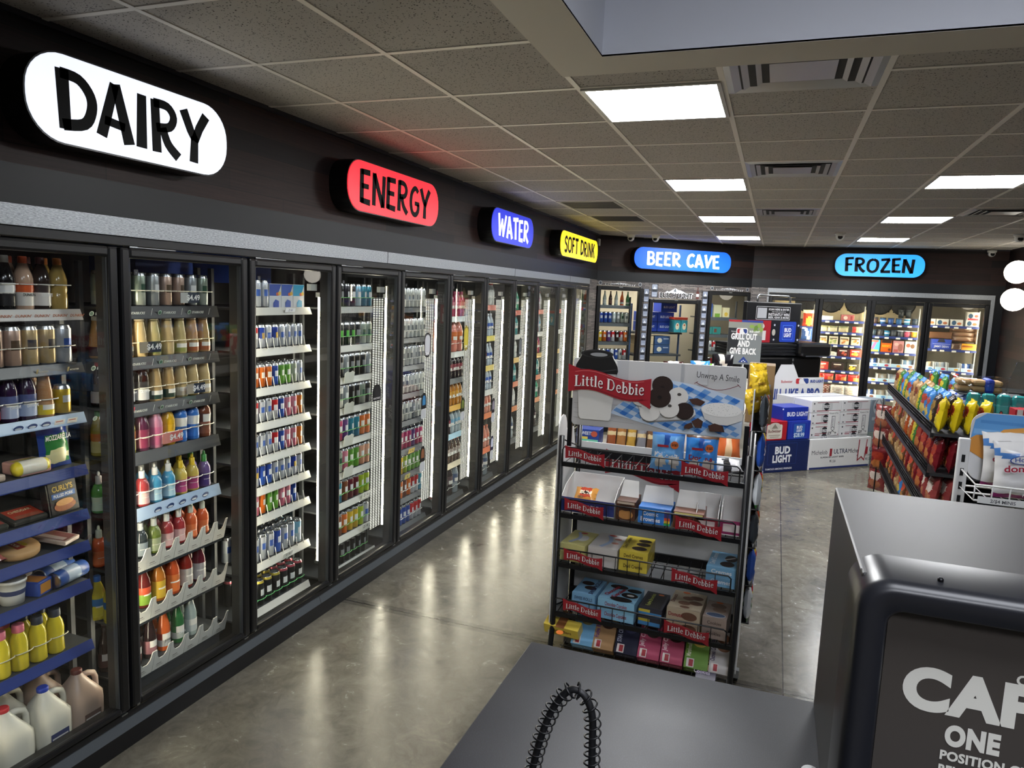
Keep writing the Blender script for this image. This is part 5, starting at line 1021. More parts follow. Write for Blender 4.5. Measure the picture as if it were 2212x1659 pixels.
for q, zs in ((2, (1.165, .925, .66)), (3, (1.165, .9))):
    for z in zs:
        for i in range(4): bin_(q, .12 + i * .25, z, ('#c84a5a', '#d8a04a', '#7a4a34', '#5a8ac0')[(i + int(z * 10)) % 4], f'white novelty bin {ORD[i + 1]} from left, {("first", "second", "third")[zs.index(z)]} bin row, {DQ[q]} freezer door'); 
        for i in range(4):
            if (i + int(z * 10)) % 4 != 1: fitem('ice_pop_pack', pouch('ice_pop_pack', .13, .12, .05, ('#c9d4dc', '#8aa8c8', '#3a5a9a', '#d8c8b0')[(i + q) % 4], lambda u, v: '#e4e0d8' if abs(u) < .3 else None, int(z * 10) + i), q, .12 + i * .25, z + .01, f'wrapped ice pops in bin {ORD[i + 1]} from left, {("first", "second", "third")[zs.index(z)]} bin row, {DQ[q]} freezer door', 'ice cream', .1, (0, -.3, 0))
for i, x in enumerate((.05, .3, .57, .86)): fitem('frozen_box', cart(.165, .1, '#dcdad4', lambda a: a.ell(-.035, 0, .03, .035, '#3a5a78').ell(.035, -.01, .03, .02, '#b8704a')), 3, x, 1.86, f'white box with blue seal {ORD[i + 1]} from left on the top shelf, fourth freezer door', 'frozen food')
fitem('frozen_box', cart(.165, .12, '#dcdad4', lambda a: a.ell(-.035, 0, .03, .035, '#3a5a78').rect(-.07, -.06, .07, -.035, '#c8404a').ell(.04, .0, .025, .02, '#c85a4a')), 3, .87, 1.962, 'white box with red stripe stacked on the right of the top shelf row', 'frozen food')
mb = MB(); mb.bbox((-.2, -.2, 0), (0, .2, .1), C('#6d4a30', .6), .004); fitem('brown_carton', mb.mesh('brown_carton'), 3, .25, 1.5 + .16, 'brown open carton under the white boxes behind the fourth freezer door', 'carton', .1)
fitem('blue_display_box', carton('blue_display_box', .26, .14, .15, '#3a50b0', lambda a: a.poly([(-.06, .03), (.05, .03), (.03, .075), (-.04, .075)], '#2a2c33').text('JIMMY DEAN', 0, -.05, .03, '#dfe2ee', .2).rect(-.12, .0, .12, .006, '#b4bce4')), 3, .33, 1.5, 'blue display box with white writing on the second shelf, fourth freezer door', 'frozen food')
fitem('yellow_box', cart(.22, .1, '#d8922a', lambda a: a.rect(-.08, -.0, .06, .025, '#8a4a20').rect(-.1, -.05, .1, -.02, '#e8b44a')), 3, .84, 1.5, 'yellow orange box right of the blue display box in the freezer', 'frozen food'); fitem('frozen_bag', pouch('frozen_bag', .14, .1, .06, '#5a463a', None, 91), 3, .62, 1.5, 'brown bag between the blue and yellow boxes in the freezer', 'frozen food')
for i in range(3): fitem('bread_tray', pouch('bread_tray', .4, .09, .14, '#7a5c48', lambda u, v: '#8d705a' if v > 0 else None, 95 + i), 3, .78, 1.62 + i * .075, f'{("lowest", "middle", "topmost")[i]} brown bread pack in the stack behind the fourth freezer door', 'frozen food', .18)

# ================= beer floor display and black grill =================
DO = Vector((0, 9.24, 0)); DU = Vector((.739, .674, 0)).normalized(); DNn = Vector((DU.y, -DU.x, 0)); RD = math.atan2(DU.y, DU.x)
def dpos(u, z, o=0.0): p = DO + DU * u + DNn * o; return Vector((p.x, p.y, z))
TD = lambda u, z, o=0.0: place(dpos(u, z, o), DU, (0, 0, 1))
def dcase(name, u0, u1, z0, z1, o, d, base, ap, label, grp, cat='drink case', side=None, top=None):
    w, h = u1 - u0, z1 - z0
    return obj(name, carton(name, w, d, h, base, ap, top, side, .004), dpos((u0 + u1) / 2, z0, o), (0, 0, RD - PI / 2), 1, label, cat, grp)
GD = 'beer stacked on the floor display'
def budbase(a):
    a.poly(rr(-.13, -.1, .33, .17, .01), '#2c4688').poly(rr(-.125, -.095, .325, .165, .01), '#14255a').text('BUD', .1, .04, .085, '#eef1f8', .24, 'c', .05).text('LIGHT', .1, -.07, .085, '#eef1f8', .3, 'c', .05).text('FAMOUS AMONG FRIENDS', .06, -.165, .022, '#dfe4f0', .42)
dcase('floor_display', -.35, .71, 0, .4, 0, .7, '#14255a', budbase, 'dark blue cardboard display base lettered in white at floor level', 'display bases on the floor', 'display base')
def ultra(a):
    for x in (-.1, .52): a.text('Michelob', x - .26, .0, .055, '#3a3f4a', .26, 'c', 0).rect(x - .09, -.03, x - .05, .07, '#a02a38').text('ULTRA', x - .02, .0, .06, '#2f3f5a', .24, 'l', .01).text('SUPERIOR LIGHT BEER', x - .04, -.05, .018, '#4a4f5a', .4).text('95 | 2.6', x - .03, -.11, .03, '#3a3f4a', .1)
    a.poly([(.3, .17), (.45, .17), (.42, -.12), (.36, -.07), (.29, -.12)], '#9a2436').poly([(.315, .17), (.435, .17), (.408, -.09), (.362, -.05), (.305, -.09)], '#e2e3e4').rect(-.52, -.19, .5, -.165, '#1f2f6c')
dcase('floor_display', .715, 1.75, .0, .4, .02, .7, '#e2e3e4', ultra, 'white cardboard display base with red ribbon print at floor level', 'display bases on the floor', 'display base')
def uc(a):
    a.rect(-.16, -.06, .24, -.05, '#8a2434').poly(rr(-.08, -.045, .1, .045, .02), '#c9ccd0').ell(0, 0, .05, .05, '#2f333a').rect(-.06, -.018, .06, .018, '#dcdee0').text('ULTRA', 0, -.012, .024, '#2a3550', .11).rect(-.16, .05, .2, .056, '#8a2434').rect(-.22, .03, -.2, .05, '#4a4f5a').rect(-.22, -.06, -.2, -.045, '#4a4f5a')
nth = ['bottom', 'second', 'third', 'top']
for r_ in range(4):
    for c_ in range(2):
        u0 = .72 + c_ * .51; z0 = .265 + r_ * .157
        dcase('beer_case', u0, u0 + .5, z0 if r_ else .405, z0 + .153, -.03, .3, '#dedfe2', uc, f'white beer case in the {nth[r_]} layer, {"left" if c_ == 0 else "right"} column of the white stack', GD)
for c_ in range(2):
    for r_ in range(3): dcase('beer_case', .72 + c_ * .51, 1.22 + c_ * .51, .42 + r_ * .157 if r_ else .405, .573 + r_ * .157, -.34, .3, '#dedfe2', None, f'white beer case behind the {"left" if c_ == 0 else "right"} column, {("bottom", "middle", "upper")[r_]} layer', GD) if False else None
for c_ in range(2): dcase('beer_case', .72 + c_ * .51, 1.22 + c_ * .51, .405, .889, -.34, .32, '#dedfe2', None, f'tall white beer case behind the {"left" if c_ == 0 else "right"} column of the white stack', GD, top=lambda a: a.rect(-.24, -.13, .24, -.1, '#33407a').rect(-.24, .05, .24, .07, '#9aa0b4'))
def tagcard(u, z, label):
    mb = MB(); T = TD(u, z, -.02); mb.prism([(-.09, -.16), (.09, -.16), (.09, .16), (-.09, .16)], .002, C('#e6e7e8', .4), T); a = Art(mb, T); a.k = 6
    a.text('Michelob ULTRA', 0, .115, .022, '#4a4f5a', .15, 'c', 0).poly([(-.03, .09), (.03, .09), (.03, -.08), (0, -.05), (-.03, -.08)], '#3a3f4a').poly([(-.024, .084), (.024, .084), (.024, -.066), (0, -.042), (-.024, -.066)], '#dcdde0').text('ULTRA', 0, .01, .014, '#3a3f4a', .1, 'c', .01, PI / 2).line([(-.03, -.08), (.03, -.12)], .006, '#3a3f4a').line([(.03, -.08), (-.03, -.12)], .006, '#3a3f4a').text('$29', -.05, -.15, .035, '#2a2d33', .06).text('99', .05, -.14, .02, '#2a2d33')
    tag(mb.build('price_placard'), label, 'price card', 'white price cards on the beer stack')
tagcard(1.09, .6, 'white price card hanging on the left column of white cases'); tagcard(1.62, .6, 'white price card hanging on the right column of white cases')
def bl1(a): a.text('BUD LIGHT', .03, -.03, .05, '#e6eaf6', .34, 'c', .04).rect(-.22, .05, -.2, .07, '#c4ccec')
dcase('beer_case', .3, .7, .645, .81, -.06, .3, '#2036a4', bl1, 'blue beer case on top of the stack beside the white cases', GD)
def bl2(a): a.poly(rr(-.13, -.1, .13, .1, .01), '#3a55c0').poly(rr(-.125, -.095, .125, .095, .01), '#2036a4').rect(-.09, -.1, .09, .08, '#2c5fb4').text('BUD', 0, .02, .035, '#eef1f8', .09, 'c', .04).text('LIGHT', 0, -.02, .03, '#eef1f8', .09, 'c', .04).text('$28.99', 0, -.085, .05, '#dff0ff', .17, 'c', .02)
dcase('beer_case', .36, .72, .405, .64, -.02, .3, '#2036a4', bl2, 'blue beer case with large price tag under the top blue case', GD)
def bw(a): a.poly(rr(-.12, -.1, .12, .08, .02), '#d9d4c8').ell(0, .055, .09, .05, '#c9c4ba').poly([(-.05, .03), (.05, .03), (0, .09)], '#8a8478').text('Budweiser', 0, -.02, .04, '#6a2028', .2, 'c', .01).rect(-.09, -.06, .09, -.05, '#a89a90').rect(-.07, -.08, .07, -.072, '#a89a90')
dcase('beer_case', -.05, .34, .405, .645, -.02, .3, '#b01f2c', bw, 'red beer case left of the blue priced case', GD)
def busc(a): a.ell(0, .12, .085, .11, '#d4d8dc').ell(0, .12, .075, .1, '#8d99a4').poly([(-.06, .13), (0, .23), (.06, .13)], '#dfe3e6').text('BUSCH', 0, .1, .04, '#20252c', .14, 'c', .04).text('LIGHT', 0, .05, .03, '#e4e8ea', .1, 'c', .03).rect(-.1, -.06, .1, -.02, '#b4bcc4')
dcase('beer_case', 1.78, 2.02, .45, .88, -.05, .3, '#7d8a96', busc, 'grey mountain printed beer pack right of the white stack', GD); dcase('floor_display', 1.77, 2.03, 0, .445, -.04, .3, '#7b8a86', lambda a: a.rect(-.1, -.1, .1, .15, '#a4aea8').ell(.03, .02, .04, .1, '#5a6a60'), 'grey green printed display base right of the white one', 'display bases on the floor', 'display base')
# giant black grill
g = thing('black_grill', 'tall black grill cabinet standing behind the beer display', 'grill', dpos(1.0, 0, -.95), RD)
LB = lambda u, z: (u - 1.0, z)
mb = MB(); mb.bbox((-.75, .0, .05), (.76, .55, 1.36), BLK, .03); mb.build('body', g)
mb = MB()
for q in range(4): mb.bbox((-.74, -.01 - .004 * q, 1.38 + q * .042), (.26, .5, 1.415 + q * .042), C('#17191d', .3), .008)
mb.build('slatted_shelf', g)
mb = MB(); mb.bbox((.24, -.12, 1.37), (.82, .5, 1.565), BLK, .05); mb.build('side_lid', g)
mb = MB(); mb.bbox((.33, -.128, 1.375), (.77, -.118, 1.39), C('#3a3d42', .3), .002); mb.build('lid_handle', g)
mb = MB(); T = place((.15, -.002, 0), (1, 0, 0), (0, 0, 1))
for q in range(5): mb.box((.06, 1.06 + q * .06, 0), (.085, 1.1 + q * .06, .004), C('#8a8d90', .3, .6), T)
mb.build('temperature_gauge', g)
mb = MB(); mb.bbox((-.65, .0, 1.552), (.3, .08, 2.11), C('#15171b', .4), .012); T = place((0, -.0005, 0), (1, 0, 0), (0, 0, 1)); a = Art(mb, T)
a.poly(rr(-.49, 1.87, .1, 2.05, .01), '#cfd1d4').poly(rr(-.484, 1.876, .094, 2.044, .01), '#121418').rect(-.47, 1.89, -.31, 2.03, '#b9bcc2')
for tx, z, h, w in (('SCAN HERE & ENTER', 2.0, .025, .36), ('FOR YOUR CHANCE TO', 1.975, .01, .24), ('INSTANTLY WIN', 1.925, .036, .36), ('BEER, GEAR & MORE', 1.89, .025, .36)): a.text(tx, -.1, z, h, '#dcdde0', w, 'c', .03)
a.rect(-.62, 1.56, -.22, 1.86, '#a3202c').rect(-.6, 1.59, -.3, 1.72, '#d4d2ce').ell(-.42, 1.78, .09, .05, '#cfccc6').text('Bud', -.45, 1.63, .04, '#7a2a30', .12)
a.rect(-.22, 1.56, .29, 1.86, '#10131f').poly(rr(-.06, 1.57, .22, 1.85, .02), '#1f3fae').poly(rr(-.01, 1.6, .17, 1.8, .01), '#5a86e0').poly(rr(-.004, 1.606, .164, 1.794, .01), '#1c39a4').text('BUD', .08, 1.71, .05, '#eef1fa', .12, 'c', .04).text('LIGHT', .08, 1.64, .05, '#eef1fa', .13, 'c', .04)
for x, z in ((-.16, 1.8), (-.16, 1.6), (.26, 1.8), (.26, 1.6)): a.poly([(x + (.02 if k % 2 == 0 else .009) * math.sin(k * PI / 5), z + (.02 if k % 2 == 0 else .009) * math.cos(k * PI / 5)) for k in range(9, -1, -1)], '#d9dce6')
a.ell(-.17, 1.7, .03, .045, '#b4b0a8'); lab(mb.build('poster_board', g), 'black printed poster board with beer cans')
mb = MB(); mb.tube([(-.45, .04, 2.1), (-.45, .04, 2.17), (-.42, .04, 2.2), (.08, .04, 2.2), (.12, .04, 2.17), (.12, .04, 2.1)], .014, STEEL, 8); mb.build('top_handle', g)
def pro(a):
    a.text('GRILL LIKE A PRO', .0, -.1, .13, '#27418c', .98, 'c', .05); mlb(a, .16, .14, .12, .075); a.text('Budweiser', -.12, .12, .035, '#b03a44', .2, 'c', .01).text('BUD LIGHT', .42, .12, .035, '#27418c', .24, 'c', .05)
def mlb(a, x, y, w, h):
    a.poly(rr(x - w - .008, y - h / 2 - .008, x + w * .9 + .008, y + h / 2 + .008, h * .35), '#e8e8ea').poly(rr(x - w, y - h / 2, x - w * .1, y + h / 2, h * .3), '#b0272f').poly(rr(x - .0, y - h / 2, x + w * .9, y + h / 2, h * .3), '#203a80').poly([(x - w * .5, y - h / 2), (x + w * .55, y - h / 2), (x + w * .3, y - h * .1), (x + w * .05, y + h * .2), (x - w * .1, y + h * .38), (x - w * .45, y + h * .45), (x - w * .55, y + .0)], '#e8e8ea').ell(x + w * .1, y + h * .22, h * .14, h * .14, '#e8e8ea')
mb = MB(); T = TD(1.12, .9, -.8); mb.prism([(-.62, -.2), (.55, -.2), (.55, .19), (.08, .19), (-.02, .37), (-.24, .37), (-.34, .19), (-.62, .19)], .006, C('#dfe0e2', .4), T); a = Art(mb, T); a.k = 16; pro(a); tag(mb.build('slogan_card'), 'white cardboard card with blue slogan leaning on the black grill', 'card')
# poster on a slim stand
ps = thing('poster_stand', 'grill poster on a slim stand behind the snack rack header', 'poster', (-.28, 7.5, 0), .25)
mb = MB(); mb.tube([(0, .012, 0), (0, .012, 1.5)], .012, STEEL, 8); mb.build('pole', ps); mb = MB(); mb.lathe([(.15, 0), (.15, .012), (.03, .02)], BLKM, 18); mb.build('base', ps)
mb = MB(); T = place((0, 0, 1.7), (1, 0, 0), (0, 0, 1)); mb.prism([(-.165, -.22), (.165, -.22), (.165, .22), (-.165, .22)], .006, C('#8d9088', .5), T); a = Art(mb, T); a.k = 16
a.rect(-.165, .2, -.04, .22, '#a8202c').rect(-.04, .2, .165, .22, '#2a3f94').poly([(-.165, -.22), (.165, -.22), (.165, .06), (-.04, .14), (-.165, .1)], '#7d8284').rect(-.165, -.1, -.06, .14, '#23262a')
for k, (x, y) in enumerate(((.06, .16), (.1, .15), (.13, .17), (.1, .12), (.15, .13))): a.ell(x, y, .025, .018, '#6a8a3a' if k % 2 else '#8aa852', k)
mlb(a, -.03, .11, .05, .045); a.text('Budweiser', -.11, .1, .012, '#e0e0e0', .05, 'c', 0).text('BUD LIGHT', .09, .1, .018, '#f0f0f2', .1, 'c', .05)
for tx, y, w in (('GRILL OUT', .03, .25), ('AND', -.04, .12), ('GIVE BACK', -.115, .26)): a.text(tx, -.01, y, .055, '#f2f2f2', w, 'c', .05)
a.poly([(-.05, -.2), (.05, -.2), (.0, -.14)], '#27408c').ell(0, -.18, .006, .006, '#e8e8ea').ell(.015, -.19, .006, .006, '#e8e8ea').ell(-.015, -.19, .006, .006, '#e8e8ea')
mb.build('poster_board', ps)
# ================= snack rack in the middle =================
RXL, RXR, RYF, RYB = -1.012, -.07, 3.6, 3.97
RED = '#9c1f2b'
def banner(a, x, y, w, text=True, c=RED):
    """waving ribbon, w wide, with the snack name in white"""
    h = w * .27; n = 12; top = []; bot = []
    for i in range(n + 1):
        u = i / n; s = math.sin(u * 2 * PI) * h * .17
        top.append((x - w / 2 + w * u, y + h * .5 + s - h * .1 * u)); bot.append((x - w / 2 + w * u, y - h * .42 + s - h * .1 * u))
    z = a.z()
    for i in range(n): a.poly([bot[i], bot[i + 1], top[i + 1], top[i]], c, z)
    a.poly([bot[-1], (bot[-1][0] + .002, bot[-1][1] - h * .42), (bot[-3][0], bot[-3][1] + h * .06)][::-1], c, z); a.poly([top[0], (top[0][0] - .002, top[0][1] + h * .34), (top[2][0], top[2][1] - .02 * h)][::-1], c, z)
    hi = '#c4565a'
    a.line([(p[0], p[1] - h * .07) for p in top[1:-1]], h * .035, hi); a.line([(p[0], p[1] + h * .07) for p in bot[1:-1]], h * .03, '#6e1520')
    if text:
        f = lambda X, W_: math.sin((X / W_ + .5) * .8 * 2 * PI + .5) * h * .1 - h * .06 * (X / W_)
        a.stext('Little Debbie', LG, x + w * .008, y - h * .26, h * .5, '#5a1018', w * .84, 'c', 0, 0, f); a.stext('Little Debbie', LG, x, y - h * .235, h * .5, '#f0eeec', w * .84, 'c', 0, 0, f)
rack = thing('snack_rack', 'black wire snack rack with red banner signs and a coffee and donut header', 'display rack', ((RXL + RXR) / 2, RYF, 0))
rx = lambda x: x - (RXL + RXR) / 2
xm = (RXR - RXL) / 2
for x, l in ((-xm, 0), (xm, 1)):
    mb = MB(); mb.tube([(x, -.03, .06), (x, -.03, .2), (x, 0, .3), (x, 0, 1.36)], .0145, BLK, 10); mb.lathe([(.016, .0), (.018, .03), (.016, .06)], BLKM, 10, Matrix.Translation((x, -.03, 0))); mb.build('front_post', rack)
    mb = MB(); mb.tube([(x, .37, .07), (x, .37, 1.45 if l == 0 else 1.42)], .0145, BLK, 10); mb.build('rear_post', rack)
    mb = MB(); mb.lathe([(.001, -.012), (.03, -.012), (.034, -.006), (.034, .006), (.03, .012), (.001, .012)], BLKM, 16, place((x + (.02 if l else -.02), .4, .035), (0, 1, 0), (0, 0, 1))); mb.box((x - .012, .36, .03), (x + .035, .4, .075), STEEL); mb.build('caster', rack)
    mb = MB(); o = [(-.0, .24), (.37, .24), (.37, 1.2), (.30, 1.36), (.16, 1.37)] + [(.08 + .08 * math.cos(t), 1.36 + .1 * math.sin(t)) for t in [PI * q / 8 for q in range(9)]] + [(.0, 1.3)]
    mb.prism(o, .006, C('#d4d4d2', .45), place((x + (.018 if l else -.024), 0, 0), (0, 1, 0), (0, 0, 1))); lab(mb.build('side_panel', rack), 'white side panel with rounded top')
    for z in (1.34, .98, .7, .42): mb = MB(); mb.tube([(x * .985, 0, z), (x * .985, .37, z - .11)], .004, BLK, 6); mb.build('side_wire', rack)
mb = MB(); mb.box((-xm, .372, .33), (xm, .38, 1.265), C('#c2c3c3', .5)); bp = lab(mb.build('back_panel', rack), 'pale back panel printed with a red banner')
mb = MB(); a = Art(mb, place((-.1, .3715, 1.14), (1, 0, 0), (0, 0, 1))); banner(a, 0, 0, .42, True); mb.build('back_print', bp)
SZ = [1.215, .935, .66, .38, .11]
for q, z in enumerate(SZ):
    mb = MB(); mb.tube([(-xm, .0, z), (xm, .0, z)], .008, BLK, 6); mb.bbox((-xm, -.012, z - .018), (xm, -.004, z + .008), BLK, .002)
    mb.box((-xm, .34, z - .03), (xm, .355, z + .018), BLK)
    n = 15
    for i in range(n + 1): x = -xm + .02 + (2 * xm - .04) * i / n; mb.tube([(x, -.006, z), (x, .345, z + .004)], .0026, BLK, 4)
    mb.tube([(-xm, .17, z - .002), (xm, .17, z - .002)], .003, BLK, 4)
    sh = mb.build('wire_shelf', rack)
    mb = MB(); hh = .09 if q < 4 else .05
    pts = [(-xm + .012, -.012, z)] + [(-xm + .012, -.02, z + hh - .015), (-xm + .02, -.02, z + hh), (xm - .05, -.02, z + hh), (xm - .035, -.02, z + hh - .012), (xm - .035, -.012, z)]
    mb.tube(pts, .004, BLK, 6)
    for i in range(1, 14): x = -xm + .012 + (2 * xm - .06) * i / 14; mb.tube([(x, -.014, z), (x, -.02, z + hh)], .0022, BLK, 4)
    lab(mb.build('shelf_lip', sh), 'low wire lip')
    if q < 4:
        for x, w in ((-xm + .135 + .01 * q, .21), (xm - .2 - (.0, .01, .01, .03)[q], .225)):
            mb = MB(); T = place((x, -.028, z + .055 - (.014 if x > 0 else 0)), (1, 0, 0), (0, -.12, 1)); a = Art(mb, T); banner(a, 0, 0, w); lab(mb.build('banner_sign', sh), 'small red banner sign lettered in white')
# header board
mb = MB(); zc, w, h = 1.605, .86, .355
T = place((-.0, .02, zc), (1, 0, .012), (0, -.04, 1)); out = rr(-w / 2, -h / 2, w / 2, h / 2, .02, 4)
mb.prism(out, .006, C('#c9c8c6', .4), T)
a = Art(mb, T); a.k = 16
a.poly(rr(-w / 2 + .001, -h / 2 + .001, w / 2 - .001, h / 2 - .001, .02, 4), '#c2c2c3')
for x0, x1, c in ((-.2, -.14, '#b4b5b8'), (-.06, .03, '#bfc0c2'), (.12, .135, '#a4a6aa'), (.2, .25, '#c4c5c8')): a.poly([(x0, .08), (x1, .08), (x1, h / 2 - .002), (x0, h / 2 - .002)], c)
for k in range(4): a.line([(-w / 2 + .01, -.06 - k * .025), (-.1, -.055 - k * .03)], .0015, '#9c9c9e')
# gingham napkin
nap = [(-.225, -.1), (-.20, -.065), (-.02, .075), (.02, .1), (.2, .075), (w / 2 - .004, .02), (w / 2 - .004, -h / 2 + .004), (.1, -h / 2 + .006)]
a.poly(nap, '#c6d6ea')
def inside(p, poly):
    c = False; j = len(poly) - 1
    for i in range(len(poly)):
        if (poly[i][1] > p[1]) != (poly[j][1] > p[1]) and p[0] < (poly[j][0] - poly[i][0]) * (p[1] - poly[i][1]) / (poly[j][1] - poly[i][1]) + poly[i][0]: c = not c
        j = i
    return c
z1_, z2_ = a.z(), a.z()
e1, e2 = Vector((.031, -.0125)), Vector((.0165, .0165)); og = Vector((-.225, -.1))
for i in range(-8, 30):
    for j in range(-8, 22):
        q = [og + e1 * (i + s) + e2 * (j + t) for s, t in ((0, 0), (.98, 0), (.98, .98), (0, .98))]
        if all(inside((p.x, p.y), nap) for p in q) and (i % 2 or j % 2): a.poly([(p.x, p.y) for p in q], '#2f6fc0' if (i % 2 and j % 2) else '#6f9fd8', z2_ if (i % 2 and j % 2) else z1_)
# plate and donuts
pl = [(-.115, .0), (-.09, -.03), (-.055, -.115), (-.03, -.125), (.18, -.095), (.205, -.07), (.2, -.05), (.1, .03), (-.05, .05), (-.1, .02)]
a.poly([(x, y - .008) for x, y in pl], '#8a8a8a').poly(pl, '#e4e3e0').poly([(x * .9 + .004, y * .86 - .004) for x, y in pl], '#cfcecb')
WD, CD = '#dcdad6', '#2c1f1c'
for x, y, r, c, hx, hy in ((-.07, .045, .035, CD, 0, 0), (-.04, .055, .033, '#c4c1bc', .3, -.3), (.035, .065, .052, CD, 0, -.2), (.115, .015, .05, WD, .1, .2), (-.07, -.005, .048, WD, .1, -.25), (.15, -.055, .046, CD, 9, 0), (-.02, -.075, .052, WD, -.1, .5), (.075, -.05, .05, WD, .05, .3), (.025, .005, .056, CD, .0, .0)):
    a.ell(x, y - .002, r * 1.0, r * .93, '#8e8b88' if c != CD else '#15100f').ell(x, y, r, r * .9, c)
    if hx < 5: a.ell(x + hx * r, y + hy * r, r * .2, r * .15, '#4a4644' if c != CD else '#120d0c')
# bowl and chocolate
a.poly([(.23, -.04), (.25, -.085), (.3, -.11), (.36, -.11), (w / 2 - .003, -.08), (w / 2 - .003, -.03), (.3, -.02)], '#d9d8d5').poly(ell(.325, -.035, .095, .035, 0, 20, 0, 2 * PI), '#f0efec')
for k in range(40):
    rn = random.Random(k); t = rn.uniform(0, 2 * PI); r = math.sqrt(rn.random()); a.rect(.325 + .08 * r * math.cos(t), -.035 + .028 * r * math.sin(t), .328 + .08 * r * math.cos(t), -.033 + .028 * r * math.sin(t), '#a4a4a4')
for p in ([(.17, .01), (.21, .018), (.25, .002), (.23, -.02), (.19, -.015)], [(.16, -.12), (.19, -.105), (.2, -.13), (.18, -.14), (.155, -.138)], [(.19, -.1), (.22, -.08), (.245, -.095), (.24, -.13), (.21, -.13)], [(.27, -.115), (.3, -.1), (.34, -.11), (.35, -.14), (.28, -.142)]): a.poly(p, '#3a241d').poly([(x * .9 + p[0][0] * .1, y * .9 + p[0][1] * .1) for x, y in p], '#4a3027')
a.text('Unwrap A Smile', .3, .115, .03, '#2a2a2c', .2, 'c', 0, -.06); a.line([(.2 + .02 * q, .095 - .03 * math.sin(PI * q / 10)) for q in range(11)], .003, '#6a2028'); a.line([(.192, .09), (.208, .1)], .003, '#6a2028'); a.line([(.392, .1), (.408, .085)], .003, '#6a2028')
lab(mb.build('header_board', rack), 'white header board with donuts on a blue checked napkin')
# die-cut coffee cup and big banner in front of the board
mb = MB(); T2 = place((-.305, .006, zc + .01), (1, 0, .012), (0, -.04, 1)); cup = [(-.075, -.155), (.075, -.155), (.085, -.14), (.1, .08), (.11, .1), (.105, .15), (.09, .165), (.075, .2), (-.075, .2), (-.09, .165), (-.105, .15), (-.11, .1), (-.1, .08), (-.085, -.14)]
mb.prism(cup, .005, C('#d9d8d5', .4), T2); a = Art(mb, T2); a.k = 14
a.poly([(-.108, .09), (.108, .09), (.113, .105), (.108, .13), (.1, .145), (.088, .165), (.07, .2), (-.07, .2), (-.088, .165), (-.1, .145), (-.108, .13), (-.113, .105)], '#121214').ell(0, .19, .085, .022, '#2a2a2d').ell(.0, .19, .072, .016, '#121214').ell(.01, .187, .045, .01, '#8d8f92').line([(-.105, .115), (0, .1), (.105, .115)], .004, '#3a3a3e', True)
lab(mb.build('cup_cutout', rack), 'die-cut white coffee cup with black lid')
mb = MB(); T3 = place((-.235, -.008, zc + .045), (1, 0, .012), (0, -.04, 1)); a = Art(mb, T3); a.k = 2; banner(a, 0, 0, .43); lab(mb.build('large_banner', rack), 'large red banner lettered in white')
mb = MB()
for x in (-xm + .03, xm - .02): mb.bbox((x - .012, .03, 1.3), (x + .012, .045, 1.56 if x < 0 else 1.5), BLK, .002)
mb.build('header_bracket', rack) if False else None
for x in (-xm + .03, xm - .02): mb = MB(); mb.bbox((x - .012, .03, 1.3), (x + .012, .045, 1.56 if x < 0 else 1.5), BLK, .002); mb.build('header_bracket', rack)

# ---------------- packets on the rack ----------------
GL = 'snack boxes on the wire rack'
R0 = RYF  # front plane
def sbox(name, w, d, h, base, fr, tp, x, sh, label, y=0.0, z=0.0, rot=0.0, pit=0.0, roll=0.0, cat='snack box'):
    me = carton(name, w, d, h, base, fr, tp, None, .0015)
    return obj(name, me, (x, R0 + .012 + y, SZ[sh] + .009 + z), (roll, pit, rot - PI / 2), 1, label, cat, GL)
def lay(name, w, d, h, c, fr, tp, x, sh, n, label, y=0.0, rot=0.0, k0='upper', k1='lower'):
    for i in range(n): sbox(name, w, d, h, c, fr, tp if i == n - 1 else None, x, sh, (f'{label}, {("lower", "upper")[i]} of two' if n == 2 else label), y, i * (h + .001), rot)
def snack(c1, c2, t, tc, n=3, tx=None):
    """top print: snacks scattered along the box and the name running along it"""
    def f(a):
        for i in range(n): a.ell(.02, .05 - i * .045, .034, .028, c2).ell(.02, .053 - i * .045, .03, .022, c1)
        a.text(t, -.035, -.02, .026, tc, .13, 'c', .02, PI / 2); a.ell(.02, .075, .014, .01, '#e0743a')
    return f
def nm(t, c, w=.1, h=.02): return lambda a: a.text(t, .0, -h * .4, h, c, w, 'c', .02)
# top shelf: donut bags
def dbag(base, dark, txt, tc):
    me = pouch('donut_bag', .165, .21, .07, base, lambda u, v: dark if v > .72 else ('#2a55a4' if abs(u) < .25 and v > .15 else ('#c9c4ba' if v < -.2 and (u + .35) ** 2 + (v + .6) ** 2 < .1 or (u - .5) ** 2 + (v + .55) ** 2 < .1 else None)), len(txt) * 7, 13, 15)
    return me
for x, b, dk, t, tc, l, y in ((-.475, '#5a9ad8', '#2f6fc4', 'Mini', '#e8e8ea', 'light blue donut bag standing second from front on the top rack shelf', .16), (-.47, '#6aa6de', '#3a7acc', 'Mini Donuts', '#f2f2f2', 'light blue and white donut bag at the front of the top rack shelf', .06), (-.30, '#3a86d4', '#6a4a34', 'Donuts', '#e8e4ea', 'blue and brown donut bag right of the light blue bag', .07)):
    o = obj('donut_bag', dbag(b, dk, t, tc), (x, R0 + y, SZ[0] + .012), (0, -.1, -PI / 2), 1, l, 'donut bag', 'donut bags on the top rack shelf')
    mb = MB(); a = Art(mb, place((.033, 0, .1), (0, 1, 0), (.12, 0, 1))); a.k = 6; a.text(t, .0, -.03, .024, '#8a2c3c' if t == 'Donuts' else '#f4f4f4', .115, 'c', .03).ell(.04, .035, .02, .02, '#e0743a').text('2/$5', .04, .03, .012, '#2a1a12', .03, 'c', .03).rect(-.045, .02, .01, .032, '#a8262f'); mb.build('bag_print', o)
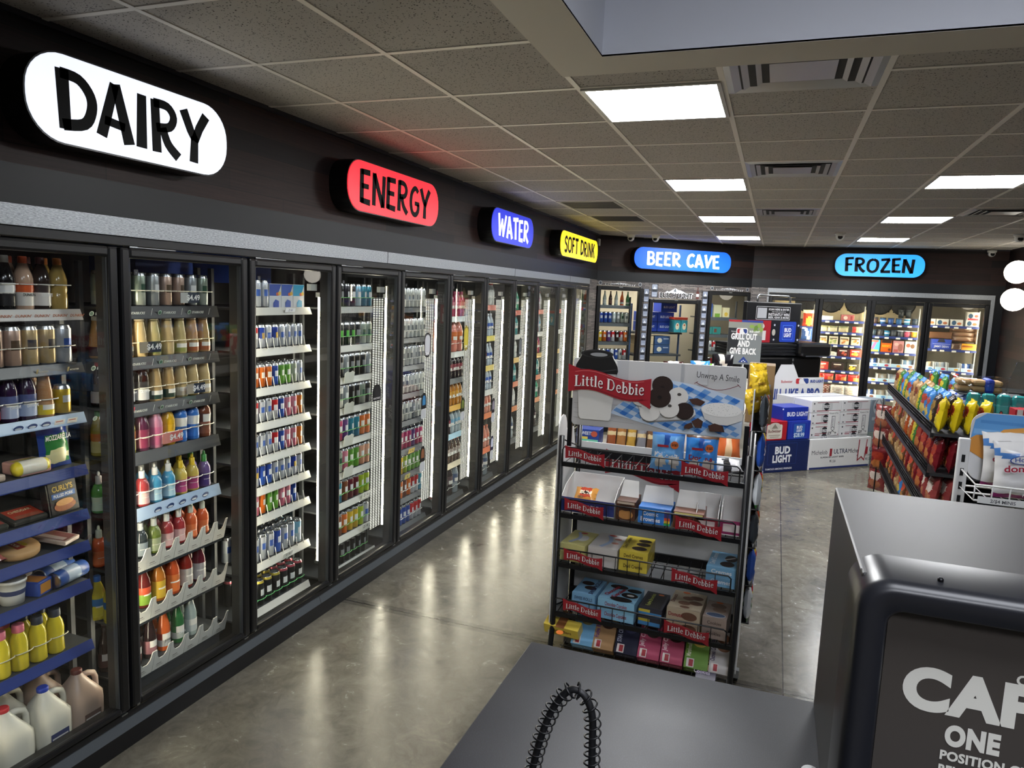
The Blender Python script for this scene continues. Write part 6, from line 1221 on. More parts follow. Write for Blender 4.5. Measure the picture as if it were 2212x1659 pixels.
obj('snack_pack', pouch('snack_pack', .16, .1, .05, '#c9c9cb', lambda u, v: '#26262a' if abs(u) < .3 else None, 17), (-.17, R0 + .12, SZ[0] + .03), (0, -1.2, -PI / 2 + .3), 1, 'white and black snack pack lying at the right end of the top rack shelf', 'snack pack', GL)
# second shelf
def tray(w, d, h, c, fr):
    mb = MB(); M_ = C('#dcdbd8', .5); B_ = C(c, .4); t = .003
    mb.box((-d, -w / 2, 0), (0, w / 2, .004), M_); mb.box((-t, -w / 2, .004), (0, w / 2, h * .62), B_); mb.box((-d, -w / 2, .004), (-d + t, w / 2, h * 1.25), M_)
    for s in (-1, 1): y = s * (w / 2 - t / 2); mb.prism([(-d, .004), (-t, .004), (-t, h * .62), (-d * .35, h), (-d, h * 1.25)], t, M_, place((0, y - t / 2 if s > 0 else y + t / 2 - t, 0), (1, 0, 0), (0, 0, 1)) @ Matrix.Translation((0, 0, -t)))
    if fr: fr(Art(mb, place((0, 0, h * .31), (0, 1, 0), (0, 0, 1))))
    return mb.mesh('open_tray')
obj('open_tray', tray(.29, .25, .13, '#33407a', lambda a: a.rect(-.12, -.03, .12, .03, '#2a3468').text('HONEY BUNS', 0, -.01, .02, '#c4c8d8', .18)), (-.86, R0 + .014, SZ[1] + .01), (0, 0, -PI / 2), 1, 'white open tray holding a honey bun at the left of the second shelf', 'tray', GL)
o = obj('honey_bun', pouch('honey_bun', .125, .1, .045, '#c4482c', lambda u, v: '#dc9a4a' if abs(u) > .6 or v < -.5 else ('#2a1c16' if abs(v) < .25 and abs(u) < .5 else None), 23), (-.9, R0 + .1, SZ[1] + .05), (0, -.95, -PI / 2), 1, 'red and orange wrapped honey bun inside the white tray', 'pastry', GL)
mb = MB(); a = Art(mb, place((.021, 0, .05), (0, 1, 0), (0, 0, 1))); a.k = 5; a.text('BUN', 0, -.01, .022, '#f4e4c4', .06, 'c', .04).text('BIG', -.02, -.04, .014, '#2a1c16', .03); mb.build('bag_print', o)
def flap(name, w, d, h, c, fr, x, label, lean=.0):
    mb = MB(); M_ = C('#d9d8d4', .5); mb.box((-d, -w / 2, 0), (0, w / 2, h), C(c, .4)); mb.prism([(-w / 2, 0), (w / 2, 0), (w / 2 - .01, .09), (-w / 2 + .01, .09)], .002, M_, place((-d * .55, 0, h), (0, 1, 0), (-.45, 0, 1)))
    fr(Art(mb, place((0, 0, h / 2), (0, 1, 0), (0, 0, 1)))); return obj(name, mb.mesh(name), (x, R0 + .014, SZ[1] + .01), (0, 0, -PI / 2), 1, label, 'snack box', GL)
flap('snack_box', .1, .17, .1, '#5a3a2a', lambda a: a.ell(0, -.02, .04, .025, '#b8824a').ell(0, .02, .035, .02, '#3a241a').rect(-.045, .035, .045, .047, '#c9b8a4'), -.655, 'brown opened cookie box right of the white tray on the second shelf')
flap('brownie_box', .165, .17, .085, '#3a7fd0', lambda a: a.text('Cosmic', -.02, .0, .02, '#f0f0f4', .08, 'c', .02).text('Brownies', -.02, -.03, .022, '#f0f0f4', .1, 'c', .03).rect(.05, -.04, .08, -.028, '#3fae5a').rect(.05, -.028, .08, -.015, '#e8c43a').rect(.05, -.015, .08, .0, '#d8543a').rect(.05, .0, .08, .04, '#4a4a90'), -.505, 'blue opened brownie box with rainbow stripe on the second shelf')
flap('roll_box', .15, .17, .085, '#7a4a34', lambda a: a.ell(-.03, .0, .035, .03, '#4a2a1c').ell(.03, -.01, .035, .028, '#4a2a1c').text('Jelly Dips', 0, -.035, .018, '#e0a0a0', .1).rect(-.07, .025, .07, .04, '#e0d88a'), -.335, 'brown and yellow opened roll box right of the brownies on the second shelf')
for x, l, c in ((-.245, 'left empty white open box behind the right banner of the second shelf', '#8a2f3a'), (-.125, 'right empty white open box behind the right banner of the second shelf', '#8a2f5a')): obj('open_tray', tray(.11, .2, .12, c, lambda a: a.rect(-.04, -.02, .04, .02, '#d4c8c4')), (x, R0 + .014, SZ[1] + .01), (0, 0, -PI / 2), 1, l, 'tray', GL)
# third shelf
lay('cake_box', .14, .24, .048, '#d6cf8a', nm('', '#333'), lambda a: a.rect(-.06, -.1, .06, .1, '#d9d28c').ell(.02, .0, .03, .05, '#e8e6e0').line([(-.03, -.09), (.0, 0), (-.03, .09)], .02, '#b4c0d8', True).ell(.0, .08, .02, .012, '#d0504a'), -.93, 2, 2, 'pale yellow cake box at the left of the third shelf', .01, -.08)
lay('cake_box', .16, .25, .05, '#cfcbc6', nm('', '#333'), lambda a: a.rect(-.07, -.11, .07, .11, '#d2cdc9').line([(-.02, -.1), (.01, 0), (-.02, .1)], .022, '#a9bcd8', True).ell(.04, .05, .02, .014, '#b87a6a').ell(.04, -.02, .02, .014, '#b87a6a').ell(.0, .095, .022, .012, '#d0504a'), -.765, 2, 2, 'pale white cake box second from the left on the third shelf', .01, -.05)
lay('cake_box', .15, .25, .055, '#d8c24a', nm('Devil Cremes', '#4a3418', .1, .018), lambda a: a.ell(.03, .06, .035, .025, '#2f211c').ell(.03, -.0, .038, .028, '#2f211c').ell(.02, -.07, .04, .03, '#2f211c').text('Devil Cremes', -.045, 0, .022, '#4a3a14', .17, 'c', .0, PI / 2), -.60, 2, 2, 'yellow chocolate cake box right of the white one on the third shelf', .01, 0)
lay('creme_box', .15, .24, .05, '#7fb4d8', nm('Cremes', '#f0f4f8', .1, .02), lambda a: a.ell(.03, .03, .03, .05, '#2a211f').ell(.02, -.06, .035, .04, '#2a211f').line([(.0, .0), (.05, .05)], .01, '#e8e6e2').text('Devil Cremes', -.04, 0, .024, '#e8f0f8', .17, 'c', .02, PI / 2), -.155, 2, 2, 'light blue creme box alone at the right end of the third shelf', .01, -.05)
# fourth shelf
lay('roll_box', .13, .23, .055, '#7fb0d4', nm('SWISS ROLLS', '#2a3450', .1, .016), lambda a: a.ell(-.02, .04, .035, .028, '#33231d').ell(.01, -.02, .033, .026, '#33231d').text('SWISS ROLLS', .045, .0, .024, '#2a3058', .2, 'c', .03, PI / 2), -.855, 3, 2, 'light blue swiss roll box on the fourth shelf', .01, -.06)
lay('cupcake_box', .2, .23, .055, '#8cc0de', nm('Chocolate Cupcakes', '#8a2030', .12, .02), lambda a: a.poly([(-.09, .03), (.0, .1), (.09, .06), (.09, -.1), (-.09, -.1)], '#8cbfe0').ell(-.03, .07, .05, .028, '#1f1a1a').ell(.06, .05, .04, .025, '#1f1a1a').ell(.05, -.02, .045, .035, '#1f1a1a').ell(.055, -.02, .02, .012, '#d9d8d4').ell(.02, -.09, .06, .03, '#1f1a1a').text('Chocolate', -.04, -.0, .024, '#b02a3a', .14, 'c', .03, 1.3).text('Cupcakes', -.0, -.02, .024, '#b02a3a', .13, 'c', .03, 1.3), -.675, 3, 2, 'wide light blue cupcake box on the fourth shelf', .0, -.06)
lay('brownie_box', .125, .22, .05, '#3a3a44', lambda a: a.rect(-.06, -.02, .06, .0, '#4a8ac4').rect(-.06, .0, .0, .015, '#d8c44a'), lambda a: a.rect(-.05, -.1, .05, .1, '#33302f').text('Fudge Brownies', -.01, .0, .022, '#b8c060', .16, 'c', .02, PI / 2).ell(.02, .08, .016, .01, '#e0743a'), -.495, 3, 2, 'dark brownie box in the middle of the fourth shelf', .01, -.06)
lay('donut_box', .17, .24, .065, '#b8a890', lambda a: a.ell(.03, .0, .04, .022, '#6a4a3a').text('Donuts', -.04, -.01, .02, '#8a2a34', .07, 'c', .02), lambda a: a.rect(-.08, -.11, .08, .11, '#bcae96').ell(.04, .05, .035, .026, '#6a4a38').ell(.0, .03, .03, .024, '#7a5844').ell(.045, -.02, .035, .026, '#6a4a38').ell(-.01, -.04, .032, .025, '#7a5844').ell(-.0, -.09, .025, .014, '#6a4a38').text('Donuts', -.06, .0, .02, '#6a3a34', .1, 'c', .02, PI / 2).ell(-.02, .095, .02, .012, '#e0743a'), -.325, 3, 2, 'tan donut box with brown donuts printed on it, fourth shelf', .0, -.06)
lay('cookie_box', .12, .22, .055, '#a8968a', nm('Cookies', '#5a4a44', .07, .016), lambda a: a.ell(.0, .05, .04, .03, '#7a6456').ell(.01, .0, .035, .028, '#8d7464').ell(.0, -.07, .05, .028, '#d0d4dc').ell(.0, -.07, .046, .024, '#5a6a88').ell(.0, .09, .018, .011, '#e0743a'), -.17, 3, 2, 'grey brown cookie box at the right of the fourth shelf', .01, -.06)
# bottom shelf: leaning boxes facing the front
obj('wafer_box', carton('wafer_box', .2, .07, .06, '#d0b84a', nm('Nutty Bars', '#6a3a1c', .12, .018), lambda a: a.rect(-.03, -.04, .02, .09, '#7a4a24').ell(.01, -.07, .02, .015, '#d8742a').ell(-.01, .07, .016, .01, '#4a3020')), (-.96, R0 + .0, SZ[4] + .14), (0, .35, -PI / 2 - .1), 1, 'yellow wafer box lying at the left end of the bottom shelf', 'snack box', GL)
for i, (x, b, fc, t, tc, l, w) in enumerate(((-.85, '#7ab4dc', '#b8a468', 'Honey Buns', '#f0f4f8', 'light blue snack box leaning on the bottom shelf', .12), (-.735, '#b08a60', '#4a2f22', 'Fudge Rounds', '#5a3080', 'tan and purple snack box leaning on the bottom shelf', .115), (-.61, '#1f2038', '#3a3a5a', 'STAR CRUNCH', '#b8bcd0', 'dark navy snack box leaning on the bottom shelf', .12), (-.49, '#b84a6a', '#3a2420', 'Jelly Creme', '#f4d4dc', 'left of the two pink creme pie boxes on the bottom shelf', .115), (-.37, '#b84a6a', '#3a2420', 'Jelly Creme', '#f4d4dc', 'right of the two pink creme pie boxes on the bottom shelf', .115), (-.245, '#6f9a3a', '#d8c04a', 'Marshmallow Pies', '#f0f0d4', 'green marshmallow pie box leaning on the bottom shelf', .12), (-.125, '#c9c4c2', '#8a5a3a', 'Oatmeal Creme Pies', '#3a2a5a', 'white oatmeal pie box at the right end of the bottom shelf', .11))):
    def tp(a, t=t, tc=tc, fc=fc, w=w): a.ell(.0, .075, .035, .026, fc).ell(.01, .03, .035, .026, fc).ell(.0, .105, .015, .01, '#e0743a').rect(-w * .4, -.105, -.01, -.06, '#e4dcd8').rect(-w * .3, -.1, -w * .12, -.065, '#a8303a').text(t, -.03, .01, .022, tc, .12, 'c', .02, PI / 2)
    sbox('pie_box', w, .22, .06, b, nm(t, tc, w * .8, .016), tp, x, 4, l, .04, .055, 0, .8)
obj('cookie_box', carton('cookie_box', .1, .2, .07, '#3a3450', nm('Creme Pies', '#c4c4d8', .08, .016), lambda a: a.ell(.01, .05, .035, .028, '#b89a6a').ell(.01, -.01, .036, .028, '#b89a6a').ell(.01, .0, .008, .006, '#2a1c18').ell(.0, .06, .008, .006, '#2a1c18').text('Cookies', -.02, -.06, .02, '#c4bcd4', .08)), (-.19, R0 + .0, SZ[4] + .015), (0, .55, -PI / 2), 1, 'dark purple cookie box low between the green and white boxes', 'snack box', GL)
# ================= gondola behind the rack =================
gd = thing('gondola_shelf', 'beige store shelf unit standing behind the snack rack', 'store shelf', (-.55, 4.1, 0))
BE = C('#8f8a7c', .5)
mb = MB(); mb.box((-.5, .0, 0), (.46, 3.2, .14), BLKM); mb.build('base', gd)
mb = MB(); mb.box((-.03, .45, .14), (.0, 3.2, 1.42), C('#a29c8c', .6)); mb.build('spine', gd)
for z, l in ((1.2, 'top'), (.85, 'middle'), (.5, 'low')):
    mb = MB(); mb.box((-.48, .02, z - .03), (.43, .45, z), BE); mb.build('end_shelf', gd)
for z in (1.36, 1.02, .7, .4):
    for s in (-1, 1): mb = MB(); mb.box((-.44 if s < 0 else .001, .46, z - .02), (-.031 if s < 0 else .40, 3.2, z), BE); mb.build('shelf', gd)
GG = 'packets on the shelf unit behind the snack rack'
obj('candy_box', carton('candy_box', .14, .12, .09, '#26408c', lambda a: a.rect(-.065, -.045, .065, -.015, '#6fc0a8').rect(-.065, -.015, .0, .0, '#d8c45a').text('SWEETS', -.01, .012, .02, '#d4dcec', .08).ell(.04, .02, .02, .018, '#b0503a')), (-1.02, 4.2, 1.2), (0, 0, -PI / 2), 1, 'dark blue candy box with rainbow edge under the header board', 'candy box', GG)
mb = MB(); mb.prism([(0, 0), (.2, 0), (.2, .15), (.12, .18), (.04, .14)], .28, C('#3b2a20', .5), place((-.14, 0, 0), (0, 1, 0), (0, 0, 1))); br = mb.mesh('brown_display_bin')
obj('brown_display_bin', br, (-.75, 4.22, 1.2), (0, 0, 0), 1, 'dark brown display bin of bagged snacks under the header board', 'display', GG)
for i, c in enumerate(('#8a4a2a', '#9a6a3a', '#b08a3a', '#7a7a80', '#6a4a34')): obj('snack_stick_pack', pouch('snack_stick_pack', .055, .17, .03, c, lambda u, v: '#c9b48a' if abs(v) < .2 else None, 110 + i, 6, 8), (-.87 + i * .06, 4.17, 1.205), (0, -.2, -PI / 2), 1, f'snack pack {ORD[i + 1]} from left in the brown bin under the header', 'snack pack', 'snack packs in the brown bin')
for i, (x, c) in enumerate(((-.5, '#b04a2c'), (-.4, '#c9c4c0'), (-.3, '#a8382a'), (-.2, '#c4602a'))): obj('foil_bag', pouch('foil_bag', .14, .18, .07, c, lambda u, v: '#5a2a1c' if v > .3 else ('#d8b48a' if abs(u) < .3 else None), 120 + i), (x, 4.25, 1.205), (0, -.3, -PI / 2 + .2), 1, f'shiny foil bag {ORD[i + 1]} from left behind the donut bags', 'foil bag', 'foil bags on the shelf behind the rack')
TOPB = (('#c4b42a', -.08, 4.75, 0), ('#2a4fa8', -.62, 5.6, 1), ('#3a8ac8', -.52, 5.7, 1), ('#d8e0e0', -.44, 5.65, 1), ('#6aa83a', -.4, 5.75, 1), ('#3a1f1c', -.7, 5.5, 1), ('#c4242c', -.5, 5.35, 1), ('#c4242c', -.38, 5.4, 1), ('#1c1c22', -.34, 5.6, 2), ('#b8302c', -.28, 5.5, 1))
for i, (c, x, y, k) in enumerate(TOPB):
    if k: obj('candy_bag', pouch('candy_bag', .15, .17 if k == 1 else .24, .08, c, lambda u, v: '#e4e0d0' if (u + v * .3) ** 2 < .06 else None, 130 + i), (x, y, 1.42 + .02 * (i % 3)), (0, -.15, -PI / 2 + .3 * (i % 3 - 1)), 1, f'{("yellow", "dark blue", "sky blue", "white", "green", "dark brown", "red", "second red", "black upright", "dull red")[i]} candy bag on the shelf top just above the header board', 'candy bag', 'candy bags above the header board')
mb = MB(); mb.box((-.72, 5.25, 1.36), (-.2, 5.85, 1.42), C('#6a5a48', .6)); tag(mb.build('display_tray'), 'brown tray carrying candy bags on the shelf top behind the header', 'tray')
mb = MB(); mb.box((-.06, 4.85, 1.3), (-.0, 5.1, 1.66), C('#7a6446', .7)) if False else None
# side wing full of chips, right of the rack
wg = thing('chip_wing', 'narrow printed wing display of chips fixed to the shelf end right of the rack', 'display rack', (-.02, 4.06, 0))
mb = MB(); mb.box((-.05, .42, .22), (.035, .43, 1.62), C('#9aa6b8', .5)); T = place((-.0075, .4195, .92), (1, 0, 0), (0, 0, 1)); a = Art(mb, T); a.rect(-.04, .2, .04, .68, '#c4ccd8').rect(-.04, -.2, .04, .18, '#b8362e').rect(-.04, -.69, .04, -.22, '#2f4a94'); mb.box((.035, .03, .22), (.039, .43, 1.62), C('#a4553a', .5)); mb.build('wing_panel', wg) if False else None
mb = MB(); mb.box((-.062, .03, .2), (-.056, .42, 1.62), C('#b4bac4', .45)); mb.build('wing_panel', wg)
mb = MB(); mb.box((-.056, .415, .2), (.02, .421, 1.62), C('#8a93a4', .5)); lab(mb.build('wing_panel', wg), 'grey blue end panel')
for z in (.3, .52, .74, .96, 1.18, 1.4): mb = MB(); mb.tube([(-.055, .03, z), (.012, .03, z), (.012, .41, z), (-.055, .41, z)], .003, BLK, 5); mb.box((-.055, .03, z - .004), (.012, .41, z - .001), BLK); mb.build('wire_basket', wg)
cl = (('#c8ccd0', '#3a7a3c', 'white and green'), ('#b4202a', '#e8c43a', 'red'), ('#2a4fa0', '#d8dce4', 'blue'), ('#d8b82a', '#a82a2a', 'yellow'), ('#3a3f44', '#b8bcc0', 'dark grey'), ('#a83a24', '#e0b060', 'rust red'))
for q, z in enumerate((.3, .52, .74, .96, 1.18, 1.4)):
    for i, y in enumerate((.095, .215, .335)):
        c, d, n_ = cl[(q * 2 + i) % 6]
        obj('chip_bag', pouch('chip_bag', .115, .19, .045, c, lambda u, v, d=d: d if u * u + (v - .1) ** 2 < .25 or v < -.7 else None, 150 + q * 3 + i), (-.022, 4.06 + y, z + .004), (0, 0, 0), 1, f'{n_} chip bag, {("near", "middle", "far")[i]} one in basket {ORD[q + 1]} from bottom of the side wing', 'chip bag', 'chip bags in the side wing')
mb = MB(); mb.bbox((-.13, 4.5, 1.38), (.02, 4.7, 1.73), C('#7d6444', .7), .004); tag(mb.build('brown_carton'), 'brown cardboard carton at the upper right corner of the header board', 'carton')
for i, (x, y, z) in enumerate(((-.07, 4.36, 1.63), (-.04, 4.22, 1.6), (-.06, 4.27, 1.5))): obj('chip_bag', pouch('chip_bag', .1, .14, .06, '#c9a82a', lambda u, v: '#8a6a22' if abs(v) < .12 and abs(u) < .5 else None, 171 + i, 17, 19), (x, y, z - .02), (.2 * i, -.1, -PI / 2 + .4), 1, f'crinkled gold chip bag {("at the back", "at the front", "lowest")[i]} of the pile right of the header', 'chip bag', 'gold bags on top of the side wing')

# ================= chip gondola on the right =================
RG = math.radians(-1.95)
cg = thing('chip_gondola', 'long black wire shelf of chips on the right in front of the freezers', 'store shelf', (.945, 4.97, 0), RG)
def gp(d, x, z): v = Matrix.Rotation(RG, 3, 'Z') @ Vector((x, d, z)); return Vector((v.x + .945, v.y + 4.97, z))
GLn = 2.5
mb = MB(); mb.box((.02, 0, 0), (.8, GLn, .13), BLKM); mb.build('base', cg)
mb = MB(); mb.box((.38, 0, .13), (.42, GLn, 1.45), C('#1d1f22', .5)); mb.build('spine', cg)
GS = [1.35, 1.1, .86, .6, .14]
for q, z in enumerate(GS):
    mb = MB(); mb.box((.02, 0, z - .02), (.37, GLn, z - .002), C('#2a2b2e', .5)); s = mb.build('shelf', cg)
    mb = MB(); mb.box((0, 0, z - .03), (.02, GLn, z - .002), BLK)
    for hgt in (.015, .035, .055): mb.tube([(.002, 0, z + hgt), (.002, GLn, z + hgt)], .0025, BLK, 5)
    for i in range(61): y = GLn * i / 60; mb.box((-.001, y - .002, z - .002), (.005, y + .002, z + .057), BLK)
    lab(mb.build('wire_lip', s), 'black wire lip along the shelf edge')
mb = MB(); mb.box((.43, 0, 1.2), (.8, GLn, 1.22), C('#2a2b2e', .5)); mb.build('shelf', cg)
def chip(c, d, e, seed, w=.17, h=.21, dd=.06): return pouch('chip_bag', w, h, dd, c, lambda u, v: e if (u * .8) ** 2 + (v + .45) ** 2 / .5 < .3 else (d if (u) ** 2 / .6 + (v - .25) ** 2 / .12 < 1 else None), seed, 15, 19)
CB = {}
def cbag(key, d_, x, z, label, rz=0.0, lean=-.12, sc=1.0, grp='chip bags on the right gondola'):
    c, d, e = key
    if key not in CB: CB[key] = chip(c, d, e, len(CB) * 3 + 200)
    return obj('chip_bag', CB[key], gp(d_, x, z), (0, lean, PI + RG + rz), sc, label, 'chip bag', grp)
YEL, BLKB, BLU, GRN, RDB, BRN, ORG, PUR, TAN, WRD = ('#d9c21f', '#a8402c', '#c9b83a'), ('#33291f', '#8a6a2c', '#c9a83a'), ('#3f7fc0', '#a8402c', '#c9b058'), ('#3f7a3a', '#d0b83a', '#c9b83a'), ('#6f1a22', '#9a3324', '#b06a38'), ('#5a3a24', '#b8452c', '#c08a4a'), ('#a84c22', '#d0c4a8', '#a86a30'), ('#4a2a5a', '#c9a83a', '#8a6a4a'), ('#a8865a', '#7a3a24', '#c9a878'), ('#8f3f3d', '#cfc0b4', '#a8684c')
NMS = {YEL: 'yellow', BLKB: 'blackish brown', BLU: 'blue', GRN: 'green', RDB: 'deep red', BRN: 'brown', ORG: 'orange', PUR: 'purple', TAN: 'tan', WRD: 'pale red'}
def bagrow(si, lst, step, depth, d0=.1, grp=None):
    for i, k in enumerate(lst):
        for q in range(depth):
            if k is None: continue
            cbag(k, d0 + i * step, .055 + q * .075, GS[si] + .002, f'{NMS[k]} chip bag, facing {ORD[i + 1]} from near end, {("front", "second", "third", "fourth")[q]} in line, {("top", "second", "third", "fourth", "bottom")[si]} shelf', random.uniform(-.12, .12))
bagrow(0, [YEL], .2, 4); bagrow(0, [None, BLKB, BLU, BLU, GRN, TAN, TAN, BLU, GRN, BLU, GRN, TAN], .2, 2)
bagrow(1, [RDB, RDB, RDB, RDB, GRN, ORG, ORG, TAN, BRN, TAN, ORG], .22, 2)
bagrow(2, [WRD, WRD, RDB, RDB, BRN, RDB, BRN, TAN, TAN, BRN, TAN], .22, 2)
bagrow(3, [YEL, YEL, WRD, PUR, TAN, BRN, BLU, TAN, RDB, BRN, BRN], .22, 2)
bagrow(4, [YEL, TAN, BLU, TAN, YEL, BLU, BLU, RDB, ORG, BRN, ORG], .22, 1)
for nmx, d_, z, t in (('lettering', .3, 1.45, "Lay's"), ('lettering', .5, 1.45, "Lay's"), ('lettering', .7, 1.45, "Lay's")): pass
# open flaps of chip packs hanging at the far end of the gondola
for i, (d_, z, k) in enumerate(((2.58, .95, WRD), (2.6, .75, WRD), (2.57, .55, RDB), (2.6, .35, WRD))): cbag(k, d_, .0, z, f'checked chip bag hanging at the far gondola end, {("highest", "second highest", "third highest", "lowest")[i]}', .8, 0, 1.1, 'chip bags hung on the far gondola end')
clipst = MB(); clipst.tube([gp(2.56, -.02, .25), gp(2.56, -.02, 1.25)], .006, BLK, 6); tag(clipst.build('hanging_strip'), 'black hanging strip with clipped chip bags at the far gondola end', 'display strip')
# goods along the middle of the gondola top
GT = 'goods along the top of the chip gondola'
mb = MB(); mb.box((.215, .2, 1.352), (.62, GLn, 1.395), C('#2c2d30', .6)); o = mb.build('riser'); o.parent = cg
for i in range(6): obj('snack_bag', CB[BLU] if i % 2 else CB[GRN], gp(1.1 + .23 * i, .29 + .03 * (i % 2), 1.397), (0, -.1, PI + RG + .25 * (i % 2)), .85, f'{"blue" if i % 2 else "green"} snack bag {ORD[i + 1]} from near end along the raised gondola top', 'snack bag', GT)
for i, (d_, x) in enumerate(((1.35, .42), (1.47, .45), (1.75, .4), (1.9, .44))): put(BC['wr'](), gp(d_, x, 1.396), 0, f'clear water bottle with red cap {ORD[i + 1]} from near end on the gondola top', GT, .8)
for i, (d_, x) in enumerate(((.6, .29), (.78, .27), (.95, .33), (.96, .47))): obj('clear_bag', pouch('clear_bag', .15, .15, .09, '#b4b8c4', lambda u, v: '#3a4a9c' if (u - v) % 1 < .25 else None, 240 + i, 11, 13), gp(d_, x, 1.396), (0, 0, RG + PI + i), 1, f'clear plastic pack with blue print, {("nearest", "second", "third", "farthest")[i]} beside the buns', 'snack bag', GT)
for i in range(4):
    mb = MB(); mb.bbox((-.038, -.03, 0), (.038, .03, .12), C('#2f8a8c', .15), .018); mb.bbox((-.04, -.032, .03), (.04, .032, .09), C('#3f9a98', .3), .018); a = Art(mb, place((0, -.0322, .045), (1, 0, 0), (0, 0, 1))); a.ell(-.012, 0, .01, .01, '#1a2a2c').ell(-.012, 0, .006, .006, '#b84a3a')
    obj('teal_pouch_pack', mb.mesh('teal_pouch_pack'), gp(.34, .27 + i * .082, 1.397), (0, 0, RG), 1.4 if i < 0 else 1.0, f'teal pouch pack {ORD[i + 1]} from left behind the yellow chip bags', 'snack pack', 'teal packs behind the yellow chip bags').scale = (1, 1, 1.55)
mb = MB(); mb.box((.62, .0, 1.352), (1.2, .5, 1.37), C('#2c2d30', .6)); mb.build('riser', cg)
for i, (x, c) in enumerate(((.66, '#33605c'), (.78, '#7fa4a8'), (.9, '#3a9a94'), (1.02, '#7fb4b0'))): obj('snack_bag', pouch('snack_bag', .11, .24, .07, c, lambda u, v: '#c9dce0' if v > .5 else ('#d4d8cc' if u > .5 else None), 250 + i, 11, 13), gp(.36, x, 1.372), (0, -.1, -PI / 2), 1, f'{("dark green", "pale blue", "teal", "light teal")[i]} snack bag right of the teal pouch packs', 'snack bag', 'teal packs behind the yellow chip bags')
obj('red_snack_box', carton('red_snack_box', .2, .12, .12, '#a81f2c', lambda a: a.ell(.02, -.01, .045, .04, '#3a2a24').ell(.02, -.0, .03, .025, '#d0b090').rect(-.09, -.06, -.06, .06, '#d8d4d0'), lambda a: a.rect(-.05, -.08, .05, .08, '#b82a34')), gp(.16, .56, 1.396), (0, 0, -PI / 2), 1, 'red snack box at the right edge above the donut rack', 'snack box', GT)
# buns in a clear bag
bn = thing('bun_bag', 'clear bag of hot dog buns with blue band on the gondola top', 'bread', gp(.62, .34, 1.565), RG)
mb = MB()
for i in range(3):
    for k in range(2): mb.bbox((-.13 + i * .09, -.06, k * .042), (-.045 + i * .09, .06, k * .042 + .04), C('#b48a58', .6), .018)
mb.build('buns', bn); me = pouch('bun_wrapper', .36, .12, .17, CLEAR, None, 261); o = obj('wrapper', me, (-.0, 0, -.012), (0, 0, PI / 2), 1, None, None, None, bn)
mb = MB(); mb.bbox((.03, -.075, -.004), (.085, .075, .092), C('#27399c', .35), .02); mb.build('blue_band', bn)
mb = MB(); mb.box((.22, .5, 1.548), (.6, .72, 1.556), C('#3a3b3f', .6)); mb.build('riser', cg)
mb = MB(); mb.prism([(-.2, 0), (.2, 0), (.12, .32), (-.12, .32)], .02, CLEAR, place((2.62, 9.2, 1.25), (1, -.2, 0), (0, 0, 1))); tag(mb.build('clear_display_cover'), 'clear tapered plastic cover at the right edge below the globe lamps', 'cover')
mb = MB(); mb.box((2.4, 9.0, 0), (2.9, 9.5, 1.25), BLKM); tag(mb.build('black_stand'), 'black stand under the clear cover at the right edge', 'stand')

# ================= white donut rack =================
dr = thing('donut_rack', 'white wire rack of bagged donuts with a sponge cake picture sign', 'display rack', (1.05, 3.25, 0))
WR = C('#d8d8d6', .4)
for x in (-.31, .31):
    mb = MB(); mb.bbox((x - .02, -.012, .05), (x + .02, .012, 1.6), WR, .004)
    for i in range(8): mb.box((x - .006, -.0135, 1.12 + i * .055), (x + .006, -.0122, 1.15 + i * .055), BLK)
    mb.build('post', dr)
mb = MB(); mb.box((-.33, -.25, .02), (.33, .25, .07), WR); mb.build('base', dr)
for z in (1.405, 1.08, .7):
    mb = MB()
    for y in (-.22, -.1, .02): mb.tube([(-.31, y, z), (.31, y, z)], .004, WR, 5)
    for i in range(12): x = -.31 + .62 * i / 11; mb.tube([(x, .0, z), (x, -.22, z), (x, -.225, z + .06)], .0025, WR, 4)
    mb.tube([(-.31, 0, z + .07), (-.31, -.225, z + .06), (.31, -.225, z + .06), (.31, 0, z + .07)], .004, WR, 5)
    mb.build('wire_shelf', dr)
mb = MB(); mb.box((-.3, -.236, 1.4), (.36, -.234, 1.425), C('#dcdcd8', .4)); Art(mb, place((-.1, -.2362, 1.412), (1, 0, 0), (0, 0, 1))).text('2/$4 MINIS', -.12, -.006, .012, '#5a5a5e', .08); mb.build('price_rail', dr)
w, h = .62, .27; T = place((.02, .016, 1.57), (1, 0, 0), (0, .06, 1)); mb = MB(); mb.prism(rr(-w / 2, -h / 2, w / 2, h / 2, .05, 6), .005, C('#d4d4d4', .4), T); a = Art(mb, T); a.k = 14
a.poly([(-w / 2 + .002, .03), (w / 2 - .002, .0), (w / 2 - .002, h / 2 - .04), (w / 2 - .05, h / 2 - .002), (-w / 2 + .05, h / 2 - .002), (-w / 2 + .012, h / 2 - .03)], '#5a9ad4').line([(-.3, .06), (.3, .05)], .02, '#79b0e0').line([(-.28, .1), (.3, .09)], .012, '#4a8ac8')
a.poly([(-.31, .03), (-.29, .045), (-.2, .05), (-.16, .02), (-.16, -.05), (-.19, -.07), (-.24, -.06), (-.31, -.02)], '#c8862e').poly([(-.22, .055), (-.2, .075), (-.12, .09), (-.05, .09), (-.02, .07), (-.01, .04), (-.04, .02), (-.14, .01), (-.2, .03)], '#d89a44').poly(ell(-.06, .055, .04, .022, .5), '#e0b878').poly(ell(-.055, .052, .026, .015, .5), '#e6e4de')
lab(mb.build('picture_sign', dr), 'rounded sign picturing golden sponge cakes on blue')
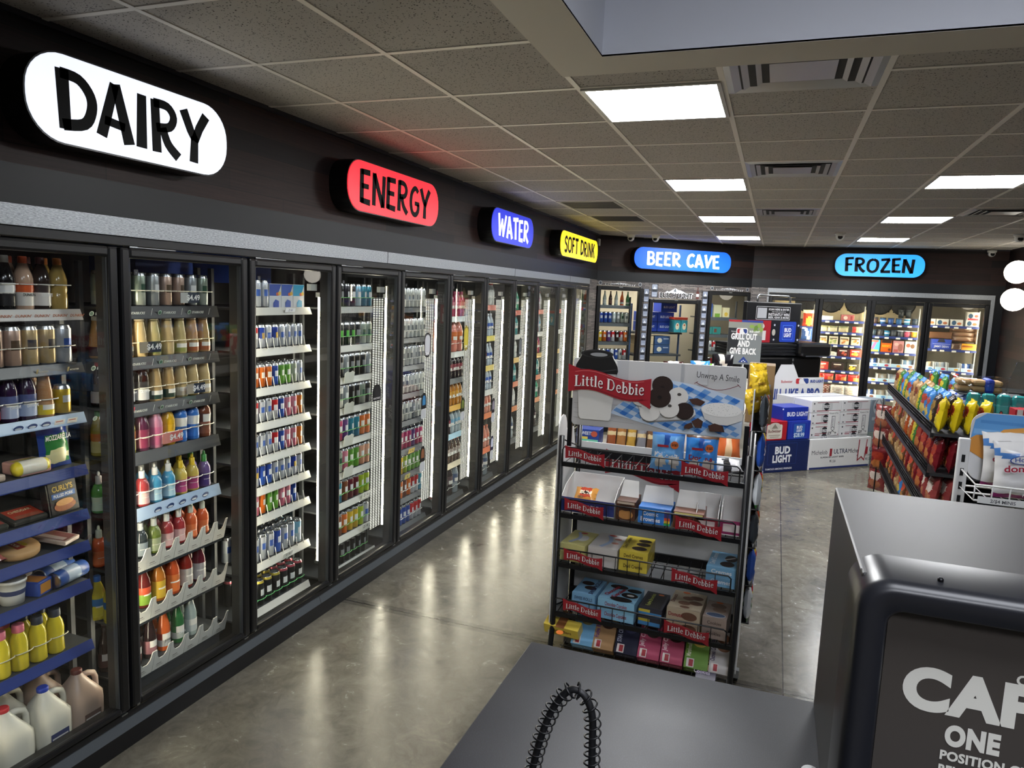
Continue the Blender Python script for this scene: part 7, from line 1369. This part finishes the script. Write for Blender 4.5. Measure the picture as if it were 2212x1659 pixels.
dme = pouch('mini_donut_bag', .26, .21, .08, '#d4d3d2', lambda u, v: '#4a7ab8' if abs(v - .35 + u * .25) < .12 else ('#7a2a5a' if v < -.85 or u < -.93 else ('#2a2220' if (u - .35) ** 2 / .3 + (v + .62) ** 2 / .06 < 1 else None)), 271, 15, 17)
for i, (x, y, z, l) in enumerate(((-.105, 3.1, 1.413, 'left white donut bag at the front of the white wire rack'), (-.12, 3.2, 1.43, 'left white donut bag standing second in the white wire rack'), (.17, 3.1, 1.413, 'right white donut bag at the front of the white wire rack'), (.16, 3.2, 1.43, 'right white donut bag standing second in the white wire rack'))):
    o = obj('mini_donut_bag', dme, (1.05 + x, y + .02, z), (.04, -.08, -PI / 2 + .05), 1, l, 'donut bag', 'white donut bags on the wire rack')
    mb = MB(); a = Art(mb, place((.043, -.03, .11), (0, 1, 0), (.12, 0, 1))); a.k = 10; a.poly(ell(.0, .04, .06, .018, .1), '#27479a').poly(ell(.0, .04, .056, .0155, .1), '#e0e0e0').text('Hostess', .0, .034, .016, '#27479a', .085, 'c', .01, .1).text('donettes', .0, -.005, .026, '#f0e4e6', .152, 'c', .06, .08).text('donettes', .0, -.004, .025, '#a8283c', .15, 'c', .02, .08).text('FROSTED', .02, -.1, .012, '#e8e4ea', .06); mb.build('bag_print', o)
for i, (x, z, c) in enumerate(((-.22, 1.09, '#d0b02c'), (-.08, 1.09, '#8a2f4a'), (.06, 1.09, '#c9b040'), (.2, 1.09, '#8fae4a'))): obj('cake_pack', pouch('cake_pack', .13, .16, .07, c, lambda u, v: '#e4d8a4' if v > .4 else ('#6a2038' if abs(v) < .25 else None), 280 + i), (1.05 + x, 3.12, z), (0, -.15, -PI / 2), 1, f'small cake pack {ORD[i + 1]} from left on the second shelf of the white rack', 'cake pack', 'cake packs on the white rack')

# ================= counter, spray hose, coffee machine =================
ct = thing('service_counter', 'dark blue grey speckled counter in the foreground', 'counter', (.6, 1.6, 0))
CM = counter_mat()
mb = MB(); mb.bbox((-1.278, -.75, .915), (.9, .56, .95), CM, .004); mb.build('countertop', ct)
mb = MB(); mb.box((-1.24, -.7, .08), (.88, .53, .914), C('#1b1d22', .5)); mb.build('cabinet', ct)
mb = MB(); mb.box((-1.2, -.64, .0), (.86, .5, .08), BLKM); mb.build('plinth', ct)
# spray hose with coil spring
hp = [Vector(p) for p in ((-.238, 1.15, .95), (-.238, 1.15, 1.1), (-.239, 1.15, 1.25), (-.241, 1.15, 1.33), (-.243, 1.15, 1.37), (-.25, 1.15, 1.395), (-.263, 1.15, 1.412), (-.28, 1.15, 1.416), (-.297, 1.15, 1.402), (-.312, 1.15, 1.378), (-.325, 1.15, 1.345), (-.336, 1.15, 1.305), (-.345, 1.15, 1.26), (-.352, 1.15, 1.21), (-.356, 1.15, 1.15))]
def smooth3(p, n=8):
    o = []; q = [p[0]] + p + [p[-1]]
    for i in range(1, len(q) - 2):
        for j in range(n):
            t = j / n; a, b, c, d = q[i - 1], q[i], q[i + 1], q[i + 2]; o.append(.5 * (2 * b + (c - a) * t + (2 * a - 5 * b + 4 * c - d) * t * t + (3 * b - a - 3 * c + d) * t ** 3))
    return o + [p[-1]]
hs = thing('spray_hose', 'black spring coil spray hose arching over the foreground counter', 'spray hose', (-.238, 1.15, .95)); off = Vector((.238, -1.15, -.95))
P = [p + off for p in smooth3(hp)]
mb = MB(); mb.tube(P, .0065, BLKM, 10); mb.build('hose', hs)
L = [0]
for a_, b_ in zip(P, P[1:]): L.append(L[-1] + (b_ - a_).length)
def along(s):
    for i in range(len(P) - 1):
        if L[i + 1] >= s: t = (s - L[i]) / (L[i + 1] - L[i]); return P[i].lerp(P[i + 1], t), (P[i + 1] - P[i]).normalized()
    return P[-1], (P[-1] - P[-2]).normalized()
co = []; ph = 0; s = .30; N = Vector((0, 1, 0))
tight = []
for i in range(0, 900):
    st_ = i / 900 * .30; p, d = along(st_); b_ = d.cross(N).normalized(); th = st_ / .0045 * 2 * PI; tight.append(p + (N * math.cos(th) + b_ * math.sin(th)) * .0125)
mb = MB(); mb.tube(tight, .0019, BLK, 5); mb.build('coil_collar', hs)
n = 560; tot = L[-1]
for i in range(n):
    st_ = .30 + (tot - .30) * i / n; p, d = along(st_); b_ = d.cross(N).normalized(); th = (st_ - .3) / .0165 * 2 * PI; co.append(p + (N * math.cos(th) + b_ * math.sin(th)) * .0138)
mb = MB(); mb.tube(co, .0017, BLK, 5); mb.build('coil_spring', hs)
mb = MB(); mb.lathe([(.03, 0), (.03, .012), (.018, .02), (.0165, .05), (.001, .05)], STEEL, 18); mb.build('base_flange', hs)
mb = MB(); p, d = P[-1], (P[-1] - P[-3]).normalized(); mb.tube([p, p + d * .03, p + d * .08], [.011, .013, .018], BLKM, 12); mb.build('spray_head', hs)
# white lid pile by the machine
mb = MB(); mb.lathe([(.014, 0), (.02, .002), (.021, .01), (.018, .014), (.001, .016)], C('#d9dcdf', .4), 20, Matrix.Translation((.169, 1.8, .951))); tag(mb.build('white_cup_lid'), 'white cup lid lying on the counter against the coffee machine', 'lid')
# coffee machine
ma = thing('coffee_machine', 'black coffee machine with lettered front panel at the lower right', 'coffee machine', (.192, 1.46, .951)); MX = .9
MT = C('#2b2a2c', .45); MB_ = C('#202126', .32)
mb = MB(); mb.bbox((0, .0, .0), (MX, .68, .649), MT, .004); mb.build('body', ma)
mb = MB(); mb.box((-.0015, .02, .648), (.002, .66, .6505), C('#8a8886', .4)); mb.build('edge_seam', ma)
# front door: thick rounded bezel around a recessed lettered panel
zb, zt = -.0, .662; ox0, oz1 = -.014, zt; outer = [(ox0, zb)] + [(MX, zb), (MX, zt)] + [(ox0 + .06 - .06 * math.sin(t), zt - .06 + .06 * math.cos(t)) for t in [PI / 2 * q / 8 for q in range(9)]]
def ringp(inset, r, y, n=9):
    x0, z1 = ox0 + inset, zt - inset
    return [(x0, y, zb)] + [(x0 + r - r * math.cos(t), y, z1 - r + r * math.sin(t)) for t in [PI / 2 * q / (n - 1) for q in range(n)]] + [(MX, y, z1)]
rings = [ringp(0, .06, .09), ringp(0, .06, -.045), ringp(.004, .058, -.058), ringp(.012, .052, -.066), ringp(.02, .046, -.068), ringp(.05, .03, -.064), ringp(.056, .028, -.055), ringp(.06, .026, -.012)]
mb = MB(); k = len(rings[0]); vs = [v for r_ in rings for v in r_]; fs = []
for i in range(len(rings) - 1):
    for j in range(k - 1): fs.append((i * k + j, i * k + j + 1, (i + 1) * k + j + 1, (i + 1) * k + j))
mb.add(vs, [f[::-1] for f in fs], MB_, None, True); mb.build('door_bezel', ma)
mb = MB(); x0, z1 = ox0 + .058, zt - .058; mb.prism([(x0, zb), (MX, zb), (MX, z1)] + [(x0 + .025 - .025 * math.sin(t), z1 - .025 + .025 * math.cos(t)) for t in [PI / 2 * q / 6 for q in range(7)]], .004, C('#08090b', .25), place((0, -.008, 0), (1, 0, 0), (0, 0, 1)))
T = place((0, -.0125, 0), (1, 0, 0), (0, 0, 1)); a = Art(mb, T); a.poly([(x0 + .006, zb), (MX, zb), (MX, z1 - .006), (x0 + .006, z1 - .006)], C('#48433f', .3)).text('C', .262, .492, .018, '#e6e4da', None, 'l', .03)
a.text('CAPPUCCINO', .086, .414, .074, '#e8e6dc', .73, 'l', .055).text('ONE', .163, .353, .036, '#e8e6dc', .088, 'l', .06).text('POSITION CUP', .159, .322, .017, '#e8e6dc', .155, 'l', .04).text('BELOW FLAVOR', .159, .294, .017, '#e8e6dc', .158, 'l', .04).text('SPOUT', .159, .266, .017, '#e8e6dc', .065, 'l', .04)
mb.build('front_panel', ma)
mb = MB(); mb.lathe([(.005, 0), (.0055, .003), (.004, .0055), (.001, .006)], C('#2a2a2c', .25, .8), 14, Matrix.Translation((.125, -.02, .6625))); mb.box((.122, -.0208, .668), (.128, -.0192, .6695), BLK); mb.build('screw', ma)
